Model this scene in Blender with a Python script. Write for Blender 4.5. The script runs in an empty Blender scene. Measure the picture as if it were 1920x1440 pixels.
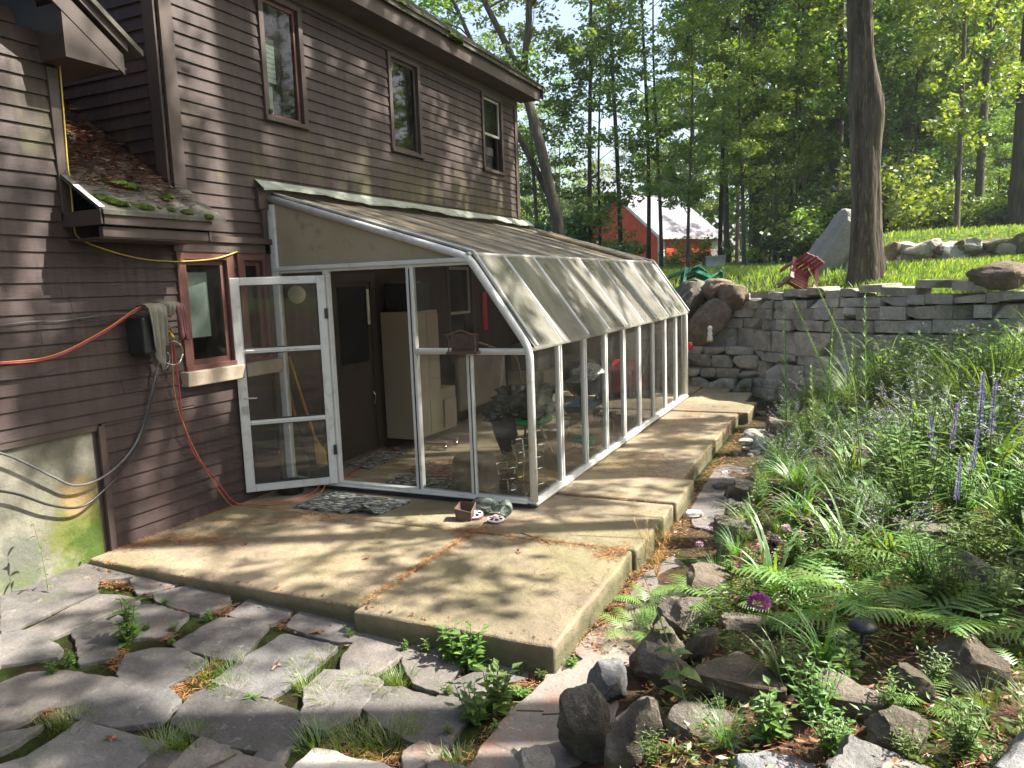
import bpy, math, random
import numpy as np
from mathutils import Vector, Matrix, noise
from math import sin, cos, pi, radians, sqrt, atan2
scene = bpy.context.scene
COL = scene.collection

# ---------------------------------------------------------------- camera
YAW, PITCH, ROLL, FPX = -0.4303, -0.1303, -0.0356, 1424.7
CAM = Vector((5.007, -5.6043, 1.8447))
_f = Vector((sin(YAW) * cos(PITCH), cos(YAW) * cos(PITCH), sin(PITCH)))
_r = Vector((cos(YAW), -sin(YAW), 0)); _u = _r.cross(_f)
_r2 = _r * cos(ROLL) + _u * sin(ROLL); _u2 = -_r * sin(ROLL) + _u * cos(ROLL)
cam_data = bpy.data.cameras.new('camera')
cam = bpy.data.objects.new('camera', cam_data); COL.objects.link(cam)
cam.matrix_world = Matrix(((_r2.x, _u2.x, -_f.x, CAM.x), (_r2.y, _u2.y, -_f.y, CAM.y), (_r2.z, _u2.z, -_f.z, CAM.z), (0, 0, 0, 1)))
cam_data.sensor_width = 36; cam_data.lens = FPX / 1920 * 36
cam_data.clip_start = 0.05; cam_data.clip_end = 1500
scene.camera = cam
# ---------------------------------------------------------------- light
SUN = Vector((1.0, 0.5, 1.2)).normalized()
EL = math.asin(SUN.z); AZ = atan2(SUN.x, SUN.y)
world = bpy.data.worlds.new("World"); scene.world = world; world.use_nodes = True
wn = world.node_tree.nodes; wn.clear()
sky = wn.new('ShaderNodeTexSky'); sky.sky_type = 'NISHITA'; sky.sun_disc = False
sky.sun_elevation = EL; sky.sun_rotation = AZ; sky.air_density = 1.0; sky.dust_density = 4.0; sky.ozone_density = 0.3
bg = wn.new('ShaderNodeBackground'); bg.inputs['Strength'].default_value = 0.11
wo = wn.new('ShaderNodeOutputWorld')
world.node_tree.links.new(sky.outputs[0], bg.inputs[0]); world.node_tree.links.new(bg.outputs[0], wo.inputs[0])
sl = bpy.data.lights.new('sun', 'SUN'); sl.energy = 5.0; sl.angle = radians(0.5); sl.color = (1, .95, .86)
so = bpy.data.objects.new('sun', sl); COL.objects.link(so)
so.rotation_euler = (-SUN).to_track_quat('-Z', 'Y').to_euler(); so.location = (20, 10, 25)
scene.view_settings.view_transform = 'Standard'; scene.view_settings.look = 'None'
scene.view_settings.exposure = 1.8; scene.view_settings.gamma = 1; scene.view_settings.use_curve_mapping = False
scene.cycles.max_bounces = 10; scene.cycles.transparent_max_bounces = 24
scene.cycles.diffuse_bounces = 4; scene.cycles.glossy_bounces = 3; scene.cycles.transmission_bounces = 6
scene.cycles.sample_clamp_indirect = 6
try:
    scene.cycles.use_denoising = True
except Exception: pass

# ---------------------------------------------------------------- mesh builder
class MB:
    def __init__(s): s.v = []; s.f = []; s.m = []
    def add(s, vs, fs, mi=0):
        n = len(s.v); s.v.extend(vs); s.f.extend([[n + i for i in f] for f in fs]); s.m.extend([mi] * len(fs)); return s
    def arr(s, V, k=4, mi=0):          # V: (n*k,3) array, every k verts a face
        n0 = len(s.v); s.v.extend(map(tuple, V.tolist())); n = len(V) // k
        s.f.extend((np.arange(n * k).reshape(n, k) + n0).tolist()); s.m.extend([mi] * n); return s
    def box(s, x0, x1, y0, y1, z0, z1, mi=0, M=None):
        v = [(x, y, z) for z in (z0, z1) for y in (y0, y1) for x in (x0, x1)]
        if M is not None: v = [tuple(M @ Vector(p)) for p in v]
        return s.add(v, [(0, 2, 3, 1), (4, 5, 7, 6), (0, 1, 5, 4), (2, 6, 7, 3), (0, 4, 6, 2), (1, 3, 7, 5)], mi)
    def quad(s, a, b, c, d, mi=0): return s.add([tuple(a), tuple(b), tuple(c), tuple(d)], [(0, 1, 2, 3)], mi)
    def tube(s, pts, r, n=8, cap=True, mi=0, flat=1.0):
        pts = [Vector(p) for p in pts]; rs = r if isinstance(r, (list, tuple)) else [r] * len(pts)
        base = len(s.v); up = Vector((0, 0, 1)); prev = None
        for i, p in enumerate(pts):
            d = (pts[min(i + 1, len(pts) - 1)] - pts[max(i - 1, 0)])
            if d.length < 1e-9: d = Vector((0, 0, 1))
            d.normalize()
            if prev is None:
                a = d.cross(up)
                if a.length < .1: a = d.cross(Vector((1, 0, 0)))
            else: a = prev - d * prev.dot(d)
            if a.length < 1e-6: a = d.orthogonal()
            a.normalize(); prev = a; b = d.cross(a)
            for k in range(n):
                t = 2 * pi * k / n; s.v.append(tuple(p + (a * cos(t) + b * sin(t) * flat) * rs[i]))
        for i in range(len(pts) - 1):
            for k in range(n):
                q = base + i * n; s.f.append([q + k, q + (k + 1) % n, q + n + (k + 1) % n, q + n + k]); s.m.append(mi)
        if cap:
            s.f.append([base + k for k in range(n)][::-1]); s.m.append(mi)
            q = base + (len(pts) - 1) * n; s.f.append([q + k for k in range(n)]); s.m.append(mi)
        return s
    def lathe(s, prof, c=(0, 0, 0), n=20, mi=0, M=None):
        base = len(s.v)
        for r, z in prof:
            for k in range(n):
                p = Vector((r * cos(2 * pi * k / n), r * sin(2 * pi * k / n), z))
                if M is not None: p = M @ p
                s.v.append(tuple(p + Vector(c)))
        for i in range(len(prof) - 1):
            for k in range(n):
                q = base + i * n; s.f.append([q + k, q + (k + 1) % n, q + n + (k + 1) % n, q + n + k]); s.m.append(mi)
        return s
    def prism(s, poly, z0, z1, mi=0):
        n = len(poly); ar = sum(poly[i][0] * poly[(i + 1) % n][1] - poly[(i + 1) % n][0] * poly[i][1] for i in range(n))
        if ar < 0: poly = poly[::-1]
        v = [(x, y, z0) for x, y in poly] + [(x, y, z1) for x, y in poly]
        return s.add(v, [list(range(n))[::-1], list(range(n, 2 * n))] + [(i, (i + 1) % n, n + (i + 1) % n, n + i) for i in range(n)], mi)
    def build(s, name, mats, parent=None, smooth=False, loc=None):
        me = bpy.data.meshes.new(name); me.from_pydata(s.v, [], s.f)
        for m in (mats if isinstance(mats, (list, tuple)) else [mats]): me.materials.append(m)
        if len(me.materials) > 1: me.polygons.foreach_set('material_index', s.m)
        if smooth: me.polygons.foreach_set('use_smooth', [True] * len(me.polygons))
        me.update()
        o = bpy.data.objects.new(name, me); COL.objects.link(o)
        if parent is not None:
            o.parent = parent
            if loc is None: o.matrix_parent_inverse = Matrix.Translation(-Vector(parent.get('_b', (0, 0, 0))))
        if loc is not None: o.location = loc
        return o
def bevel(o, w=.004, seg=2):
    b = o.modifiers.new('bevel', 'BEVEL'); b.width = w; b.segments = seg; b.limit_method = 'ANGLE'; b.angle_limit = radians(40); return o
def tag(o, label=None, cat=None, group=None, kind=None):
    if label: o['label'] = label
    if cat: o['category'] = cat
    if group: o['group'] = group
    if kind: o['kind'] = kind
    return o
def empty(name, loc=(0, 0, 0), label=None, cat=None, group=None, kind=None):
    o = bpy.data.objects.new(name, None); COL.objects.link(o); o.location = loc; o['_b'] = tuple(loc); o.empty_display_size = .1
    return tag(o, label, cat, group, kind)
def origin(o, base):      # move a top-level mesh's origin to its base
    o.data.transform(Matrix.Translation(-Vector(base))); o.location = base; return o
KIDS = {}
def kids(o):
    if o.name not in KIDS: KIDS[o.name] = [c for c in COL.objects if c.parent == o]
    return KIDS[o.name]
def dup(o, loc=None, rz=None, sc=None, label=None, group=None, parent=None, first=None):
    c = o.copy(); COL.objects.link(c)
    if parent is not None: c.parent = parent
    if loc is not None: c.location = loc
    if rz is not None: c.rotation_euler[2] = rz
    if sc is not None: c.scale = sc if isinstance(sc, (tuple, list)) else (sc, sc, sc)
    if label: c['label'] = label
    if group: c['group'] = group
    for k in kids(o): dup(k, parent=c)
    return c

# ---------------------------------------------------------------- materials
def nodes(name):
    m = bpy.data.materials.new(name); m.use_nodes = True; nt = m.node_tree; nt.nodes.clear()
    out = nt.nodes.new('ShaderNodeOutputMaterial'); return m, nt, out
def N(nt, t, **k):
    n = nt.nodes.new(t)
    for a, b in k.items():
        if a in n.inputs: n.inputs[a].default_value = b
        else: setattr(n, a, b)
    return n
def coord(nt, sc=(1, 1, 1), world=True):
    tc = N(nt, 'ShaderNodeNewGeometry') if world else N(nt, 'ShaderNodeTexCoord')
    mp = N(nt, 'ShaderNodeMapping'); mp.inputs['Scale'].default_value = sc
    nt.links.new(tc.outputs['Position' if world else 'Object'], mp.inputs[0]); return mp.outputs[0]
def noi(nt, co, scale, detail=5, rough=.6, dist=0):
    n = N(nt, 'ShaderNodeTexNoise'); n.inputs['Scale'].default_value = scale; n.inputs['Detail'].default_value = detail
    n.inputs['Roughness'].default_value = rough; n.inputs['Distortion'].default_value = dist; nt.links.new(co, n.inputs['Vector']); return n.outputs['Fac']
def ramp(nt, fac, stops):
    r = N(nt, 'ShaderNodeValToRGB'); e = r.color_ramp.elements
    while len(e) < len(stops): e.new(.5)
    for i, (p, c) in enumerate(stops):
        e[i].position = p; e[i].color = (c, c, c, 1) if not isinstance(c, (tuple, list)) else (*c, 1)
    nt.links.new(fac, r.inputs[0]); return r.outputs[0]
def mix(nt, f, a, b, mode='MIX'):
    m = N(nt, 'ShaderNodeMix', data_type='RGBA', blend_type=mode)
    for s, v in ((0, f), (6, a), (7, b)):
        if hasattr(v, 'is_output') or hasattr(v, 'links'): nt.links.new(v, m.inputs[s])
        elif s == 0: m.inputs[0].default_value = v
        else: m.inputs[s].default_value = (*v, 1)
    return m.outputs[2]
def mth(nt, op, a, b=0.0, c=None):
    m = N(nt, 'ShaderNodeMath', operation=op)
    for i, v in enumerate((a, b) if c is None else (a, b, c)):
        if hasattr(v, 'links'): nt.links.new(v, m.inputs[i])
        else: m.inputs[i].default_value = v
    return m.outputs[0]
def finish(nt, out, col, rough=.8, bump=None, bd=.01, spec=.5, metal=0, tr=0, alpha=None):
    b = N(nt, 'ShaderNodeBsdfPrincipled'); b.inputs['Roughness'].default_value = rough if not hasattr(rough, 'links') else .5
    if hasattr(rough, 'links'): nt.links.new(rough, b.inputs['Roughness'])
    b.inputs['Metallic'].default_value = metal; b.inputs['Specular IOR Level'].default_value = spec
    if hasattr(col, 'links'): nt.links.new(col, b.inputs['Base Color'])
    else: b.inputs['Base Color'].default_value = (*col, 1)
    if bump is not None:
        bu = N(nt, 'ShaderNodeBump'); bu.inputs['Distance'].default_value = bd; bu.inputs['Strength'].default_value = 1
        nt.links.new(bump, bu.inputs['Height']); nt.links.new(bu.outputs[0], b.inputs['Normal'])
    nt.links.new(b.outputs[0], out.inputs[0]); return b
def pm(name, c1, c2=None, scale=6, rough=.7, bd=.002, bscale=60, spec=.4, metal=0, world=False, st=(1, 1, 1), lo=.35, hi=.65, c3=None):
    m, nt, out = nodes(name); co = coord(nt, st, world)
    c2 = c2 or tuple(x * .75 for x in c1)
    n = noi(nt, co, scale); col = ramp(nt, n, [(lo, c1), (hi, c2)])
    if c3: col = mix(nt, ramp(nt, noi(nt, co, scale * 3.1, 6), [(.55, 0), (.68, 1)]), col, c3)
    finish(nt, out, col, rough, noi(nt, co, bscale, 4), bd, spec, metal); return m
def leafmat(name, stops, tr=.45, rough=.5, sc=1.0):
    m, nt, out = nodes(name); g = N(nt, 'ShaderNodeNewGeometry'); oi = N(nt, 'ShaderNodeObjectInfo')
    col = ramp(nt, g.outputs['Random Per Island'], stops)
    hv = N(nt, 'ShaderNodeHueSaturation'); nt.links.new(col, hv.inputs['Color'])
    nt.links.new(mth(nt, 'MULTIPLY_ADD', oi.outputs['Random'], .05, .475), hv.inputs['Hue'])
    nt.links.new(mth(nt, 'MULTIPLY_ADD', oi.outputs['Random'], .5, .75), hv.inputs['Value'])
    d = N(nt, 'ShaderNodeBsdfDiffuse'); t = N(nt, 'ShaderNodeBsdfTranslucent'); gl = N(nt, 'ShaderNodeBsdfGlossy'); gl.inputs['Roughness'].default_value = rough
    nt.links.new(hv.outputs[0], d.inputs[0])
    nt.links.new(mix(nt, 1.0, hv.outputs[0], (1.75, 1.55, .45), 'MULTIPLY'), t.inputs[0])
    a = N(nt, 'ShaderNodeMixShader'); a.inputs[0].default_value = tr; nt.links.new(d.outputs[0], a.inputs[1]); nt.links.new(t.outputs[0], a.inputs[2])
    b = N(nt, 'ShaderNodeMixShader'); b.inputs[0].default_value = .06; nt.links.new(a.outputs[0], b.inputs[1]); nt.links.new(gl.outputs[0], b.inputs[2])
    nt.links.new(b.outputs[0], out.inputs[0]); return m
def glassmat(name, tint=(.93, .95, .94), dirt=.12, dcol=(.45, .43, .38), base=.06, dscale=5, st=(1, 1, 1), rough=.03, lo=.15, fm=1.25):
    m, nt, out = nodes(name); co = coord(nt, st)
    t = N(nt, 'ShaderNodeBsdfTransparent'); t.inputs[0].default_value = (*tint, 1)
    g = N(nt, 'ShaderNodeBsdfGlossy'); g.inputs['Roughness'].default_value = rough
    d = N(nt, 'ShaderNodeBsdfDiffuse'); d.inputs[0].default_value = (*dcol, 1)
    fr = N(nt, 'ShaderNodeFresnel'); fr.inputs[0].default_value = 1.52
    x = N(nt, 'ShaderNodeMixShader'); nt.links.new(mth(nt, 'ADD', mth(nt, 'MULTIPLY', fr.outputs[0], fm), base - .04), x.inputs[0])
    nt.links.new(t.outputs[0], x.inputs[1]); nt.links.new(g.outputs[0], x.inputs[2])
    tl = N(nt, 'ShaderNodeBsdfTranslucent'); tl.inputs[0].default_value = (*dcol, 1); dm = N(nt, 'ShaderNodeMixShader'); dm.inputs[0].default_value = .45
    nt.links.new(d.outputs[0], dm.inputs[1]); nt.links.new(tl.outputs[0], dm.inputs[2]); d = dm
    y = N(nt, 'ShaderNodeMixShader'); nt.links.new(mth(nt, 'MULTIPLY', ramp(nt, noi(nt, co, dscale, 8, .7, .4), [(.38, lo), (.75, 1)]), dirt), y.inputs[0])
    nt.links.new(x.outputs[0], y.inputs[1]); nt.links.new(d.outputs[0], y.inputs[2]); nt.links.new(y.outputs[0], out.inputs[0]); return m

def m_siding():
    m, nt, out = nodes('siding_paint'); co = coord(nt); sep = N(nt, 'ShaderNodeSeparateXYZ'); nt.links.new(co, sep.inputs[0])
    col = ramp(nt, noi(nt, co, 1.7, 4), [(.35, (.038, .024, .0215)), (.65, (.063, .04, .036))])
    st = noi(nt, coord(nt, (9, 9, .7)), 2.2, 6, .7)
    col = mix(nt, ramp(nt, st, [(.42, 0), (.72, .8)]), col, (.034, .026, .023))
    gr = mth(nt, 'MULTIPLY', ramp(nt, sep.outputs[2], [(.0, 0), (.5, 0), (1, 1)]), 1)
    # damp green film on the boards just above the glasshouse flashing
    zz = N(nt, 'ShaderNodeMapRange'); nt.links.new(sep.outputs[2], zz.inputs[0])
    for i, v in zip((1, 2, 3, 4), (3.5, 2.85, 0, 1)): zz.inputs[i].default_value = v
    lo = N(nt, 'ShaderNodeMapRange'); nt.links.new(sep.outputs[2], lo.inputs[0])
    for i, v in zip((1, 2, 3, 4), (2.8, 2.86, 0, 1)): lo.inputs[i].default_value = v
    f = mth(nt, 'MULTIPLY', mth(nt, 'MULTIPLY', zz.outputs[0], lo.outputs[0]), ramp(nt, noi(nt, coord(nt, (2, 2, .6)), 1.4, 5), [(.45, 0), (.62, .75)]))
    col = mix(nt, f, col, (.10, .10, .035))
    col = mix(nt, ramp(nt, noi(nt, co, 38, 3), [(.72, 0), (.8, .25)]), col, (.2, .16, .15))
    finish(nt, out, col, ramp(nt, st, [(.3, .42), (.7, .7)]), noi(nt, coord(nt, (60, 4, 60)), 3, 4), .0015, .35); return m
M = {}
M['siding'] = m_siding()
M['trim'] = pm('brown_trim', (.055, .039, .033), (.075, .055, .048), 3, .55, .001, 90)
M['redtrim'] = pm('window_trim', (.14, .06, .047), (.1, .05, .042), 3, .5, .001, 80)
M['shingle'] = pm('roof_shingle', (.07, .065, .055), (.11, .1, .085), 9, .95, .006, 70, c3=(.05, .075, .02), world=True)
M['moss'] = pm('moss', (.035, .065, .012), (.075, .1, .022), 9, 1, .02, 50, .1)
M['alu'] = pm('white_aluminium', (.62, .62, .6), (.55, .55, .52), 3, .38, .0004, 50, .5, c3=(.47, .45, .4))
M['alud'] = pm('grey_aluminium', (.42, .41, .38), (.33, .32, .29), 6, .45, .0006, 50, .5)
M['gasket'] = pm('black_gasket', (.02, .02, .02), (.035, .033, .03), 8, .6)
M['galv'] = pm('flashing_metal', (.4, .43, .38), (.3, .33, .27), 4, .5, .003, 12, c3=(.22, .24, .15), world=True)
M['glass'] = glassmat('window_glass', (.7, .78, .74), .06, base=.045, fm=.7)
M['gglass'] = glassmat('glasshouse_glass', (.95, .965, .95), .11, (.5, .5, .45), .045, 3, (1, 1, .5))
M['sslope'] = glassmat('dirty_slope_glass', (.62, .64, .62), .66, (.56, .53, .46), .22, 2.4, (1.0, 1.0, .5), .1, .45)
M['gable'] = pm('tan_translucent_panel', (.34, .28, .2), (.28, .25, .15), 1.5, .45, .001, 20, world=True, c3=(.2, .17, .13))
def m_roofpanel():
    m, nt, out = nodes('dirty_roof_panel'); col = ramp(nt, noi(nt, coord(nt, (.7, 9, 1)), 1.6, 6, .7), [(.3, (.3, .24, .17)), (.5, (.46, .38, .27)), (.72, (.18, .15, .1))])
    col = mix(nt, ramp(nt, noi(nt, coord(nt), 7, 6), [(.55, 0), (.68, .7)]), col, (.2, .2, .12))
    pb = finish(nt, out, col, .5, noi(nt, coord(nt), 40), .001); t = N(nt, 'ShaderNodeBsdfTranslucent'); nt.links.new(col, t.inputs[0])
    tp_ = N(nt, 'ShaderNodeBsdfTransparent'); q = N(nt, 'ShaderNodeMixShader'); q.inputs[0].default_value = .35; nt.links.new(t.outputs[0], q.inputs[1]); nt.links.new(tp_.outputs[0], q.inputs[2])
    x = N(nt, 'ShaderNodeMixShader'); x.inputs[0].default_value = .55; nt.links.new(pb.outputs[0], x.inputs[1]); nt.links.new(q.outputs[0], x.inputs[2]); nt.links.new(x.outputs[0], out.inputs[0]); return m
M['roofp'] = m_roofpanel()
def m_conc(name, base, moss=(.16, .15, .06), needles=True, mf=.6):
    m, nt, out = nodes(name); co = coord(nt)
    col = ramp(nt, noi(nt, co, 1.3, 6, .65), [(.32, tuple(x * .72 for x in base)), (.55, base), (.7, tuple(x * 1.12 for x in base))])
    col = mix(nt, ramp(nt, noi(nt, coord(nt, (1, 1, 1)), .85, 4, .6, .6), [(.45, 0), (.64, mf)]), col, moss)
    col = mix(nt, ramp(nt, noi(nt, co, 90, 3, .8), [(.56, 0), (.7, .55)]), col, tuple(x * .45 for x in base))
    col = mix(nt, ramp(nt, noi(nt, co, 160, 2, .8), [(.66, 0), (.74, .6)]), col, (.42, .39, .32))
    if needles: col = mix(nt, ramp(nt, noi(nt, co, 2.4, 10, .8, .6), [(.55, 0), (.68, .45)]), col, (.17, .08, .045))
    if needles: col = mix(nt, ramp(nt, noi(nt, coord(nt, (1, 1, 1)), .6, 5, .6, 1.2), [(.5, 0), (.62, .45)]), col, (.1, .085, .06))
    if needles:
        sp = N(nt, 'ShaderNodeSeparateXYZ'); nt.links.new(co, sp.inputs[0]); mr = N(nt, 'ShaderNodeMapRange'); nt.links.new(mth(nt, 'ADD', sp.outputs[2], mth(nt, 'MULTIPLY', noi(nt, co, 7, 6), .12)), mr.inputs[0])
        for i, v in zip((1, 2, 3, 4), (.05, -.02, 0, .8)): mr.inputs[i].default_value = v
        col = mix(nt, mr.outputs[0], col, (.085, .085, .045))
    h = mth(nt, 'ADD', noi(nt, co, 140, 3), mth(nt, 'MULTIPLY', noi(nt, co, 9, 6), 4))
    finish(nt, out, col, .92, h, .006, .2); return m
M['slab'] = m_conc('patio_concrete', (.3, .242, .165))
def m_stucco():
    m, nt, out = nodes('foundation_stucco'); co = coord(nt)
    col = ramp(nt, noi(nt, co, 2.4, 7, .65), [(.3, (.09, .085, .065)), (.5, (.19, .18, .14)), (.7, (.29, .27, .22))])
    def blob(c, r, f1=.35):
        v = N(nt, 'ShaderNodeVectorMath', operation='DISTANCE'); v.inputs[1].default_value = c; nt.links.new(co, v.inputs[0])
        d = mth(nt, 'ADD', v.outputs['Value'], mth(nt, 'MULTIPLY', mth(nt, 'SUBTRACT', noi(nt, co, 5, 7, .7), .5), f1 * 2))
        return ramp(nt, mth(nt, 'DIVIDE', d, r), [(.55, 1), (1.05, 0)])
    col = mix(nt, blob((0, -2.1, .22), .36), col, (.12, .13, .035))
    col = mix(nt, blob((0, -2.02, .1), .27), col, (.05, .08, .015))
    col = mix(nt, blob((0, -2.12, .46), .17, .1), col, (.26, .19, .09))
    col = mix(nt, blob((0, -2.6, .1), .25), col, (.12, .125, .1))
    zr = N(nt, 'ShaderNodeMapRange'); s = N(nt, 'ShaderNodeSeparateXYZ'); nt.links.new(co, s.inputs[0]); nt.links.new(s.outputs[2], zr.inputs[0])
    for i, v in zip((1, 2, 3, 4), (.12, -.1, 0, 1)): zr.inputs[i].default_value = v
    col = mix(nt, mth(nt, 'MULTIPLY', zr.outputs[0], ramp(nt, noi(nt, co, 6, 5), [(.35, 0), (.6, .9)])), col, (.1, .14, .03))
    col = mix(nt, ramp(nt, noi(nt, co, 30, 4), [(.66, 0), (.72, .6)]), col, (.12, .1, .07))
    finish(nt, out, col, .9, noi(nt, co, 25, 6), .008, .2); return m
M['stucco'] = m_stucco()
def m_stone(name, a, b, c, sc=3.0, bd=.02, moss=0.0):
    m, nt, out = nodes(name); co = coord(nt); g = N(nt, 'ShaderNodeNewGeometry')
    col = ramp(nt, noi(nt, co, sc, 8, .7), [(.32, a), (.5, b), (.68, c)])
    col = mix(nt, ramp(nt, noi(nt, co, 70, 4, .75), [(.52, 0), (.66, .5)]), col, tuple(x * .45 for x in b))
    col = mix(nt, ramp(nt, noi(nt, co, 110, 3, .75), [(.62, 0), (.7, .5)]), col, tuple(min(.75, x * 1.7) for x in c))
    hv = N(nt, 'ShaderNodeHueSaturation'); nt.links.new(col, hv.inputs['Color'])
    oi = N(nt, 'ShaderNodeObjectInfo')
    nt.links.new(mth(nt, 'ADD', mth(nt, 'MULTIPLY_ADD', g.outputs['Random Per Island'], .3, .62), mth(nt, 'MULTIPLY', oi.outputs['Random'], .5)), hv.inputs['Value'])
    col = mix(nt, mth(nt, 'MULTIPLY', mth(nt, 'FRACT', mth(nt, 'MULTIPLY', oi.outputs['Random'], 7.3)), .75), hv.outputs[0], mix(nt, 1.0, hv.outputs[0], (1.1, .99, .88), 'MULTIPLY'))
    col = mix(nt, ramp(nt, noi(nt, co, 16, 5, .7), [(.6, 0), (.66, .45)]), col, tuple(min(.6, x * 1.5) for x in c))
    if moss: col = mix(nt, ramp(nt, noi(nt, co, 2.3, 7, .7), [(.55, 0), (.66, moss)]), col, (.09, .11, .04))
    h = mth(nt, 'ADD', noi(nt, co, 45, 6, .7), mth(nt, 'MULTIPLY', noi(nt, co, 7, 8, .7), 3))
    finish(nt, out, col, .9, h, bd, .25); return m
M['wall'] = m_stone('granite_wall_stone', (.22, .21, .185), (.36, .345, .305), (.48, .455, .4), 4, .02, .2)
M['rock'] = m_stone('field_stone', (.075, .066, .052), (.15, .134, .112), (.25, .225, .19), 5, .02, .55)
M['bluerock'] = m_stone('blue_grey_stone', (.10, .105, .11), (.17, .175, .18), (.27, .27, .265), 5, .012, .0)
M['brownrock'] = m_stone('brown_stone', (.09, .07, .05), (.16, .13, .1), (.24, .2, .155), 5, .02, .5)
M['boulder'] = m_stone('pale_boulder', (.28, .27, .25), (.37, .36, .335), (.43, .42, .39), 1.3, .02, .1)
M['flag'] = m_stone('bluestone_flag', (.075, .072, .072), (.12, .115, .112), (.18, .165, .152), 3.2, .006, .35)
M['flagp'] = m_stone('pink_flag', (.24, .13, .1), (.2, .18, .16), (.26, .22, .2), 3.2, .0035, 0)
M['flagw'] = m_stone('pale_flag', (.4, .37, .33), (.48, .45, .41), (.52, .5, .46), 3.2, .0035, 0)
def m_soil():
    m, nt, out = nodes('garden_soil'); co = coord(nt)
    col = ramp(nt, noi(nt, co, 5, 9, .75), [(.3, (.04, .026, .018)), (.5, (.11, .065, .042)), (.68, (.2, .12, .075))])
    col = mix(nt, ramp(nt, noi(nt, co, 1.6, 6, .7), [(.5, 0), (.6, .8)]), col, (.055, .07, .02))
    sp = N(nt, 'ShaderNodeSeparateXYZ'); nt.links.new(co, sp.inputs[0])
    mr = N(nt, 'ShaderNodeMapRange'); nt.links.new(sp.outputs[2], mr.inputs[0])
    for i, v in zip((1, 2, 3, 4), (1.3, 1.5, 0, 1)): mr.inputs[i].default_value = v
    col = mix(nt, mr.outputs[0], col, ramp(nt, noi(nt, co, 2.5, 8, .7), [(.35, (.07, .12, .02)), (.65, (.14, .2, .04))]))
    mx = N(nt, 'ShaderNodeMapRange'); nt.links.new(sp.outputs[0], mx.inputs[0])
    for i, v in zip((1, 2, 3, 4), (3.9, 3.5, 0, 1)): mx.inputs[i].default_value = v
    col = mix(nt, mx.outputs[0], col, ramp(nt, noi(nt, co, 3.5, 8, .7), [(.4, (.05, .035, .02)), (.52, (.035, .05, .012)), (.65, (.06, .085, .018))]))
    h = mth(nt, 'ADD', noi(nt, co, 60, 5, .8), mth(nt, 'MULTIPLY', noi(nt, co, 12, 5), 2))
    finish(nt, out, col, .97, h, .03, .1); return m
M['soil'] = m_soil()
M['bark'] = pm('bark', (.15, .13, .105), (.07, .06, .05), 5, .95, .03, 9, .15, st=(3, 3, .5), c3=(.15, .15, .11))
M['oakbark'] = pm('oak_bark', (.12, .1, .08), (.045, .037, .03), 2.6, .95, .05, 5, .12, st=(4, 4, .55), c3=(.17, .17, .1))
M['barkd'] = pm('dark_bark', (.09, .08, .068), (.045, .04, .034), 5, .95, .02, 9, .15, st=(3, 3, .5))
M['barkl'] = pm('pale_bark', (.2, .18, .145), (.11, .1, .08), 4, .95, .03, 9, .15, st=(3, 3, .5), c3=(.14, .16, .07))
M['leafA'] = leafmat('leaf_green', [(0, (.07, .14, .035)), (.5, (.12, .21, .045)), (1, (.19, .28, .07))])
M['leafB'] = leafmat('leaf_light', [(0, (.1, .19, .04)), (.5, (.17, .27, .06)), (1, (.26, .34, .11))])
M['leafD'] = leafmat('leaf_dark', [(0, (.03, .07, .02)), (.5, (.05, .11, .027)), (1, (.08, .14, .035))], .35)
M['needle'] = leafmat('needle_green', [(0, (.02, .055, .025)), (1, (.05, .095, .035))], .3)
M['grass'] = leafmat('grass_blade', [(0, (.09, .17, .03)), (.7, (.16, .25, .05)), (1, (.28, .3, .1))], .5)
M['blade'] = leafmat('garden_blade', [(0, (.07, .16, .03)), (.6, (.11, .22, .045)), (1, (.2, .3, .08))], .45)
M['fern'] = leafmat('fern_green', [(0, (.12, .21, .035)), (1, (.19, .3, .06))], .5)
M['weed'] = leafmat('weed_green', [(0, (.065, .13, .022)), (1, (.15, .24, .045))], .4)
M['grey_leaf'] = leafmat('silver_green_leaf', [(0, (.1, .15, .07)), (1, (.2, .24, .13))], .4)
M['lav'] = leafmat('lavender_bloom', [(0, (.3, .28, .5)), (1, (.5, .48, .68))], .3)
M['violet'] = leafmat('violet_bloom', [(0, (.12, .08, .38)), (1, (.28, .2, .6))], .3)
M['magenta'] = leafmat('magenta_bloom', [(0, (.4, .06, .38)), (1, (.6, .15, .55))], .3)
M['pinkb'] = leafmat('pink_bloom', [(0, (.5, .3, .55)), (1, (.7, .5, .72))], .3)
M['purpleleaf'] = leafmat('purple_leaf', [(0, (.05, .02, .03)), (1, (.12, .05, .06))], .3)
M['litter'] = leafmat('dry_needles', [(0, (.11, .035, .018)), (.5, (.2, .065, .03)), (1, (.33, .13, .06))], .0)
M['dryleaf'] = leafmat('dry_leaf', [(0, (.12, .055, .03)), (.6, (.22, .11, .06)), (1, (.36, .2, .12))], .1)
M['stem'] = pm('green_stem', (.12, .17, .05), (.08, .12, .04), 8, .6)
M['twig'] = pm('twig', (.1, .065, .045), (.06, .04, .03), 8, .9)
M['white'] = pm('white_plastic', (.7, .7, .66), (.6, .6, .56), 5, .35)
M['black'] = pm('black_plastic', (.018, .018, .018), (.03, .03, .03), 5, .35)
M['bag'] = pm('black_bag', (.03, .03, .032), (.015, .015, .016), 5, .14, .012, 18, 1.0)
M['chrome'] = pm('chrome', (.6, .58, .54), (.45, .43, .4), 9, .25, .0002, 9, .5, 1)
M['beige'] = pm('beige_cabinet_paint', (.33, .28, .21), (.29, .245, .185), 2, .5, .0005, 60)
M['dbrown'] = pm('dark_brown_door', (.045, .035, .03), (.06, .045, .038), 3, .45)
M['void'] = pm('dark_interior', (.012, .012, .012), (.02, .02, .02), 3, .9)
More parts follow.
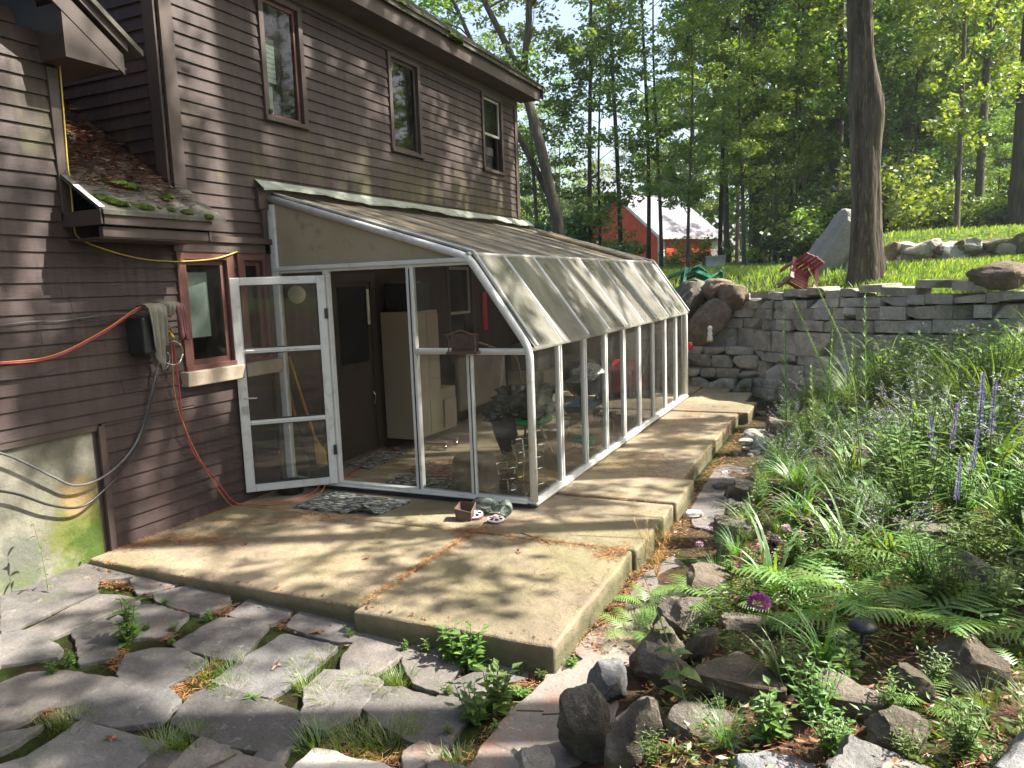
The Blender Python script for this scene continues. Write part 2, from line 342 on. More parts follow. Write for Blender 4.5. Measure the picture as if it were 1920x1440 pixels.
M['blind'] = pm('blind', (.42, .45, .42), (.3, .34, .31), 5, .7, .002, 8)
M['hose_red'] = pm('red_hose', (.38, .05, .06), (.3, .05, .055), 9, .4)
M['hose_or'] = pm('orange_cord', (.55, .2, .05), (.42, .15, .05), 9, .4)
M['yel'] = pm('yellow_cord', (.6, .45, .08), (.45, .35, .08), 9, .5)
M['greyc'] = pm('grey_cable', (.13, .13, .13), (.08, .08, .08), 9, .5)
M['rag'] = pm('khaki_rag', (.25, .24, .19), (.15, .145, .11), 6, .95, .004, 40)
M['ragr'] = pm('red_rag', (.24, .1, .105), (.17, .07, .075), 6, .95, .004, 40)
M['wood'] = pm('yellow_broom', (.6, .3, .06), (.5, .24, .05), 6, .5)
M['straw'] = pm('broom_bristle', (.5, .32, .1), (.4, .24, .07), 40, .9, .003, 150)
M['tub'] = pm('grey_brown_tub', (.2, .17, .135), (.14, .12, .1), 5, .85, .004, 30)
M['green'] = pm('green_vinyl', (.02, .32, .09), (.02, .25, .07), 5, .35)
M['gchair'] = pm('green_chair_paint', (.02, .13, .07), (.03, .17, .1), 5, .5)
M['rchair'] = pm('red_chair_paint', (.25, .025, .025), (.16, .02, .02), 5, .45)
M['barnred'] = pm('barn_red', (.68, .085, .02), (.55, .07, .02), 3, .7)
M['barnroof'] = pm('barn_roof', (.3, .29, .31), (.2, .19, .21), 3, .8)
M['whitetrim'] = pm('white_trim', (.75, .7, .62), (.6, .55, .5), 3, .7)
M['drum'] = pm('galvanised_drum', (.4, .43, .4), (.3, .32, .29), 4, .5)
M['rust'] = pm('rusty_brown_wood', (.085, .05, .036), (.13, .085, .062), 9, .7)
M['cream'] = pm('cream_globe', (.75, .72, .58), (.7, .67, .53), 4, .3)
M['jar'] = glassmat('jar_glass', (.85, .92, .9), .3, (.6, .65, .62), .15, 20)
M['lid'] = pm('white_red_lid', (.7, .62, .6), (.6, .5, .5), 9, .5)
M['stonesill'] = pm('weathered_sill', (.4, .33, .25), (.3, .25, .19), 7, .85, .003, 40)
M['teal'] = pm('teal_plastic', (.03, .42, .3), (.03, .35, .25), 5, .4)
M['blue'] = pm('blue_plastic', (.12, .25, .34), (.08, .18, .28), 5, .4)
M['red'] = pm('red_plastic', (.55, .03, .04), (.45, .03, .03), 5, .4)
def m_rug(name, a, b, c, sc):
    m, nt, out = nodes(name); co = coord(nt, (1, 1, 1), False)
    w = N(nt, 'ShaderNodeTexVoronoi'); w.inputs['Scale'].default_value = sc; mp = N(nt, 'ShaderNodeMapping'); mp.inputs['Scale'].default_value = (.45, 1, 1)
    nt.links.new(co, mp.inputs[0]); nt.links.new(mp.outputs[0], w.inputs['Vector'])
    sp = N(nt, 'ShaderNodeSeparateXYZ'); nt.links.new(w.outputs['Color'], sp.inputs[0])
    col = ramp(nt, sp.outputs[0], [(.2, a), (.5, b), (.62, b), (.9, c)])
    finish(nt, out, col, .95, mth(nt, 'MULTIPLY', w.outputs['Distance'], -1), .01, .1); return m
M['rug'] = m_rug('braided_rug', (.06, .06, .055), (.17, .17, .15), (.42, .42, .38), 55)
M['rug2'] = m_rug('braided_rug_brown', (.14, .08, .055), (.24, .16, .11), (.38, .28, .2), 60)

# ---------------------------------------------------------------- terrain
WX = [-8, 2.2, 3.3, 4.4, 5.3, 6.6, 8.5, 12, 30]; WY = [9.2, 8.4, 8.0, 6.8, 6.0, 5.1, 4.2, 3.0, 0]
def ss(a, b, t):
    t = np.clip((t - a) / (b - a), 0, 1); return t * t * (3 - 2 * t)
def height(x, y):
    x = np.asarray(x, float); y = np.asarray(y, float); s = y - np.interp(x, WX, WY)
    lawn = 1.45 + .38 * ss(0, 3, s) + .02 * np.clip(s, 0, 200)
    lawn = lawn + .55 * ss(0, .8, y - (7.1 + .53 * x)) * ss(4.6, 5.6, x)
    g = -.16 + .3 * ss(4.05, 4.5, x) + .13 * np.clip(x - 4.5, 0, 40)
    g = g + (-.165 - .125 * np.clip((x - .2) / 3.3, 0, 1) + .1 + .16) * (1 - ss(3.6, 4.0, x)) * (1 - ss(-2.3, -2.0, y))
    g = g + (lawn - g) * ss(7.5, 11, x)
    return g + (lawn - g) * ss(.0, .35, s)
def hz(x, y): return float(height(x, y))
def terrain():
    xs = np.concatenate([np.linspace(-150, -9, 24), np.arange(-8, 3.5, .5), np.arange(3.5, 8, .12), np.arange(8, 16, .5), np.linspace(17, 160, 26)])
    ys = np.concatenate([np.linspace(-40, -6, 12), np.arange(-5.6, 2, .14), np.arange(2, 12, .16), np.arange(12, 30, .8), np.linspace(31, 260, 34)])
    X, Y = np.meshgrid(xs, ys); Z = height(X, Y)
    for j in range(len(ys)):
        for i in range(len(xs)):
            x, y = xs[i], ys[j]
            if x > 3.75: Z[j, i] += .035 * noise.noise((x * 2.1, y * 2.1, 0)) + .015 * noise.noise((x * 7, y * 7, 3))
    nx = len(xs); V = np.stack([X, Y, Z], -1).reshape(-1, 3)
    mb = MB(); mb.v = list(map(tuple, V.tolist()))
    mb.f = [[j * nx + i, j * nx + i + 1, (j + 1) * nx + i + 1, (j + 1) * nx + i] for j in range(len(ys) - 1) for i in range(nx - 1)]
    mb.m = [0] * len(mb.f)
    o = mb.build('ground', M['soil'], smooth=True); tag(o, 'brown garden soil rising to green lawn', 'ground', kind='structure')
terrain()
# ---------------------------------------------------------------- paving
def fz(x): return -.035 - .125 * min(1, max(0, (x - .2) / 3.3))
def patio():
    mb = MB(); g = .006
    T = [(0, 2.37, -2.12, -.7), (2.37, 3.63, -2.2, -.7), (0, 2.37, -.7, .45), (2.37, 3.66, -.7, .45), (0, 2.6, .45, 8.0),
         (2.6, 3.68, .45, 1.22), (2.6, 3.55, 1.22, 3.1), (2.6, 3.55, 3.1, 4.95), (2.6, 3.68, 4.95, 5.9), (2.6, 3.5, 5.9, 6.9), (2.6, 3.1, 6.9, 7.8)]
    for i, (a, b, c, d) in enumerate(T):
        dz = [0, .002, -.003, .004, 0, .022, .002, -.006, .01, -.004, -.01][i]
        r = random.Random(i); P = []
        def edge(p, q, on):
            n = 10
            for k in range(n):
                t = k / n; w = r.uniform(-.007, .007) if on else 0
                x, y = p[0] + (q[0] - p[0]) * t, p[1] + (q[1] - p[1]) * t
                P.append((x + (w if abs(q[1] - p[1]) > .01 else 0), y + (w if abs(q[0] - p[0]) > .01 else 0)))
        a, b, c, d = a + g, b - g, c + g, d - g
        edge((a, c), (b, c), c < -2); edge((b, c), (b, d), b > 3); edge((b, d), (a, d), False); edge((a, d), (a, c), False)
        mb.prism(P, -.3, dz)
    o = mb.build('patio', M['slab']); bevel(o, .018, 3); tag(o, 'mossy concrete slab patio and walk round the glasshouse', 'patio', kind='structure')
patio()
FLAGS = [
 [(-0.07,-2.69),(-0.08,-2.63),(-0.02,-2.34),(0.16,-2.35),(0.47,-2.41),(0.48,-2.74),(0.33,-2.72)],
 [(-0.03,-2.71),(0.32,-2.73),(0.51,-2.75),(0.51,-3.04)],
 [(-0.03,-2.34),(-0.06,-2.09),(0.17,-2.01),(0.48,-2.02),(0.5,-2.14),(0.34,-2.28),(0.43,-2.38),(0.15,-2.34)],
 [(0.51,-2.02),(0.82,-2.02),(0.9,-2.05),(0.84,-2.24),(0.76,-2.32),(0.53,-2.18)],
 [(0.61,-2.95),(0.55,-2.45),(0.73,-2.41),(0.87,-2.42),(0.85,-2.64),(0.84,-2.88),(0.83,-2.95)],
 [(0.55,-3.07),(0.62,-2.97),(0.82,-2.98),(1.01,-3.03),(1.06,-3.09),(0.9,-3.24),(0.87,-3.28)],
 [(0.89,-2.87),(0.89,-2.67),(0.98,-2.7),(1.21,-2.83),(1.35,-2.95),(1.25,-3.09),(1.09,-2.98)],
 [(0.96,-2.67),(0.92,-2.49),(1.02,-2.41),(1.31,-2.43),(1.38,-2.58),(1.39,-2.7),(1.32,-2.72),(1.2,-2.8)],
 [(0.88,-2.29),(1.05,-1.99),(1.26,-2.04),(1.43,-2.21),(1.36,-2.38),(1.19,-2.38),(1.0,-2.36)],
 [(1.52,-2.18),(1.48,-2.0),(1.63,-2.03),(1.75,-2.06),(1.86,-2.13),(1.85,-2.31),(1.71,-2.33),(1.55,-2.32)],
 [(1.55,-2.73),(1.54,-2.39),(1.75,-2.33),(1.86,-2.35),(1.96,-2.62),(1.99,-2.72),(1.83,-2.74),(1.61,-2.75)],
 [(1.98,-2.29),(1.92,-2.07),(2.14,-2.01),(2.41,-2.05),(2.45,-2.16),(2.46,-2.29),(2.32,-2.33),(2.16,-2.33)],
 [(2.03,-2.74),(2.04,-2.41),(2.39,-2.4),(2.41,-2.56),(2.41,-2.8),(2.4,-2.92),(2.32,-2.94),(2.06,-2.93)],
 [(2.49,-2.43),(2.44,-2.11),(2.6,-2.09),(2.75,-2.23),(2.78,-2.31),(2.76,-2.45),(2.72,-2.55),(2.67,-2.58),(2.57,-2.56)],
 [(2.76,-2.24),(2.82,-2.15),(3.0,-2.1),(3.11,-2.21),(3.13,-2.35),(3.14,-2.54),(2.98,-2.52),(2.84,-2.39)],
 [(2.87,-2.63),(2.91,-2.81),(3.02,-2.88),(3.26,-2.93),(3.39,-2.95),(3.37,-2.71),(3.34,-2.44),(3.47,-2.28),(3.44,-2.11),(3.28,-2.19),(3.17,-2.42),(3.16,-2.6),(3.04,-2.6),(2.97,-2.58)],
 [(1.09,-3.41),(1.12,-3.28),(1.28,-3.19),(1.57,-3.14),(1.6,-3.36),(1.48,-3.48),(1.5,-3.52),(1.47,-3.65)],
 [(1.64,-3.43),(1.59,-3.11),(1.86,-3.09),(2.02,-3.14),(2.07,-3.31),(1.91,-3.42),(1.75,-3.44)],
 [(1.55,-3.09),(1.42,-2.94),(1.49,-2.83),(1.62,-2.77),(1.84,-2.81),(1.88,-2.94),(1.86,-3.07),(1.66,-3.09)],
 [(1.75,-3.8),(1.8,-3.72),(1.79,-3.6),(1.77,-3.46),(1.96,-3.45),(2.19,-3.43),(2.25,-3.44),(2.28,-3.6),(2.29,-3.67),(1.83,-3.87)],
 [(1.51,-3.68),(1.59,-3.6),(1.62,-3.55),(1.65,-3.68),(1.64,-3.75)],
 [(2.15,-3.27),(2.1,-3.15),(2.08,-3.1),(2.09,-3.0),(2.16,-2.97),(2.36,-2.98),(2.45,-2.97),(2.62,-2.99),(2.65,-3.03),(2.65,-3.15),(2.66,-3.26),(2.62,-3.29),(2.49,-3.31),(2.36,-3.31),(2.25,-3.31)],
 [(2.67,-3.14),(2.66,-3.04),(2.73,-3.07),(2.75,-3.11),(2.81,-3.32),(2.68,-3.33)],
 [(2.71,-3.04),(2.55,-2.83),(2.53,-2.81),(2.51,-2.63),(2.6,-2.6),(2.8,-2.59),(2.84,-2.61),(2.87,-2.84),(2.86,-2.93),(2.83,-3.03)],
 [(2.38,-3.32),(2.67,-3.34),(2.82,-3.33),(2.87,-3.36),(2.89,-3.41),(2.46,-3.61),(2.41,-3.51)],
 [(2.29,-3.59),(2.27,-3.46),(2.38,-3.44),(2.4,-3.54),(2.41,-3.6),(2.31,-3.65)],
 [(2.9,-3.32),(2.89,-3.18),(2.99,-3.16),(3.09,-3.17),(3.17,-3.15),(3.32,-3.15),(3.39,-3.22),(2.93,-3.42)],
 [(3.25,-3.04),(3.28,-2.95),(3.38,-2.96),(3.4,-3.02),(3.36,-3.11),(3.37,-3.16),(3.33,-3.17)],
 [(3.57,-2.97),(3.56,-2.82),(3.56,-2.58),(3.6,-2.33),(3.6,-2.19),(3.7,-2.05),(3.76,-1.92),(3.86,-1.99),(3.94,-2.17),(4.04,-2.64),(4.03,-2.89),(3.64,-3.03)],
 [(3.64,-1.92),(3.65,-1.68),(3.73,-1.51),(3.88,-1.47),(3.99,-1.89),(3.79,-2.0)],
 [(3.73,0.95),(3.69,2.33),(3.76,2.49),(3.98,2.41),(4.23,2.07),(4.29,0.99),(4.2,0.37),(3.83,0.49)],
 [(3.75,-1.35),(3.71,-0.83),(3.82,-0.37),(4.03,-0.63),(4.11,-1.21),(3.94,-1.47)],
 [(-0.14,-3.13),(0.5,-3.08),(0.85,-3.29),(1.08,-3.57),(0.76,-3.87),(-0.04,-3.6)],
 [(3.43,-3.07),(3.98,-3.01),(4.09,-3.57),(3.48,-3.67)],
 [(2.89,-3.49),(3.38,-3.27),(3.43,-3.78),(2.94,-3.89)],
]
def flags():
    root = empty('paving', (2, -2.7, -.13), 'weathered grey flagstones with weeds in the joints', 'paving', kind='structure')
    for i, P in enumerate(FLAGS):
        r = random.Random(i); cx = sum(p[0] for p in P) / len(P); cy = sum(p[1] for p in P) / len(P)
        n = len(P); Q = []
        for k in range(n):                       # irregular chipped outline
            a, b = Vector(P[k]), Vector(P[(k + 1) % n]); L = (b - a).length; m = max(2, int(L / .035))
            for j in range(m):
                p = a.lerp(b, j / m)
                if j == 0: p = p.lerp((Vector(P[k - 1]) + b) / 2, .03)
                if j: p = p + (b - a).normalized().orthogonal() * r.uniform(-.007, .007)
                Q.append((cx + (p.x - cx) * 1.10, cy + (p.y - cy) * 1.10))
        z = fz(cx) + i * .0006 - .01; tilt = (-.038 + r.uniform(-.006, .006), r.uniform(-.006, .006))
        mb = MB().prism(Q, z - .05, z)
        mb.v = [(x, y, zz + (x - cx) * tilt[0] + (y - cy) * tilt[1]) for x, y, zz in mb.v]
        mat = M['flagw'] if i == 26 else M['flagp'] if i in (28, 29, 27) else M['flag']
        o = mb.build('flagstone', mat, root); bevel(o, .006, 2)
        if i == 26: o['label'] = 'pale sunlit flagstone at the bottom of the paving'
        if i == 28: o['label'] = 'pink stained flagstone beside the rocks'
flags()

# ---------------------------------------------------------------- house
EX = .1035
def boards(mb, u0, u1, z0, z1, openings=(), lim=None, plane=lambda u, o, z: (o, u, z), seed=1):
    r = random.Random(seed); i0 = int(math.floor(z0 / EX)); i = i0
    while i * EX < z1:
        zb, zt = max(i * EX, z0), min((i + 1) * EX, z1); i += 1
        if zt - zb < .01: continue
        a, b = (u0, u1) if lim is None else lim(zb, zt)
        if b - a < .02: continue
        segs = [(a, b)]; zm = (zb + zt) / 2
        for (y0, y1, o0, o1) in openings:
            if o0 < zm < o1:
                ns = []
                for s, e in segs:
                    if y1 <= s or y0 >= e: ns.append((s, e)); continue
                    if y0 > s: ns.append((s, y0))
                    if y1 < e: ns.append((y1, e))
                segs = ns
        cut = []
        for s, e in segs:
            while e - s > 2.6:
                L = r.uniform(1.2, 2.5); cut.append((s, s + L - .003)); s += L
            cut.append((s, e))
        for s, e in cut:
            j = r.uniform(-.0015, .0015); o1 = .019 + j; o2 = .004
            mb.quad(plane(s, o1, zb), plane(e, o1, zb), plane(e, o2, zt + .002), plane(s, o2, zt + .002))
            mb.quad(plane(s, 0, zb + .001), plane(e, 0, zb + .001), plane(e, o1, zb), plane(s, o1, zb))
            mb.quad(plane(s, -.01, zb), plane(s, o1, zb), plane(s, o2, zt), plane(s, -.01, zt))
            mb.quad(plane(e, -.01, zb), plane(e, o1, zb), plane(e, o2, zt), plane(e, -.01, zt))
    return mb
house = empty('brown_house', (0, 0, 0), 'brown clapboard house with mossy roof edges and trimmed windows', 'house')
W1 = (.06, .65, 3.45, 4.56); W2 = (2.15, 2.84, 3.46, 4.55); W3 = (4.55, 5.24, 3.52, 4.6)
WA = (-1.1, -.5, 1.26, 2.2); WB = (-.44, -.06, 1.26, 2.2); WC = (3.3, 4.05, .85, 2.15); DR = (.84, 1.64, 0, 2.02)
YF = 5.79
# main block, front
mb = boards(MB(), -1.05, YF, .0, 4.86, [W1, W2, W3, WA, WB, WC, DR])
mb.build('siding', M['siding'], house)
# near wing, front gable wall with its sloping top
def rake(z): return -1.74 - (z - 3.40) / .70
mb = boards(MB(), -9, -1.9, .95, 8.5, [], lim=lambda zb, zt: (-9, min(-1.96 if zb > 2.35 else -1.05, rake(zt) if zt > 3.4 else 9)), seed=4)
mb = boards(mb, -1.9, -1.05, .0, .95, [], seed=5)
mb.build('siding', M['siding'], house)
# side wall of the main block facing the camera side (y = -1.05)
mb = boards(MB(), -7, 0, 2.3, 7.6, [], lim=lambda zb, zt: (max(-7, -3.5 - (7.6 - zt) / .72), min(0, -3.5 + (7.6 - zt) / .72)), plane=lambda u, o, z: (u, -1.05 - o, z), seed=7)
mb.build('siding', M['siding'], house)
mb = boards(MB(), -7, 0, 0, 7.6, [], lim=lambda zb, zt: (max(-7, -3.5 - (7.6 - zt) / .72), min(0, -3.5 + (7.6 - zt) / .72)), plane=lambda u, o, z: (u, YF + o, z), seed=8)
mb.build('siding', M['siding'], house)
mb = MB().box(-7.02, -7, -9, YF, 0, 4.8); mb.box(-7, -.03, -1.07, -1.03, 0, 2.4); mb.box(-7, -.02, -2.02, -1.99, 0, 5.2); mb.box(-7, -.02, -9.02, -9, 0, 8); mb.build('back_wall', M['trim'], house)
# backing behind the boards (cut round the openings)
mb = MB()
for a, b, c, d in ((-9, -1.96, .95, 3.3), (-1.96, -1.1, 0, 2.36), (-1.1, -.5, 0, 1.26), (-.5, -.44, 0, 2.36), (-.44, -.06, 0, 1.26), (-.06, .84, 0, 3.45), (.84, 1.64, 2.02, 3.45), (1.64, 3.3, 0, 3.45), (3.3, 4.05, 0, .85), (3.3, 4.05, 2.15, 3.45), (4.05, YF, 0, 3.45),
                   (-1.05, .06, 3.45, 4.86), (.65, 2.15, 3.45, 4.86), (2.84, 4.55, 3.45, 4.86), (5.24, YF, 3.45, 4.86), (-1.05, -.06, 2.36, 3.45), (-1.1, -.06, 2.2, 2.36)):
    mb.box(-.05, -.012, a, b, c, d)
mb.build('sheathing', M['trim'], house)
# corner boards, trim, drip cap
def part(name, mat, fn, bev=.003, parent=house, smooth=False):
    mb = MB(); fn(mb); o = mb.build(name, mat, parent, smooth)
    if bev: bevel(o, bev)
    return o
part('corner_board', M['trim'], lambda m: (m.box(.0, .032, -1.055, -.93, 2.62, 4.75), m.box(-.12, .0, -1.085, -1.05, 2.62, 5.2)))
part('corner_board', M['trim'], lambda m: m.box(.0, .034, YF - .1, YF + .01, .0, 4.75))
part('corner_board', M['trim'], lambda m: m.box(.0, .032, -2.03, -1.955, 2.38, 3.4))
part('corner_board', M['trim'], lambda m: m.box(.0, .03, -1.935, -1.885, -.05, .93))
part('drip_cap', M['trim'], lambda m: (m.box(.0, .07, -1.13, -.03, 2.285, 2.335), m.box(.0, .045, -1.13, -.03, 2.2, 2.285)))
# foundation
part('foundation', M['stucco'], lambda m: (m.box(-.3, -.015, -9, -1.93, -.4, .93), m.box(-.3, -.005, -9, -1.93, -.4, -.06)), 0)
part('skirt_board', M['trim'], lambda m: m.box(-.02, .012, -9, -1.93, .90, .955))
# eaves
zf = 4.72
part('soffit', M['trim'], lambda m: m.box(-.02, .3, -1.5, YF + .25, zf, zf + .02), 0)
part('fascia', M['trim'], lambda m: m.box(.3, .325, -1.5, YF + .26, zf - .01, zf + .17))
part('frieze_board', M['trim'], lambda m: m.box(.0, .028, -.93, YF - .1, 4.6, zf))
def main_roof(m):
    P = [(.37, 4.87), (.37, 4.93), (-3.5, 7.72), (-7.4, 4.93), (-7.4, 4.87), (-3.5, 7.66)]
    y0, y1 = -1.55, YF + .3; n = len(P)
    m.add([(x, y0, z) for x, z in P] + [(x, y1, z) for x, z in P], [list(range(n))[::-1], list(range(n, 2 * n))] + [(i, (i + 1) % n, n + (i + 1) % n, n + i) for i in range(n)])
    for k in range(26):                      # shingle courses
        t = k / 26; x = .39 - 3.9 * t; z = 4.925 + 2.8 * t; m.box(x - .16, x, y0, y1, z, z + .012, M=None)
part('roof', M['shingle'], main_roof, 0)
part('rake_board', M['trim'], lambda m: (m.add([(.37, YF + .3, 4.72), (.37, YF + .3, 4.9), (-3.5, YF + .3, 7.69), (-3.5, YF + .3, 7.5), (.37, YF + .275, 4.72), (.37, YF + .275, 4.9), (-3.5, YF + .275, 7.69), (-3.5, YF + .275, 7.5)], [(0, 1, 2, 3), (7, 6, 5, 4), (0, 4, 5, 1), (3, 2, 6, 7)])), 0)
rr = random.Random(3)
def moss_row(m, P0, P1, n, r0, r1, seed=0):
    r = random.Random(seed)
    for k in range(n):
        t = r.random(); c = Vector(P0).lerp(Vector(P1), t) + Vector((r.uniform(-.05, .02), 0, r.uniform(-.01, .02))); q = r.uniform(r0, r1)
        pr = [(q * 1.25, -.3 * q), (q * 1.2, .1 * q), (q * .8, .45 * q), (q * .3, .62 * q), (0, .65 * q)]
        b = len(m.v); m.lathe(pr, c, 9)
        for i in range(b, len(m.v)):
            p = Vector(m.v[i]); m.v[i] = tuple(p + (p - c) * .6 * noise.noise(p * 40))
rmoss = part('roof_moss', M['moss'], lambda m: (moss_row(m, (.34, .3, 4.94), (.34, 5.8, 4.94), 90, .02, .055, 1), moss_row(m, (.33, 2.9, 4.93), (.36, 3.3, 4.87), 18, .03, .06, 2)), 0, smooth=True)
# near wing gable eave: rake soffit, rake boards, boxed return
def rk(m, x0, x1, lo, hi, y_end=-1.7, off=0):
    for (ya, yb) in ((-9.2, y_end),):
        za = 3.40 + (-1.74 - ya) * .70 + off; zb = 3.40 + (-1.74 - yb) * .70 + off
        m.add([(x0, ya, za + lo), (x1, ya, za + lo), (x1, yb, zb + lo), (x0, yb, zb + lo), (x0, ya, za + hi), (x1, ya, za + hi), (x1, yb, zb + hi), (x0, yb, zb + hi)],
              [(0, 3, 2, 1), (4, 5, 6, 7), (0, 1, 5, 4), (1, 2, 6, 5), (2, 3, 7, 6), (3, 0, 4, 7)])
part('rake_soffit', M['trim'], lambda m: rk(m, -.02, .25, .0, .02, -1.95, .22))
part('rake_board', M['trim'], lambda m: (rk(m, .25, .275, .02, .16, -1.62, .06), rk(m, .275, .30, .19, .25, -1.6, .06)))
part('wing_roof', M['shingle'], lambda m: (rk(m, -7.2, .33, .25, .29, -1.5, .06)), 0)
def ret(m):
    P = [(-2.06, 3.42), (-2.06, 3.76), (-1.6, 3.44), (-1.68, 3.42)]
    m.add([(.27, y, z) for y, z in P] + [(-.3, y, z) for y, z in P], [(0, 3, 2, 1), (4, 5, 6, 7), (0, 4, 7, 3), (0, 1, 5, 4), (2, 3, 7, 6)])
part('eave_return', M['trim'], ret, 0)
# small mossy lean-to roof in the notch
zr = lambda x: 2.45 + .68 * (.4 - x)
def entry(m):
    y0, y1 = -2.02, -1.06
    P = [(.42, zr(.42)), (.42, zr(.42) - .03), (-3, zr(-3) - .03), (-3, zr(-3))]
    m.add([(x, y0, z) for x, z in P] + [(x, y1, z) for x, z in P], [(0, 1, 2, 3), (7, 6, 5, 4), (0, 4, 5, 1), (0, 3, 7, 4), (1, 5, 6, 2)])
    y1 = -.93; P = [(.42, zr(.42)), (.42, zr(.42) - .03), (.04, zr(.04) - .03), (.04, zr(.04))]
    m.add([(x, -1.06, z) for x, z in P] + [(x, y1, z) for x, z in P], [(0, 1, 2, 3), (7, 6, 5, 4), (0, 4, 5, 1), (0, 3, 7, 4), (1, 5, 6, 2)])
porch = part('entry_roof', M['shingle'], entry, 0)
def sub(p, name, mat, fn, bev=0, smooth=False):
    mb = MB(); fn(mb); o = mb.build(name, mat, None, smooth); o.parent = p; o.matrix_parent_inverse = Matrix.Identity(4)
    if bev: bevel(o, bev)
    return o
sub(porch, 'fascia', M['trim'], lambda m: (m.box(.37, .4, -2.02, -1.06, 2.34, 2.44), m.box(.33, .37, -2.0, -1.08, 2.26, 2.33), m.box(.0, .38, -1.08, -1.06, 2.26, 2.44), m.box(.0, .36, -2.0, -1.08, 2.25, 2.262), m.box(0, .4, -2.03, -2.0, 2.34, 2.44)), .004)
sub(porch, 'drip_edge', M['white'], lambda m: m.add([(.40, -2.03, zr(.40) + .004), (.16, -2.03, zr(.16) + .004), (.16, -1.99, zr(.16) + .008), (.40, -1.99, zr(.4) + .008)], [(0, 1, 2, 3)]))
pmoss = sub(porch, 'moss', M['moss'], lambda m: [moss_row(m, a, b, n, .02, .05, 9 + i) for i, (a, b, n) in enumerate((((.3, -1.95, zr(.3)), (.38, -1.75, zr(.38)), 12), ((.1, -1.75, zr(.1) + .02), (.14, -1.5, zr(.14) + .02), 12), ((.25, -1.35, zr(.25)), (.2, -1.3, zr(.2)), 6), ((.35, -1.7, zr(.35)), (.4, -1.1, zr(.4)), 8)))], 0, True)
def needles(m, n, area, seed, L=(.03, .08), w=.0022, clump=None):
    r = np.random.RandomState(seed); V = []
    for k in range(n):
        x, y, z = area(r); a = r.uniform(0, 2 * pi); l = r.uniform(*L) / 2; dz = r.uniform(-.004, .004)
        dx, dy = cos(a) * l, sin(a) * l; px, py = -sin(a) * w, cos(a) * w
        V += [(x - dx - px, y - dy - py, z - dz), (x + dx - px, y + dy - py, z + dz), (x + dx + px, y + dy + py, z + dz + .001), (x - dx + px, y - dy + py, z - dz + .001)]
    m.arr(np.array(V)); return m
def ra(r):
    t = r.beta(1.6, 1.4); x = .38 - 1.6 * t; y = r.uniform(-1.98, -1.08) - .0; return x, y, zr(x) + .004 + r.uniform(0, .05) * (1 if -.7 < x < .25 else .3)
sub(porch, 'needle_litter', M['litter'], lambda m: needles(m, 4500, ra, 4, (.05, .12), .002))
def leafq(m, n, area, seed, s=(.02, .05), up=.8):
    r = np.random.RandomState(seed); V = []
    for k in range(n):
        x, y, z = area(r); a = r.uniform(0, 2 * pi); q = r.uniform(*s); t1, t2 = r.uniform(-.5, .5, 2) * q * up
        for (dx, dy, dz) in ((-1, 0, t1), (-.2, -.45, 0), (1, 0, t2), (.1, .5, t2 * .3)):
            V.append((x + q * (dx * cos(a) - dy * sin(a)), y + q * (dx * sin(a) + dy * cos(a)), z + abs(dz) + .004))
    m.arr(np.array(V)); return m
sub(porch, 'leaf_litter', M['dryleaf'], lambda m: leafq(m, 900, lambda r: (lambda x: (x, r.uniform(-1.98, -1.08), zr(x) + .01 + r.uniform(0, .04)))(r.uniform(-1.3, .15)), 5, (.015, .045)))

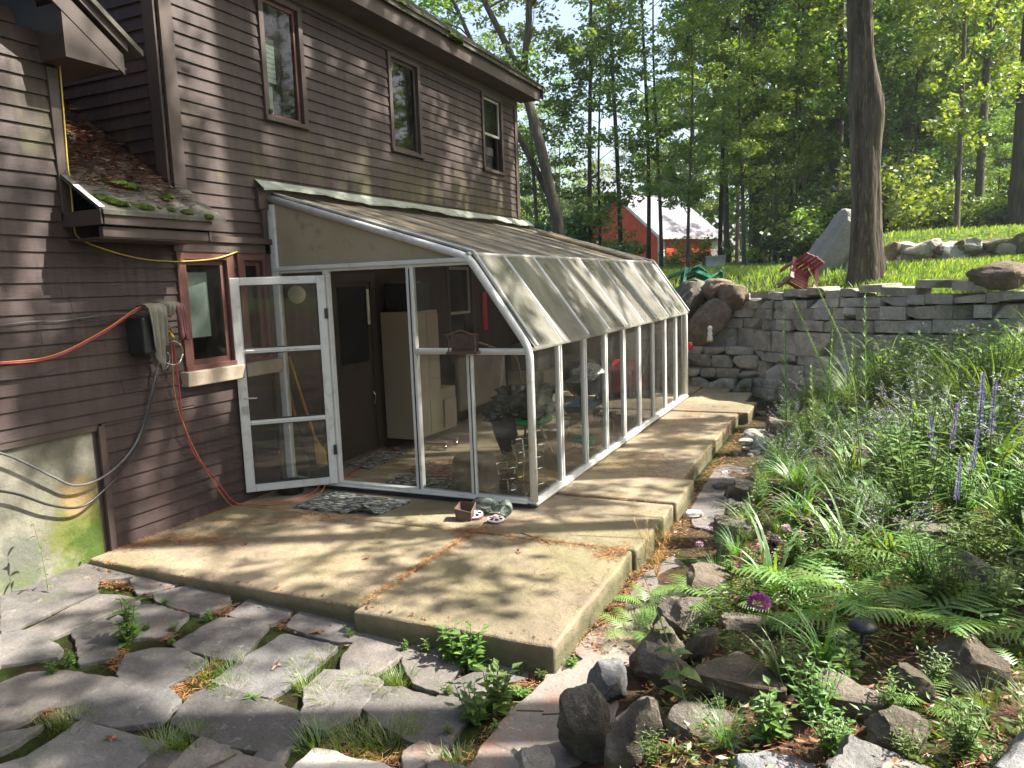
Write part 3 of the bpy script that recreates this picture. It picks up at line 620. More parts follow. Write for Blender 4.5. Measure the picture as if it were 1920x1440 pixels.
def window(y0, y1, z0, z1, kind, cas='trim', sill=None):
    w = .055 if kind != 'lower' else .075
    win = part('window', M[cas], lambda m: (m.box(.0, .036, y0 - .005, y0 + w, z0, z1), m.box(.0, .036, y1 - w, y1 + .005, z0, z1), m.box(.0, .034, y0 + w, y1 - w, z1 - w * .8, z1 + .005), m.box(-.02, .05, y0 - .01, y1 + .01, z0 - .03, z0 + .012),
                                             m.box(-.07, .0, y0, y0 + .02, z0, z1), m.box(-.07, .0, y1 - .02, y1, z0, z1), m.box(-.07, 0, y0, y1, z0, z0 + .015), m.box(-.07, 0, y0, y1, z1 - .03, z1)), .003)
    a, b, c, d = y0 + w, y1 - w, z0 + .012, z1 - w * .8
    s = .035 if kind != 'lower' else .045; x0, x1 = -.03, -.004
    def sash(m, c, d, x0=x0, x1=x1):
        m.box(x0, x1, a, a + s, c, d); m.box(x0, x1, b - s, b, c, d); m.box(x0, x1, a + s, b - s, c, c + s); m.box(x0, x1, a + s, b - s, d - s, d)
    if kind == 'double':
        mid = (c + d) / 2
        sub(win, 'sash', M['alud'], lambda m: sash(m, mid - .02, d), .002)
        sub(win, 'glass', M['glass'], lambda m: m.quad((-.016, a + s, mid), (-.016, b - s, mid), (-.016, b - s, d - s), (-.016, a + s, d - s)))
        sub(win, 'sash', M['trim'], lambda m: sash(m, c, mid + .02, -.06, -.034), .002)
        sub(win, 'curtain_or_dark_room', M['void'], lambda m: m.quad((-.12, a, c), (-.12, b, c), (-.12, b, d), (-.12, a, d)))  # dark sheet stands in for the unlit room behind the sash
        sub(win, 'window_fan', M['black'], lambda m: m.box(-.05, -.02, a + .05, b - .2, c + .2, c + .33), .02)
    else:
        sub(win, 'sash', M['redtrim' if cas == 'redtrim' or kind == 'blind' else 'trim'], lambda m: sash(m, c, d), .002)
        sub(win, 'glass', M['glass'] if kind != 'screen' else M['screen'], lambda m: m.quad((-.018, a + s, c + s), (-.018, b - s, c + s), (-.018, b - s, d - s), (-.018, a + s, d - s)))
    if kind == 'blind':
        def bl(m):
            for k in range(9): zz = d - .33 - k * .045; m.box(-.14, -.13, a + .02, b - .18, zz, zz + .04)
        sub(win, 'blind', M['blind'], bl)
        sub(win, 'curtain_or_dark_room', M['blind'], lambda m: [m.box(-.3 - .01 * (k % 2), -.19 - .01 * (k % 2), a + .02 + k * .03, a + .05 + k * .03, c, d - .7) for k in range(10)])
    if kind == 'lower':
        sub(win, 'curtain_or_dark_room', M['blind'], lambda m: (m.box(-.13, -.12, a, b - .09, c + .22, d - .1), ))
    if sill: sub(win, 'sill', M['stonesill'], lambda m: m.add([(.0, y0 - .05, z0 - .15), (.09, y0 - .05, z0 - .15), (.1, y0 - .05, z0 - .03), (.0, y0 - .05, z0 - .025), (.0, y1 + sill, z0 - .15), (.09, y1 + sill, z0 - .15), (.1, y1 + sill, z0 - .03), (.0, y1 + sill, z0 - .025)],
                                                            [(0, 1, 2, 3), (7, 6, 5, 4), (1, 5, 6, 2), (3, 2, 6, 7), (0, 4, 5, 1)]), .008)
    return win
M['screen'] = glassmat('window_screen', (.25, .27, .28), .5, (.05, .055, .06), .05, 5)
window(*W1, 'blind')['label'] = 'upstairs window with a slatted blind, nearest the camera'
window(*W2, 'screen')['label'] = 'dark screened middle upstairs window'
window(*W3, 'double')['label'] = 'half open upstairs window by the far corner'
window(*WA, 'lower', 'redtrim', .02)['label'] = 'reddish trimmed ground floor window with a weathered sill'
window(*WB, 'lower', 'redtrim', .03)
window(*WC, 'double')
part('window_knob', M['rust'], lambda m: m.lathe([(.0, .0), (.012, .0), (.022, .02), (.02, .035), (0, .04)], (.045, .11, 3.48), 10), 0)
hd = part('entry_door', M['dbrown'], lambda m: (m.box(-.03, .0, .86, 1.62, .04, 2.0), m.box(.0, .02, .84, .9, .03, 2.03), m.box(.0, .02, 1.55, 1.64, .03, 2.03), m.box(.0, .02, .9, 1.55, 1.93, 2.03), m.box(-.0, .008, .95, 1.5, .95, 1.02)), .003)
sub(hd, 'door_panel', M['void'], lambda m: m.box(0, .006, .97, 1.48, 1.05, 1.88))
sub(hd, 'threshold', M['rust'], lambda m: m.box(-.02, .06, .84, 1.64, .0, .035))
sub(hd, 'handle', M['chrome'], lambda m: m.tube([(.012, 1.5, .55), (.03, 1.51, .6), (.03, 1.51, .66), (.012, 1.5, .7)], .006, 6))

# ---------------------------------------------------------------- glasshouse
W, ZE, XB, ZB, ZW, BAY, ZH, ZS = 2.605, 1.328, 2.082, 2.079, 2.74, .6738, 2.03, .07
YL = 9 * BAY
gh = empty('glasshouse', (1.3, 3, 0), 'lean-to glasshouse with white aluminium frame and dirty sloping panes', 'greenhouse')
def gp(name, mat, fn, bev=.003, smooth=False): return part(name, mat, fn, bev, gh, smooth)
XL, XD, XM, XQ = .065, .633, 1.51, 2.053
# sill and base
gp('base_curb', M['slab'], lambda m: (m.box(W - .06, W + .012, .03, YL, 0, .028)), 0)
gp('sill', M['alu'], lambda m: (m.box(W - .05, W + .02, -.02, YL + .02, .03, .07), m.box(W - .04, W + .032, -.02, YL + .02, .03, .045)))
gp('sill', M['alu'], lambda m: (m.box(.04, W - .05, -.03, .04, .045, .085), m.box(.04, W - .05, -.045, -.03, .045, .06)))
gp('base_board', M['gasket'], lambda m: m.box(.04, W - .03, -.02, .03, 0, .045), 0)
def post(name, x0, x1, y0, y1, z0, z1, gx=None):
    o = gp(name, M['alu'], lambda m: m.box(x0, x1, y0, y1, z0, z1), .006)
    return o
# front posts
post('post', XL - .045, XL + .03, -.02, .04, .085, ZW - .09)
post('post', XD - .03, XD + .02, -.02, .04, .085, ZH)
o = post('post', XM - .03, XM + .035, -.02, .04, .085, ZH); sub(o, 'gasket', M['gasket'], lambda m: m.box(XM + .003, XM + .012, -.026, -.015, .085, ZH - .02))
o = post('post', XQ - .025, XQ + .025, -.02, .03, .085, ZE - .05); sub(o, 'gasket', M['gasket'], lambda m: m.box(XQ + .006, XQ + .013, -.025, -.018, .085, ZE - .06))
# header, mid rail
gp('header', M['alu'], lambda m: (m.box(XL, XB + .02, -.03, .0, ZH + .012, ZH + .05), m.box(XL, XB + .02, -.015, .04, ZH - .012, ZH + .012)), .006)
gp('rail', M['alu'], lambda m: (m.box(XM + .035, W - .04, -.03, .03, ZE - .035, ZE + .0), m.box(XM + .035, W - .04, -.02, .03, ZE - .05, ZE - .035)), .006)
# gable rafter : rounded tube with a bent eave
def arc(pts, r, n=6):
    out = [Vector(pts[0])]
    for i in range(1, len(pts) - 1):
        a, b, c = Vector(pts[i - 1]), Vector(pts[i]), Vector(pts[i + 1]); u = (a - b).normalized(); v = (c - b).normalized()
        for k in range(n + 1):
            t = k / n; p0, p2 = b + u * r, b + v * r; out.append((p0 * (1 - t) ** 2) + b * (2 * t * (1 - t)) + p2 * t ** 2)
    out.append(Vector(pts[-1])); return out
for yy, nm in ((-.0, 'gable_rafter'), (YL, 'gable_rafter')):
    gp(nm, M['alu'], lambda m: m.tube(arc([(.04, yy, ZW - .03), (XB, yy, ZB - .0), (W - .005, yy, ZE), (W - .005, yy, .06)], .09), .033, 12), 0, True)
    o = gp('edge_trim', M['alu'], lambda m: m.tube([(.03, yy + .06, ZW + .025), (XB + .02, yy + .06, ZB + .05), (W + .04, yy + .06, ZE + .02)], .012, 6), 0)
    gp('gasket', M['gasket'], lambda m: m.tube([(.04, yy + .035, ZW + .0), (XB + .01, yy + .035, ZB + .032), (W + .025, yy + .035, ZE + .01)], .01, 4), 0)
rp = random.Random(12)
for i in range(10):
    y = i * BAY
    if 0 < i < 9:
        o = gp('side_post', M['alu'], lambda m: (m.box(W - .045, W + .0, y - .03, y - .002, .07, ZE), m.box(W - .045, W + .006, y + .005, y + .035, .07, ZE)), .005)
        sub(o, 'gasket', M['gasket'], lambda m: m.box(W - .04, W - .008, y - .002, y + .005, .07, ZE))
        gp('slope_rafter', M['alu'], lambda m: m.tube([(XB + .0, y, ZB + .03), (W + .04, y, ZE + .015)], .0135, 6), 0)
        gp('roof_rafter', M['alud'], lambda m: m.tube([(.02, y, ZW + .012), (XB, y, ZB + .028)], .010, 6), 0)
    if i < 9:
        a, b = y + .012, y + BAY - .012; w1, w2 = rp.uniform(-.006, .006), rp.uniform(-.012, .0)
        gp('side_pane', M['gglass'], lambda m: m.quad((W - .02, a + .02, .07), (W - .02, b - .02, .07), (W - .02, b - .02, ZE), (W - .02, a + .02, ZE)), 0)
        def slope(m):
            n = 8; P = []
            for j in range(n + 1):
                t = j / n; yy = a + (b - a) * t; wv = w2 * sin(t * pi) * 1.6
                P.append(((XB + .005, yy, ZB + .022), (W + .045 + wv, yy, ZE + .0 + wv)))
            for j in range(n): m.quad(P[j][0], P[j][1], P[j + 1][1], P[j + 1][0])
            for j in range(n): q, s2 = P[j][1], P[j + 1][1]; m.quad(q, (q[0], q[1], q[2] - .012), (s2[0], s2[1], s2[2] - .012), s2)
        gp('slope_pane', M['sslope'], slope, 0)
        gp('roof_pane', M['roofp'], lambda m: m.box(0, 1, 0, 1, 0, 1, M=Matrix(((XB - .02, 0, 0, .02), (0, b - a, 0, a), (ZB - ZW, 0, .008, ZW), (0, 0, 0, 1)))), 0)
gp('eave_bar', M['alud'], lambda m: m.box(W - .05, W - .0, 0, YL, ZE - .03, ZE + .0), .004)
gp('ridge_bar', M['alud'], lambda m: m.tube([(XB, -.02, ZB + .025), (XB, YL, ZB + .025)], .018, 8), 0)
# loose slipped roof pane at far end
gp('roof_patch', M['roofp'], lambda m: m.box(0, 1, 0, 1, 0, 1, M=Matrix(((1.5, 0, 0, .5), (0, .62, 0, 5.3), (-.49, 0, .03, ZW - .12), (0, 0, 0, 1)))), .004)
# gable panels and panes
def pane(name, mat, P, y=.005): return gp(name, mat, lambda m: m.add([(x, y, z) for x, z in P], [list(range(len(P)))]), 0)
pane('gable_panel', M['gable'], [(XL + .02, ZH + .03), (XB, ZH + .03), (XB + .0, ZB), (XL + .02, ZW - .04)])
pane('front_pane', M['gglass'], [(XM + .03, ZE), (W - .03, ZE), (XB, ZH - .01), (XM + .03, ZH - .01)])
pane('front_pane', M['gglass'], [(XM + .03, .085), (XQ - .02, .085), (XQ - .02, ZE - .05), (XM + .03, ZE - .05)])
pane('front_pane', M['gglass'], [(XQ + .02, .085), (W - .04, .085), (W - .04, ZE - .05), (XQ + .02, ZE - .05)])
pane('front_pane', M['gglass'], [(XL + .03, .085), (XD - .03, .085), (XD - .03, ZH - .01), (XL + .03, ZH - .01)])
gp('far_gable', M['gable'], lambda m: m.add([(.03, YL, .07), (W, YL, .07), (W, YL, ZE), (XB, YL, ZB), (.03, YL, ZW)], [(0, 1, 2, 3, 4)]), 0)
gp('rail', M['alu'], lambda m: (m.box(.04, W - .04, YL - .03, YL - .005, ZE - .04, ZE), m.box(1.3, 1.35, YL - .03, YL - .005, .07, ZE)), .004)
# flashing along the house wall
def flash(m):
    n = 30; r = random.Random(5)
    for k in range(n):
        a, b = -.14 + k * (YL + .2) / n, -.14 + (k + 1) * (YL + .2) / n
        q = [.012 * sin(t * 3.1) + .006 * sin(t * 11) for t in (a, b)]
        m.quad((.02, a, 2.87), (.02, b, 2.87), (.13 + q[1], b, 2.79 + q[1]), (.13 + q[0], a, 2.79 + q[0]))
        m.quad((.13 + q[0], a, 2.79 + q[0]), (.13 + q[1], b, 2.79 + q[1]), (.128 + q[1], b, 2.775 + q[1]), (.128 + q[0], a, 2.775 + q[0]))
gp('flashing', M['galv'], flash, 0)
gp('ledger_board', M['trim'], lambda m: (m.box(.0, .05, -.14, YL + .05, 2.6, 2.80), m.box(.0, .045, -.1, -.04, 0, 2.65)))
# debris on the roof
# the open glazed door
hx, hy = XD + .005, -.035; fx, fy = .028, -.56; L = sqrt((hx - fx) ** 2 + (hy - fy) ** 2); ang = atan2(fy - hy, fx - hx)
MD = Matrix.Translation((hx, hy, 0)) @ Matrix.Rotation(ang, 4, 'Z')
def dbox(m, a, b, z0, z1, t0=-.017, t1=.017): m.box(a, b, t0, t1, z0, z1, M=MD)
Z0, Z1 = .075, 1.985
door = gp('door', M['alu'], lambda m: (dbox(m, 0, .075, Z0, Z1), dbox(m, L - .085, L, Z0, Z1), dbox(m, .075, L - .085, Z0, Z0 + .075), dbox(m, .075, L - .085, Z1 - .07, Z1),
    dbox(m, .075, L - .085, .68, .73), dbox(m, .075, L - .085, 1.32, 1.37), dbox(m, .075, L - .085, .698, .712, -.024, .024), dbox(m, .075, L - .085, 1.338, 1.352, -.024, .024)), .006)
for a, b in ((Z0 + .075, .68), (.73, 1.32), (1.37, Z1 - .07)):
    o = sub(door, 'door_pane', M['gglass'], lambda m: m.quad(*[tuple(MD @ Vector(p)) for p in ((.075, 0, a), (L - .085, 0, a), (L - .085, 0, b), (.075, 0, b))])); o.matrix_parent_inverse = Matrix.Identity(4)
    sub(door, 'gasket', M['gasket'], lambda m: (dbox(m, .072, .08, a, b, -.012, .02), dbox(m, L - .09, L - .082, a, b, -.012, .02), dbox(m, .075, L - .085, a - .004, a + .004, -.012, .02), dbox(m, .075, L - .085, b - .004, b + .004, -.012, .02)))
sub(door, 'handle', M['alud'], lambda m: (m.tube([tuple(MD @ Vector(p)) for p in ((L - .05, .0, .93), (L - .05, .07, .935), (L - .16, .075, .93))], .007, 8), dbox(m, L - .075, L - .03, .8, .86, .017, .04)))
for z in (.35, 1.6): sub(door, 'hinge', M['gasket'], lambda m: dbox(m, -.01, .02, z, z + .09, -.03, .028))

rmoss['kind'] = 'stuff'; pmoss['kind'] = 'stuff'
# ---------------------------------------------------------------- foliage tools
def leafcloud(centers, radii, per, size, seed, flat=.0, asp=.55, droop=0.0):
    """diamond leaves scattered through clumps; returns an (n*4,3) array"""
    r = np.random.RandomState(seed); C = np.repeat(np.array(centers), per, 0); R = np.repeat(np.array(radii), per)
    n = len(C); d = r.normal(size=(n, 3)); d /= np.linalg.norm(d, axis=1)[:, None]
    P = C + d * (R * r.uniform(.15, 1, n) ** .6)[:, None] * np.array([1, 1, .62])
    a = r.normal(size=(n, 3)); a[:, 2] = a[:, 2] * (1 - flat) * .6 - droop; a /= np.linalg.norm(a, axis=1)[:, None]
    b = r.normal(size=(n, 3)); b[:, 2] *= (1 - flat); b -= a * (a * b).sum(1)[:, None]; b /= np.linalg.norm(b, axis=1)[:, None] + 1e-9
    s = (size * r.uniform(.6, 1.3, n))[:, None]
    V = np.stack([P - a * s, P - b * s * asp - a * s * .1, P + a * s, P + b * s * asp - a * s * .1], 1)
    return V.reshape(-1, 3)
def limb(start, d, L, n, r, wob, up=.0):
    P = [Vector(start)]; d = Vector(d).normalized()
    for i in range(n):
        d = (d + Vector((r.uniform(-wob, wob), r.uniform(-wob, wob), r.uniform(-wob, wob) + up))).normalized(); P.append(P[-1] + d * (L / n))
    return P
def make_tree(name, seed, h, tr, base, spread, nlimb, per, leaf, mats, lean=(0, 0), taper=.25, limbang=(.3, .9), csize=.6, nclump=7, pine=False, stubs=0, wob=.10, limbr=.32, gap=0.0):
    r = random.Random(seed); root = empty(name, (0, 0, 0))
    n = 12; T = []; off = Vector((0, 0, 0)); ph = r.uniform(0, 6)
    for i in range(n + 1):
        t = i / n; T.append(Vector((lean[0] * t * h + wob * h * .08 * sin(ph + t * 5), lean[1] * t * h + wob * h * .08 * cos(ph * 2 + t * 4), t * h)))
    b0 = T[0].copy(); T = [p - Vector((b0.x, b0.y, 0)) for p in T]
    R = [tr * (1.25 if i == 0 else 1) * (1 - (1 - taper) * (i / n)) for i in range(n + 1)]; R[-1] = .01
    mb = MB().tube([T[0] - Vector((0, 0, .3))] + T, [R[0] * 1.25] + R, 10)
    cs, rs = [], []
    for k in range(nlimb):
        t = base + (1 - base) * (k + r.random() * .7) / nlimb; i = min(int(t * n), n - 1); p = T[i].lerp(T[i + 1], t * n - i)
        a = k * 2.4 + r.uniform(-.5, .5); q = 1 - (t - base) / (1 - base + 1e-6)
        L = spread * ((.35 + .65 * q) if pine else (.55 + .75 * sin(pi * min(1, .15 + q * .85)))) * r.uniform(.7, 1.15)
        el = (r.uniform(-.05, .2) if pine else r.uniform(*limbang))
        d = Vector((cos(a) * cos(el), sin(a) * cos(el), sin(el)))
        P = limb(p, d, L, 5, r, .12 if pine else .2, -.02 if pine else .05)
        lr = max(.012, R[i] * limbr); mb.tube(P, [lr * (1 - .8 * j / 5) for j in range(6)], 5)
        for j in range(nclump):
            u = r.uniform(.35, 1.05); x = min(int(u * 5), 4); c = P[x].lerp(P[x + 1], u * 5 - x)
            if r.random() < gap: continue
            s = Vector((r.gauss(0, 1), r.gauss(0, 1), r.gauss(0, .5))) * csize * (.35 if pine else .75)
            if not pine and j % 2 == 0: mb.tube([P[x], P[x] + (c + s - P[x]) * .6 + Vector((0, 0, .05)), c + s], [lr * .3, lr * .2, .004], 4, False)
            cs.append(tuple(c + s)); rs.append(csize * r.uniform(.5, 1.15) * (.7 if pine else 1))
    if not pine:
        for j in range(nclump): cs.append(tuple(T[-1] + Vector((r.gauss(0, .5), r.gauss(0, .5), r.uniform(-1.2, .4))))); rs.append(csize)
    for k in range(stubs):
        z = h * r.uniform(.08, base); i = int(z / h * n); p = T[i].lerp(T[i + 1], z / h * n - i); a = r.uniform(0, 6.3); L = r.uniform(.3, 1.3)
        mb.tube([p, p + Vector((cos(a) * L * .5, sin(a) * L * .5, .02)), p + Vector((cos(a) * L, sin(a) * L, r.uniform(-.15, .25)))], [tr * .12, tr * .08, .006], 5)
    o = mb.build('trunk', mats[0], None, True); o.parent = root
    cr = MB().arr(leafcloud(cs, rs, per, leaf, seed, .25 if pine else .1, .3 if pine else .55, .1)).build('crown', mats[1], None); cr.parent = root
    return root
TREES = {}
TREES['maple'] = [make_tree('maple_tree', s, 17, .15, .3, 3.3, 20, 64, 0.090, (M['bark'], M['leafA'])) for s in (1, 2)]
TREES['light'] = [make_tree('young_maple_tree', s, 12, .09, .22, 2.5, 18, 64, 0.086, (M['bark'], M['leafB']), csize=.55) for s in (3, 4)]
TREES['slim'] = [make_tree('slender_tree', s, 16, .085, .38, 2.3, 13, 38, 0.079, (M['barkd'], M['leafA']), csize=.6, gap=.25) for s in (5, 6)]
TREES['pine'] = [make_tree('pine_tree', 7, 21, .25, .36, 3.2, 40, 79, 0.101, (M['barkd'], M['needle']), pine=True, stubs=16, csize=.75, nclump=8)]
TREES['under'] = [make_tree('understory_tree', s, 7.5, .06, .08, 2.2, 18, 64, 0.076, (M['barkd'], M['leafD'] if s == 8 else M['leafA']), csize=.5) for s in (8, 9)]
SH = []
for s, mt, lf in ((21, 'leafA', .05), (22, 'leafD', .055), (23, 'leafB', .045)):
    r = random.Random(s); root = empty('shrub', (0, 0, 0)); mb = MB(); cs = []; rs = []
    for k in range(14):
        a = r.uniform(0, 6.3); el = r.uniform(.5, 1.4); P = limb((r.uniform(-.1, .1), r.uniform(-.1, .1), 0), (cos(a) * cos(el), sin(a) * cos(el), sin(el)), r.uniform(.6, 1.3), 4, r, .2)
        mb.tube(P, [.014, .012, .01, .007, .003], 5, False); cs += [tuple(P[j]) for j in (2, 3, 4)]; rs += [.22, .28, .25]
    mb.build('stem', M['barkd'], None).parent = root; MB().arr(leafcloud(cs, rs, 60, lf, s, .2)).build('crown', M[mt], None).parent = root
    SH.append(root)
USED = set()
def plant(kind, i, x, y, rz=0, sc=1.0, label=None, group=None, cat='tree', z=None):
    src = (TREES[kind] if isinstance(kind, str) else kind)[i]
    zz = hz(x, y) - .05 if z is None else z
    s = sc if isinstance(sc, tuple) else (sc, sc, sc)
    if src.name not in USED:
        USED.add(src.name); src.location = (x, y, zz); src.rotation_euler = (0, 0, rz); src.scale = s; return tag(src, label, cat, group)
    c = dup(src, (x, y, zz), rz, s); c['category'] = cat; c['label'] = label
    if group: c['group'] = group
    elif 'group' in c: del c['group']
    return c
def at(D, u, v=500):       # ground position under a distance and bearing seen in the picture
    d = _f + _r2 * ((u - 960) / FPX) - _u2 * ((v - 720) / FPX); p = CAM + d * D; return p.x, p.y
# individually recognisable trunks
def oak_trunk(m):
    ns, nz = 40, 90; b = len(m.v)
    for i in range(nz + 1):
        z = -.3 + i * .09; ax = -.034 * z + .03 * sin(z * .9)
        R0 = .185 + .10 * math.exp(-max(0, z) * 1.6) - .006 * z
        for k in range(ns):
            t = 2 * pi * k / ns; bulge = .10 * math.exp(-((z - 2.75) / .5) ** 2) * max(0, cos(t - .1)) ** 2 + .035 * max(0, cos(t)) ** 4 * (1 if .2 < z < 2.9 else .2)
            q = Vector((cos(t) * 2.6, sin(t) * 2.6, z * .5)); q2 = Vector((cos(t) * 5, sin(t) * 5, z * 1.1))
            R = R0 + bulge + .028 * noise.noise(q) + .022 * abs(noise.noise(q2)) + .006 * noise.noise(q2 * 3)
            m.v.append((ax + R * cos(t), R * sin(t), z))
    for i in range(nz):
        for k in range(ns): q = b + i * ns; m.f.append([q + k, q + (k + 1) % ns, q + ns + (k + 1) % ns, q + ns + k]); m.m.append(0)
p = (5.08, 7.75)
big = make_tree('oak_tree', 40, 14, .165, .62, 4.2, 14, 46, .12, (M['bark'], M['leafA']), lean=(-.034, .0), wob=.05, limbr=.4, taper=.5)
big.location = (*p, hz(*p) - .05); tag(big, 'thick rough barked oak trunk standing just behind the stone wall', 'tree')
sub(big, 'bark', M['oakbark'], oak_trunk, smooth=True)
def forked():
    root = empty('forked_tree', (0, 0, 0)); T = MB()
    A = [(0, 0, -.3), (-.1, 0, 1.4), (-.45, 0, 3.2), (-.85, .1, 4.9)]
    T.tube(A, [.17, .15, .13, .11], 10)
    B = [(-.85, .1, 4.9), (-1.3, .2, 5.9), (-2.0, .1, 7.3), (-2.5, .3, 9), (-3.1, .4, 11.5)]; Cc = [(-.85, .1, 4.9), (-.65, .0, 6.2), (-.6, -.1, 7.7), (-.35, 0, 9.5), (.1, .2, 12.5)]
    D_ = [(-.2, .0, 1.9), (-1.0, .2, 3.6), (-1.7, .3, 5.0), (-2.6, .5, 7.2), (-3.6, .4, 9.6)]
    E_ = [(-.62, 0, 6.5), (-.1, .2, 7.2), (.5, .3, 8.4), (1.5, .5, 9.6)]
    cs = []; rs = []; r = random.Random(77)
    for P, q in ((B, .09), (Cc, .095), (D_, .085), (E_, .045)):
        T.tube(P, [q, q * .85, q * .7, q * .5, .02][:len(P)], 8)
        for k in range(16):
            u = r.uniform(.35, 1); i = min(int(u * (len(P) - 1)), len(P) - 2); p = Vector(P[i]).lerp(Vector(P[i + 1]), u * (len(P) - 1) - i); a = r.uniform(0, 6.3)
            e = limb(p, (cos(a), sin(a) , r.uniform(.2, .9)), r.uniform(.8, 2.0), 4, r, .3); T.tube(e, [.03, .022, .015, .01, .004], 4, False)
            cs += [tuple(e[2]), tuple(e[3]), tuple(e[4])]; rs += [.4, .45, .5]
    T.build('trunk', M['bark'], None, True).parent = root
    MB().arr(leafcloud(cs, rs, 34, .075, 5, .1)).build('crown', M['leafB'], None).parent = root; return root
fk = forked(); x, y = at(19, 1055); fk.location = (x, y, hz(x, y)); fk.rotation_euler[2] = .45; tag(fk, 'pale forked tree rising beside the far end of the house', 'tree')
G1 = 'woodland trees behind the lawn'
NT = [('pine', 0, 26, 1425, 1.0, .2, 'tall pine with dead branch stubs left of the big oak'),
      ('slim', 0, 24, 1108, .95, 1, 'dark slender tree right of the forked tree'), ('slim', 1, 27, 1165, 1.05, 2, 'slender leaning tree above the left end of the barn roof'),
      ('slim', 0, 30, 1215, 1.05, 3.3, 'slender dark tree above the barn ridge'), ('maple', 0, 24, 1562, .95, 1.5, 'dark straight maple trunk close left of the big oak'),
      ('pine', 0, 19, 1905, .95, 2.5, 'thick dark pine trunk at the right edge'), ('maple', 1, 22, 1830, .85, .8, 'leaning maple with arching limbs left of the edge pine'),
      ('light', 0, 22, 1395, .7, .3, 'low bushy maple with drooping leafy branches beside the barn'), ('slim', 1, 25, 1350, .9, 5, 'thin twin stemmed tree at the right end of the barn'),
      ('slim', 1, 28, 1500, .95, 4, 'thin dark stem between the pine and the oak'), ('slim', 0, 29, 1525, 1, 2.2, 'second thin stem between the pine and the oak'),
      ('under', 1, 24, 1130, .95, .5, 'dense low tree shading the barn gable'), ('light', 1, 26, 1010, .9, .4, 'leafy light tree behind the house roof corner'), ('light', 0, 23, 1290, .62, 4.4, 'slim light maple between glasshouse end and barn'), ('light', 0, 24, 1480, .85, 3.4, 'feathery light maple left of the oak'), ('light', 1, 30, 1240, .95, 1.4, 'light maple towering behind the barn ridge'), ('light', 1, 17, 1790, .7, 2.1, 'bright young maple right of the oak over the boulders')]
for k, i, D, u, s, rz, lb in NT:
    x, y = at(D, u); plant(k, i, x, y, rz, s, lb)
r = random.Random(5); LB = {'maple': 'tall leafy maple in the woodland behind the lawn', 'light': 'light green young maple in the woodland behind the lawn', 'slim': 'slender dark stemmed tree in the woodland behind the lawn', 'pine': 'tall dark pine in the woodland behind the lawn', 'under': 'low dense dark tree filling the woodland edge'}
for k in range(64):
    D = r.uniform(27, 62); u = r.uniform(1040, 2250) if k % 5 else r.uniform(600, 1150); x, y = at(D, u)
    if 1080 < u < 1340 and D < 56: D = r.uniform(58, 70); x, y = at(D, u)
    kind = r.choice(['maple', 'maple', 'light', 'light', 'slim', 'pine', 'under']) if u > 1250 else r.choice(['slim', 'light', 'under', 'slim'])
    plant(kind, r.randrange(len(TREES[kind])), x, y, r.uniform(0, 6.3), r.uniform(.8, 1.15) * (.72 if u < 1250 else 1), LB[kind], G1 + ': ' + kind)
for k in range(16):
    D = r.uniform(24, 40); u = r.uniform(1370, 1980); x, y = at(D, u)
    plant('light', k % 2, x, y, r.uniform(0, 6.3), r.uniform(.8, 1.2), LB['light'], G1 + ': light')
for k in range(26):
    D = r.uniform(21, 40); u = r.uniform(1430, 2150); x, y = at(D, u); i = r.randrange(2)
    plant('under', i, x, y, r.uniform(0, 6.3), r.uniform(.4, .85), LB['under'], G1 + ': under')
for k in range(34):
    D = r.uniform(19, 28); u = r.uniform(1440, 2050); x, y = at(D, u); i = r.randrange(3)
    plant(SH, i, x, y, r.uniform(0, 6.3), r.uniform(.9, 1.9), 'rounded green shrub along the woodland edge', 'shrubs along the woodland edge', 'shrub')
for D, u, s, i, lb in ((34, 1262, .8, 2, 'bright yellow green shrub before the red barn door'), (33, 1310, 1.3, 2, 'bright yellow green shrub at the right corner of the barn'), (30, 1150, 1.3, 0, 'dark shrub against the barn gable'), (24, 1080, 1.8, 1, 'large dark bush behind the far house corner')):
    x, y = at(D, u); plant(SH, i, x, y, 1, s, lb, None, 'shrub')
# woods right of and behind the viewpoint, reflected in the panes
r = random.Random(15)
for k in range(34):
    if k < 20: x, y = r.uniform(25, 45), r.uniform(-25, 34)
    else: x, y = r.uniform(-6, 26), r.uniform(-34, -15)
    kind = r.choice(['maple', 'maple', 'light', 'pine']); plant(kind, r.randrange(len(TREES[kind])), x, y, r.uniform(0, 6.3), r.uniform(.9, 1.15), kind + ' tree of the woods beyond the right side of the garden', 'woodland trees right of the garden: ' + kind)
# far wood closing the view: one mass of foliage
r = np.random.RandomState(8); cs = []; rs = []
for k in range(1500):
    a = r.uniform(-.75, .6); D = r.uniform(66, 82); cs.append((5 + sin(a) * D, -5.6 + cos(a) * D, r.uniform(1.5, 19) if a > -.25 else r.uniform(1, 9))); rs.append(r.uniform(1.2, 2.4))
o = MB().arr(leafcloud(cs, rs, 34, .42, 9, .1)).build('far_woodland', M['leafA']); tag(o, 'dense green woodland closing the far view', 'woodland', kind='stuff')
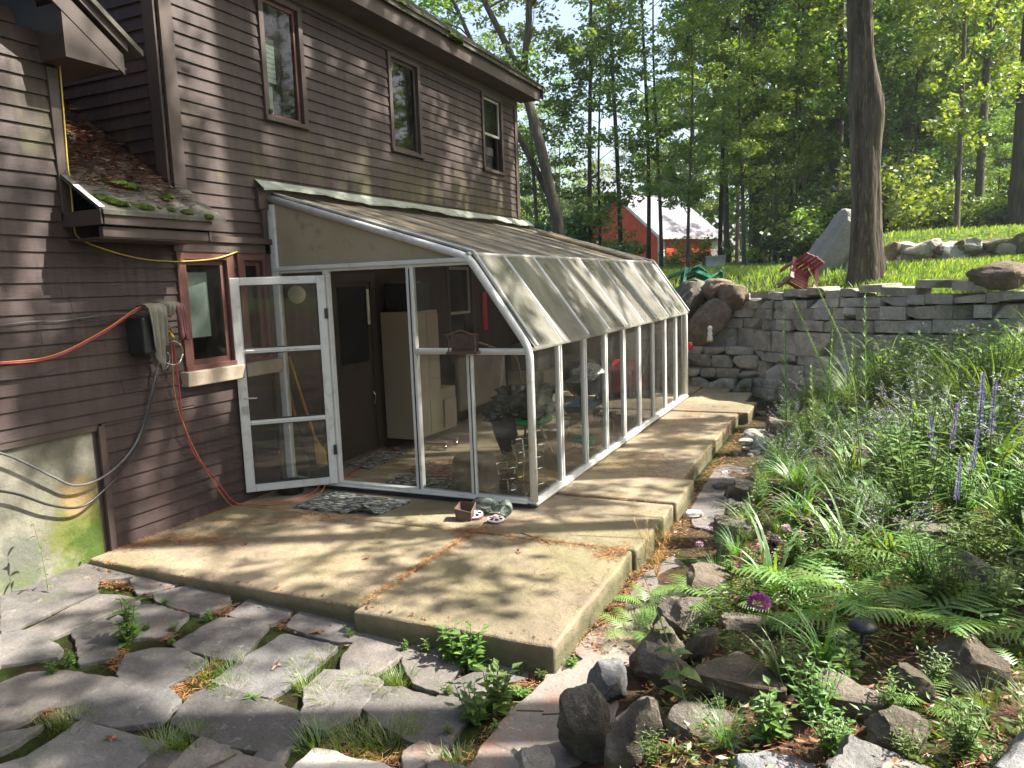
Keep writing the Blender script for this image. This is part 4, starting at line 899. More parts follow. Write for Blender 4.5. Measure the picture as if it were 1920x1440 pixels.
# trees standing to the right outside the frame; they shade the house and garden
TREES['shade'] = [make_tree('tall_shade_tree', s, 17, .23, .5, 3.0, 14, 95, .12, (M['bark'], M['leafA']), csize=.95, nclump=4, gap=.3, wob=.05, taper=.5) for s in (61, 62)]
tallt = make_tree('tall_bare_tree', 63, 23, .27, .82, 2.2, 8, 60, .12, (M['bark'], M['leafA']), wob=.03, taper=.75); tallt.location = (8.6, 4.05, hz(8.6, 4.05) - .1); tag(tallt, 'very tall straight bare trunk standing right of the garden', 'tree')
SHADE = [('shade', 1, 9.4, 7.3, 1.0, 1.2), ('shade', 0, 9.6, 10.8, 1.0, 2.2), ('shade', 1, 9.5, .2, .95, .7), ('shade', 0, 11.2, -1.8, 1.0, 4), ('shade', 0, 10.9, 6.6, .8, 5), ('shade', 1, 10.3, -1.2, .85, 3), ('shade', 1, 8.4, -.7, .68, 2.6), ('shade', 0, 8.9, 2.6, .7, 1.9)]
for n, (k, i, x, y, s, rz) in enumerate(SHADE):
    plant(k, i, x, y, rz, s, 'tall bare stemmed tree standing to the right of the garden', 'shade trees right of the garden')
# ---------------------------------------------------------------- stones
def rockmesh(size, seed, n=7, boxy=.55, cuts=5, rough=.08):
    r = random.Random(seed); mb = MB(); G = {}
    def vid(p):
        k = tuple(round(c, 4) for c in p)
        if k not in G: G[k] = len(mb.v); mb.v.append(p)
        return G[k]
    for ax in range(3):
        for sg in (-1, 1):
            for i in range(n):
                for j in range(n):
                    q = []
                    for a, b in ((i, j), (i + 1, j), (i + 1, j + 1), (i, j + 1)):
                        u, v = -1 + 2 * a / n, -1 + 2 * b / n; p = [0, 0, 0]; p[ax] = sg; p[(ax + 1) % 3] = u; p[(ax + 2) % 3] = v; q.append(vid(tuple(p)))
                    mb.f.append(q if sg > 0 else q[::-1]); mb.m.append(0)
    planes = []
    for c in range(cuts):
        d = Vector((r.gauss(0, 1), r.gauss(0, 1), r.gauss(0, 1))).normalized(); planes.append((d, r.uniform(.72, 1.0)))
    off = Vector((r.uniform(0, 50), r.uniform(0, 50), 0))
    for k, p in enumerate(mb.v):
        p = Vector(p); s = p.normalized(); p = p * boxy + s * (1 - boxy) * 1.15
        for d, m in planes:
            t = p.dot(d)
            if t > m: p = p - d * (t - m)
        w = noise.noise(p * 1.3 + off) * rough * 2 + noise.noise(p * 3.6 + off) * rough
        p = p * (1 + w); mb.v[k] = (p.x * size[0] / 2, p.y * size[1] / 2, p.z * size[2] / 2)
    return mb
def place(mb, loc, rot=(0, 0, 0)):
    from mathutils import Euler
    R = Euler(rot).to_matrix(); mb.v = [tuple(R @ Vector(v) + Vector(loc)) for v in mb.v]; return mb
def rock(name, loc, size, seed, rot=(0, 0, 0), mat='rock', label=None, cat='rock', boxy=.5, cuts=6, n=9, group=None):
    mb = place(rockmesh(size, seed, n, boxy, cuts), (0, 0, 0), rot); o = mb.build(name, M[mat], None, True, loc=loc); tag(o, label, cat, group)
    o.data.set_sharp_from_angle(angle=radians(26)); return o
# dry stone retaining wall, every stone a part
wallr = empty('retaining_wall', (4.4, 6.7, 0), 'long stacked granite retaining wall below the lawn', 'stone wall')
PW = [Vector((1.5, 8.45)), Vector((2.3, 8.3)), Vector((3.25, 7.9)), Vector((4.4, 6.65)), Vector((5.3, 5.9)), Vector((6.7, 5.0))]
cum = [0]
for i in range(len(PW) - 1): cum.append(cum[-1] + (PW[i + 1] - PW[i]).length)
def along(s):
    s = max(0, min(cum[-1] - 1e-4, s))
    for i in range(len(PW) - 1):
        if s <= cum[i + 1]:
            t = (s - cum[i]) / (cum[i + 1] - cum[i]); p = PW[i].lerp(PW[i + 1], t); d = (PW[i + 1] - PW[i]).normalized(); return p, d
r = random.Random(31)
CRS = [(-.2, .22, .4, .7), (.02, .13, .3, .5), (.15, .3, .3, .6), (.45, .15, .28, .5), (.6, .36, .4, .8), (.96, .17, .25, .5), (1.13, .17, .2, .42), (1.3, .13, .2, .4), (1.43, .11, .25, .5)]
for ci, (z0, h, la, lb) in enumerate(CRS):
    s = r.uniform(0, .3); s0 = .9 if ci >= 4 else .2
    s = s0
    while s < cum[-1] - .1:
        L = r.uniform(la, lb)
        p, d = along(s + L / 2); ang = atan2(d.y, d.x); back = .10 * z0 + r.uniform(-.02, .03)
        n_ = Vector((-d.y, d.x)); hh = h * r.uniform(.9, 1.02); rise = .12 * max(0, (s - 2.5)) / 3 * (ci / 8)
        c = (p.x + n_.x * (.12 + back), p.y + n_.y * (.12 + back), z0 + h / 2 + rise + (r.uniform(-.01, .07) if ci == 8 else 0))
        if not (ci == 8 and r.random() < .08):
            mb = place(rockmesh((L - .002, .42 + r.uniform(-.05, .05), hh * 1.02), ci * 100 + int(s * 37), 7, .96, 1, .022), c, (r.uniform(-.03, .03), r.uniform(-.03, .03) * (1 if ci < 6 else 1.8), ang))
            mb.build('stone', M['wall'], wallr, True).data.set_sharp_from_angle(angle=radians(30))
        s += L
ledge = empty('stone_ledge', (2.6, 7.5, 0), 'low stepped stone ledge before the wall by the glasshouse end', 'stone ledge')
s = 2.0; r = random.Random(9)
for z0, h in ((-.16, .3), (.14, .16), (.3, .22), (.52, .14)):
    x = 1.7
    while x < 3.35 - (z0 * .3):
        L = r.uniform(.25, .5); place(rockmesh((L, .4, h), int(x * 100) + int(z0 * 100), 6, .85, 3, .04), (x + L / 2, 7.75 + z0 * .35 - (x - 2.4) * .12, z0 + h / 2), (0, 0, -.12)).build('stone', M['wall'], ledge, True); x += L
BR = [((2.62, 7.95, 1.08), (.5, .5, .85), (.1, .75, .3), 'brown round boulder leaning on the wall end above the ledge', 'brownrock', 3),
      ((2.05, 8.05, 1.25), (.5, .5, 1.1), (0, .65, 0), 'long grey boulder leaning by the glasshouse corner', 'rock', 5),
      ((2.75, 8.2, 1.62), (.5, .45, .36), (0, .1, .4), 'rounded boulder on top of the wall end', 'brownrock', 6),
      ((3.02, 8.0, 1.5), (.42, .4, .45), (0, .1, .9), 'rounded boulder beside the first squared wall stones', 'brownrock', 8),
      ((2.3, 8.4, 1.62), (.55, .5, .35), (.1, .5, 0), 'flat dark stone behind the leaning boulders', 'rock', 11),
      ((6.55, 5.35, 1.75), (.62, .5, .3), (.1, .1, -.6), 'brown boulder crowning the right end of the wall', 'brownrock', 14)]
for loc, sz, rot, lb, mt, sd in BR: rock('boulder', loc, sz, sd, rot, mt, lb, 'boulder', .25, 3, 9)
# big pale boulder and the rear boulder wall
rock('boulder', (4.62, 9.6, 2.15), (1.0, .7, 1.5), 58, (.1, .5, .1), 'boulder', 'huge pale slab like boulder left of the oak trunk', 'boulder', .45, 7, 14)
rock('boulder', (4.98, 9.3, 1.95), (.4, .7, .75), 57, (.1, .5, .2), 'boulder', 'pale split slab leaning on the huge boulder', 'boulder', .6, 7, 10)
r = random.Random(17)
for k in range(34):
    row = k % 2; i = k // 2; u = 1668 + i * 20 + (10 if row else 0); D = 13.6 - i * .06; x, y = at(D, u)
    w = r.uniform(.26, .5); h = r.uniform(.22, .36)
    o = rock('boulder', (x, y, 1.86 + (.3 if row else .04) + r.uniform(-.03, .05)), (w, .5, h), 200 + k, (r.uniform(-.3, .3), r.uniform(-.4, .4), r.uniform(0, 3)), r.choice(['rock', 'brownrock', 'boulder']), 'rounded field boulder in the low bank wall behind the oak', 'boulder', .35, 5, 6, 'boulders of the bank wall')
# garden rocks ------------------------------------------------
GR = [(4.13, -2.02, .04, .36, .3, .36, (.2, .1, .4), 'rock', 'rounded dark rock at the path edge with a hollow face'),
      (4.26, -2.86, .1, .34, .24, .6, (.25, -.1, .35), 'rock', 'tall upright slab rock nearest the paving'),
      (3.99, -2.78, .08, .28, .24, .42, (.3, -.35, .4), 'rock', 'leaning rock left of the tall upright slab'),
      (3.93, -2.25, -.03, .2, .24, .24, (0, 0, 1), 'bluerock', 'small dark grey rock between path and upright slab'),
      (4.25, -2.42, .17, .3, .22, .2, (.2, .3, .2), 'rock', 'speckled low rock behind the upright slab'),
      (4.38, -2.2, .2, .14, .2, .3, (.2, .5, .2), 'brownrock', 'narrow pointed rock by the tall green stem'),
      (4.58, -2.55, .24, .46, .34, .12, (.05, .08, .2), 'brownrock', 'flat overhanging rock with needle litter on it'),
      (4.52, -2.85, .1, .42, .28, .26, (.1, .2, -.2), 'rock', 'dark rock under the flat overhanging rock'),
      (4.82, -3.12, .16, .4, .3, .22, (.1, 0, .3), 'bluerock', 'blue grey rock at the bottom edge under dark leaves'),
      (5.02, -2.62, .26, .34, .28, .2, (.1, .1, .2), 'rock', 'rounded grey boulder below the garden lamp'),
      (5.22, -2.55, .34, .17, .17, .16, (.1, .1, .9), 'brownrock', 'small brown rock right of the rounded grey boulder'),
      (5.17, -2.85, .32, .26, .2, .14, (.1, .1, .1), 'rock', 'small flat rock above the near blue slab'),
      (5.13, -3.15, .24, .46, .34, .2, (.12, .22, -.2), 'bluerock', 'blue grey slab with a fallen oak leaf'),
      (5.55, -3.15, .4, .42, .5, .42, (.2, .12, -.3), 'bluerock', 'large blue grey block cut by the right edge'),
      (5.42, -2.35, .36, .26, .26, .36, (.1, .1, .3), 'brownrock', 'brown boulder under the right hand ferns'),
      (3.84, -2.98, -.06, .17, .14, .14, (.1, .2, .8), 'boulder', 'small bright stone lying on the pink flagstone'),
      (4.25, -.3, .1, .36, .3, .24, (.1, .1, .3), 'rock', 'pale lit rock below the pink blooms'),
      (4.3, -1.15, .05, .5, .5, .2, (.1, .2, .3), 'brownrock', 'flat pale rock under the left ferns'),
      (4.2, -1.6, .05, .36, .3, .3, (.1, .1, .9), 'rock', 'grey rock beside the left ferns'),
      (4.55, -1.95, .2, .3, .2, .08, (.05, .05, .3), 'rock', 'thin pale stone lying on the bed'),
      (4.82, 5.3, .4, .5, .4, .4, (.2, .2, .2), 'boulder', 'bright sunlit rock pile top before the wall'),
      (4.55, 5.0, .15, .4, .35, .3, (.1, .3, .2), 'rock', 'grey rock below the bright rock before the wall'),
      (4.25, 3.6, .12, .5, .5, .3, (.1, .1, .2), 'brownrock', 'flat topped tan rock behind the tall spiky stem'),
      (5.2, 3.9, .42, .4, .3, .25, (.1, .1, .2), 'rock', 'rounded grey rock among the grasses'),
      (5.15, 2.6, .35, .3, .3, .4, (.2, .1, .2), 'rock', 'upright grey rock in the middle of the bed'),
      (5.02, 1.0, .35, .22, .22, .5, (.1, .1, .2), 'rock', 'narrow upright rock in the catmint'),
      (5.35, -.7, .34, .36, .3, .2, (.1, .1, .4), 'rock', 'broad grey rock in shade right of the lilies'),
      (5.5, -1.5, .4, .26, .22, .34, (.1, .3, .3), 'rock', 'narrow lichen rock behind the right ferns'),
      (3.85, 4.0, -.08, .3, .3, .16, (.1, .1, .2), 'boulder', 'pale rubble stone by the walk edge'),
      (4.0, 3.5, -.08, .26, .24, .18, (.1, .1, 1.2), 'boulder', 'second pale rubble stone nearer the camera'),
      (4.1, 1.3, -.02, .35, .3, .22, (.1, .1, .6), 'rock', 'grey rock edging the bed beside the flat slab'),
      (4.2, .45, .02, .3, .3, .24, (.1, .1, .2), 'rock', 'grey rock under the purple leaved plants')]
for i, (x, y, z, a, b, c, rot, mt, lb) in enumerate(GR): rock('rock', (x, y, z - c * .2 - .01), (a * .82, b * .82, c * .9), 300 + i * 3, rot, mt, lb, 'rock', .72, 11, 12)
r = random.Random(4); 
for k in range(38):
    x = r.uniform(3.7, 4.05) if k % 3 else r.uniform(4.3, 5.6); y = r.uniform(-1.4, 7.4) if k % 3 else r.uniform(-2.8, 5); s = r.uniform(.05, .13)
    if k % 4 == 0: x, y = r.uniform(3.72, 4.0), r.uniform(3, 4.6)
    rock('pebble', (x, y, hz(x, y) + s * .2), (s * 1.3, s, s * .7), 500 + k, (0, 0, r.uniform(0, 3)), r.choice(['boulder', 'rock', 'brownrock']), 'small loose stone lying along the garden bed', 'stone', .4, 4, 5, 'small loose garden stones')
# ---------------------------------------------------------------- barn
bx, by = at(50, 1240); bz = 2.7
barn = empty('red_barn', (bx, by, bz), 'red barn with white corner trim and grey roof beyond the lawn', 'barn')
MBN = Matrix(((-.8, .6, 0, bx), (.6, .8, 0, by), (0, 0, 1, bz), (0, 0, 0, 1)))     # local x along gable (left), y back
def bp(name, mat, fn):
    mb = MB(); fn(mb); mb.v = [tuple(MBN @ Vector(v)) for v in mb.v]; mb.f = [f[::-1] for f in mb.f]; return mb.build(name, M[mat], barn)
HW = 9
bp('wall', 'barnred', lambda m: (m.add([(0, 0, -1), (HW, 0, -1), (HW, 0, 2.0), (HW / 2, 0, 4.9), (0, 0, 2.0), (0, 5, -1), (HW, 5, -1), (HW, 5, 2.0), (HW / 2, 5, 4.9), (0, 5, 2.0)], [(0, 1, 2, 3, 4), (9, 8, 7, 6, 5), (0, 4, 9, 5), (1, 6, 7, 2), (0, 5, 6, 1)]), [m.box(k * .35 - .012, k * .35 + .012, -.02, 0, -1, min(2.0 + .64 * k * .35, 2 + .64 * (HW - k * .35))) for k in range(1, 26)]))
bp('roof', 'barnroof', lambda m: (m.add([(-.3, -.35, 1.8), (-.3, 5.3, 1.8), (HW / 2, 5.3, 5.0), (HW / 2, -.35, 5.0), (-.3, -.35, 1.92), (-.3, 5.3, 1.92), (HW / 2, 5.3, 5.12), (HW / 2, -.35, 5.12)], [(0, 1, 2, 3), (7, 6, 5, 4), (0, 4, 5, 1), (0, 3, 7, 4), (1, 5, 6, 2)]),
                                   m.add([(HW + .3, -.35, 1.8), (HW + .3, 5.3, 1.8), (HW / 2, 5.3, 5.0), (HW / 2, -.35, 5.0), (HW + .3, -.35, 1.92), (HW + .3, 5.3, 1.92), (HW / 2, 5.3, 5.12), (HW / 2, -.35, 5.12)], [(3, 2, 1, 0), (4, 5, 6, 7)])))
bp('corner_trim', 'whitetrim', lambda m: m.box(-.03, .32, -.03, .03, -1, 1.9))
bp('corner_trim', 'whitetrim', lambda m: m.box(-.05, -.0, -.03, .3, -1, 1.9))
bp('corner_trim', 'whitetrim', lambda m: m.box(-.05, -.0, 4.3, 5.02, -1, 1.9))
bp('eave_board', 'whitetrim', lambda m: m.box(-.33, -.3, -.35, 5.3, 1.72, 1.93))
bp('rake_trim', 'whitetrim', lambda m: m.add([(-.3, -.37, 1.7), (-.3, -.37, 1.93), (4.5, -.37, 5.13), (4.5, -.37, 4.9)], [(0, 1, 2, 3)]))
bp('sliding_door', 'barnred', lambda m: (m.box(-.09, -.04, .35, 4.25, -1, 1.75)))
# ---------------------------------------------------------------- garden plants
def blade(V, base, az, L, w, el, droop, n=6, r=None, twist=0):
    p = Vector(base); pts = []; e = el
    for i in range(n + 1):
        t = i / n; wd = w * (1 - t) ** .6 * (1 if t > .08 else .7)
        s = Vector((-sin(az + twist * t), cos(az + twist * t), 0)) * wd / 2; pts.append((p - s, p + s))
        p = p + Vector((cos(az) * cos(e), sin(az) * cos(e), sin(e))) * (L / n); e -= droop / n * (.5 + t * 1.2)
    for i in range(n): V += [pts[i][0], pts[i][1], pts[i + 1][1], pts[i + 1][0]]
def V2(mb, V): mb.arr(np.array([tuple(v) for v in V])); return mb
def clump(name, mat, n, L, w, el, droop, seed, spread=.05, nseg=6):
    r = random.Random(seed); V = []
    for k in range(n):
        a = r.uniform(0, 2 * pi); q = r.random() ** .5 * spread
        blade(V, (cos(a) * q, sin(a) * q, -.01), a + r.uniform(-.5, .5), L * r.uniform(.5, 1.1), w * r.uniform(.7, 1.2), el * r.uniform(.75, 1.1) if el < 1.4 else r.uniform(1.1, 1.5), droop * r.uniform(.6, 1.3), nseg, r, r.uniform(-.3, .3))
    return V2(MB(), V).build(name, mat)
def leaf6(V, p, d, L, w, up=Vector((0, 0, 1)), fold=.15):
    d = Vector(d).normalized(); s = d.cross(up)
    if s.length < .05: s = d.orthogonal()
    s.normalize(); n = s.cross(d); p = Vector(p); c = p + d * L * .5
    V += [p, p + d * L * .35 + s * w * .5 + n * fold * w, p + d * L - n * fold * L * .4, p + d * L * .55]
    V += [p, p + d * L * .55, p + d * L - n * fold * L * .4, p + d * L * .35 - s * w * .5 + n * fold * w]
def fern(seed, nf, L):
    r = random.Random(seed); V = []
    for k in range(nf):
        az = k * 2 * pi / nf + r.uniform(-.4, .4); el = r.uniform(.55, 1.15); LL = L * r.uniform(.7, 1.1); n = 17; p = Vector((0, 0, 0)); e = el; P = []
        for i in range(n + 1):
            P.append((p.copy(), e)); p = p + Vector((cos(az) * cos(e), sin(az) * cos(e), sin(e))) * (LL / n); e -= (el + .35) / n
        for i in range(n):
            q, e = P[i]; q2 = P[i + 1][0]; s = Vector((-sin(az), cos(az), 0)); d = (q2 - q).normalized(); V += [q - s * .0015, q + s * .0015, q2 + s * .001, q2 - s * .001]
            t = i / n
            if t < .22: continue
            pl = LL * .30 * sin(pi * min(1, (1 - t) * 1.0)) ** .8 * (1.0 - .25 * t) if t > .3 else LL * .28 * (t / .3)
            for sg in (-1, 1):
                dd = (s * sg * .9 + d * (.35 + .25 * t) + Vector((0, 0, -.10 + r.uniform(-.08, .12)))).normalized(); m = max(4, int(pl / .011)); pw = LL / n * .5 * r.uniform(.75, 1); q0 = q + (q2 - q) * (.5 if sg > 0 else 0)
                ax = (d - dd * d.dot(dd)).normalized()
                for j in range(m):
                    u0, u1 = j / m, (j + 1) / m; c0 = q0 + dd * pl * u0 + Vector((0, 0, -.12 * pl * u0 * u0)); c1 = q0 + dd * pl * u1 + Vector((0, 0, -.12 * pl * u1 * u1)); w0 = pw * (1 - u0) ** .7 * .95
                    V += [c0, c1, c1 + ax * w0 * .55 - dd * .0, c0 + ax * w0 + dd * .003]
                    V += [c0, c0 - ax * w0 + dd * .003, c1 - ax * w0 * .55, c1]
    return V2(MB(), V).build('fern', M['fern'])
def spire(seed, h, ll, n=70, name='spiky_lily_stem', mat='blade'):
    r = random.Random(seed); root = empty(name); V = []
    MB().tube([(0, 0, 0), (.01, .01, h * .5), (0, .02, h)], [.006, .005, .002], 5).build('stem', M['stem']).parent = root
    for k in range(n):
        t = k / n; a = k * 2.4; q = ll * (.5 + .7 * sin(pi * min(1, t * .9 + .1))) * (1 - .6 * t)
        blade(V, (0, 0, h * (.05 + .95 * t)), a, q, .010, .75 + .5 * t, 1.1, 4)
    V2(MB(), V).build('leaves', M[mat]).parent = root; return root
def leafy(seed, h, nst, ll, lw, mat='weed', name='leafy_weed', per=9, stem='stem'):
    r = random.Random(seed); root = empty(name); S = MB(); V = []
    for k in range(nst):
        a = r.uniform(0, 2 * pi); tilt = r.uniform(.05, .7); H = h * r.uniform(.55, 1.1); P = [Vector((0, 0, 0))]
        for i in range(4): P.append(P[-1] + Vector((cos(a) * sin(tilt), sin(a) * sin(tilt), cos(tilt))) * H / 4); tilt *= .85
        S.tube(P, [.004, .0035, .003, .002, .001], 4, False)
        for j in range(per):
            t = (j + 1) / per; i = min(int(t * 4), 3); p = P[i].lerp(P[i + 1], t * 4 - i); b = a + j * 2.4 + r.uniform(-.3, .3); q = ll * r.uniform(.6, 1.15) * (1.15 - .45 * t)
            leaf6(V, p, (cos(b), sin(b), r.uniform(.0, .5)), q, q * lw)
    S.build('stem', M[stem]).parent = root; V2(MB(), V).build('leaves', M[mat]).parent = root; return root
def flowerstem(seed, h, mat, n, rad, z0=0.0, name='veronica_spike', leafm='weed'):
    r = random.Random(seed); root = empty(name); P = [(0, 0, 0), (r.uniform(-.02, .02), r.uniform(-.02, .02), h * .5), (r.uniform(-.03, .03), r.uniform(-.03, .03), h)]
    MB().tube(P, [.004, .0035, .002], 5, False).build('stem', M['stem']).parent = root; V = []; F = []
    for j in range(14):
        t = .05 + j * .03; a = j * 2.4; leaf6(V, (0, 0, h * t), (cos(a), sin(a), .4), .06, .016)
    for j in range(n):
        t = z0 + (1 - z0) * j / n; a = j * 2.4 + r.uniform(-.4, .4); q = rad * (1.0 - .75 * (t - z0) / (1 - z0)) + .003; b = Vector(P[1]).lerp(Vector(P[2]), max(0, t * 2 - 1)) if t > .5 else Vector(P[0]).lerp(Vector(P[1]), t * 2)
        c = b + Vector((cos(a) * q, sin(a) * q, r.uniform(-.005, .005))); leaf6(F, c, (cos(a), sin(a), .6), .009, .008)
    V2(MB(), V).build('leaves', M[leafm]).parent = root; V2(MB(), F).build('blossom', M[mat]).parent = root; return root
def haze_clump(seed, R, H, name='catmint', bloom='lav', leafm='grey_leaf', n=46, bl=30):
    r = random.Random(seed); root = empty(name); S = MB(); V = []; F = []
    for k in range(n):
        a = r.uniform(0, 2 * pi); e = r.uniform(.55, 1.45); L = H * r.uniform(.6, 1.15); P = limb((cos(a) * R * .15, sin(a) * R * .15, 0), (cos(a) * cos(e), sin(a) * cos(e), sin(e)), L, 5, r, .1)
        S.tube(P, [.002, .002, .0017, .0014, .001, .0006], 3, False)
        for j in range(16):
            t = r.uniform(.1, .75); i = min(int(t * 5), 4); p = P[i].lerp(P[i + 1], t * 5 - i); b = r.uniform(0, 6.3); leaf6(V, p, (cos(b), sin(b), r.uniform(-.2, .6)), r.uniform(.012, .03), .009)
        for j in range(bl):
            t = r.uniform(.68, 1); i = min(int(t * 5), 4); p = P[i].lerp(P[i + 1], t * 5 - i); b = r.uniform(0, 6.3)
            if int(t * 14) % 2: leaf6(F, p + Vector((cos(b), sin(b), 0)) * .006, (cos(b), sin(b), .3), .011, .008)
    S.build('stem', M['stem']).parent = root; V2(MB(), V).build('leaves', M[leafm]).parent = root; V2(MB(), F).build('blossom', M[bloom]).parent = root; return root
PROTO = {
 'ogr': [clump('ornamental_grass', M['blade'], 200, 1.3, .009, 1.4, 2.3, s, .14, 8) for s in (1, 2)],
 'lily': [clump('daylily', M['blade'], 34, .62, .024, 1.25, 1.9, s, .05, 7) for s in (3, 4)],
 'tuft': [clump('grass_tuft', M['grass'], 130, .11, .0035, 1.2, 1.2, s, .07, 4) for s in (5, 6, 7)],
 'fern': [fern(11, 7, .44), fern(12, 6, .5), fern(13, 8, .38)],
 'leafy': [leafy(s, .13, 9, .05, .5) for s in (14, 15, 16)],
 'bushy': [leafy(s, .34, 22, .075, .34, 'weed', 'leafy_plant', 11) for s in (17, 18)],
 'sedge': [clump('fine_sedge', M['blade'], 120, .42, .004, 1.3, 1.8, s, .08, 6) for s in (19, 20)],
 'cat': [haze_clump(s, .3, .5) for s in (21, 22)],
 'heu': [leafy(24, .14, 14, .07, .9, 'purpleleaf', 'purple_leaved_plant', 4)],
 'ver': [flowerstem(s, .75, 'violet', 520, .014, .55) for s in (25, 26)],
 'spire': [spire(27, 1.45, .16), spire(28, .8, .11)],
 'rosette': [leafy(29, .05, 3, .085, .3, 'weed', 'dock_seedling', 7)],
 
}
USEDP = set()
def put(kind, i, x, y, sc=1.0, rz=None, label=None, cat='plant', group=None, z=None, r=random.Random(99)):
    src = PROTO[kind][i % len(PROTO[kind])]; rz = r.uniform(0, 6.3) if rz is None else rz; zz = hz(x, y) if z is None else z
    if src.name not in USEDP:
        USEDP.add(src.name); src.location = (x, y, zz); src.rotation_euler[2] = rz; src.scale = (sc,) * 3; o = src
        for k in ('label', 'group'):
            if k in o: del o[k]
    else:
        o = dup(src, (x, y, zz), rz, sc)
        for k in ('label', 'group'):
            if k in o: del o[k]
    o.rotation_euler[0] = r.uniform(-.12, .12); o.rotation_euler[1] = r.uniform(-.12, .12)
    return tag(o, label, cat, group)
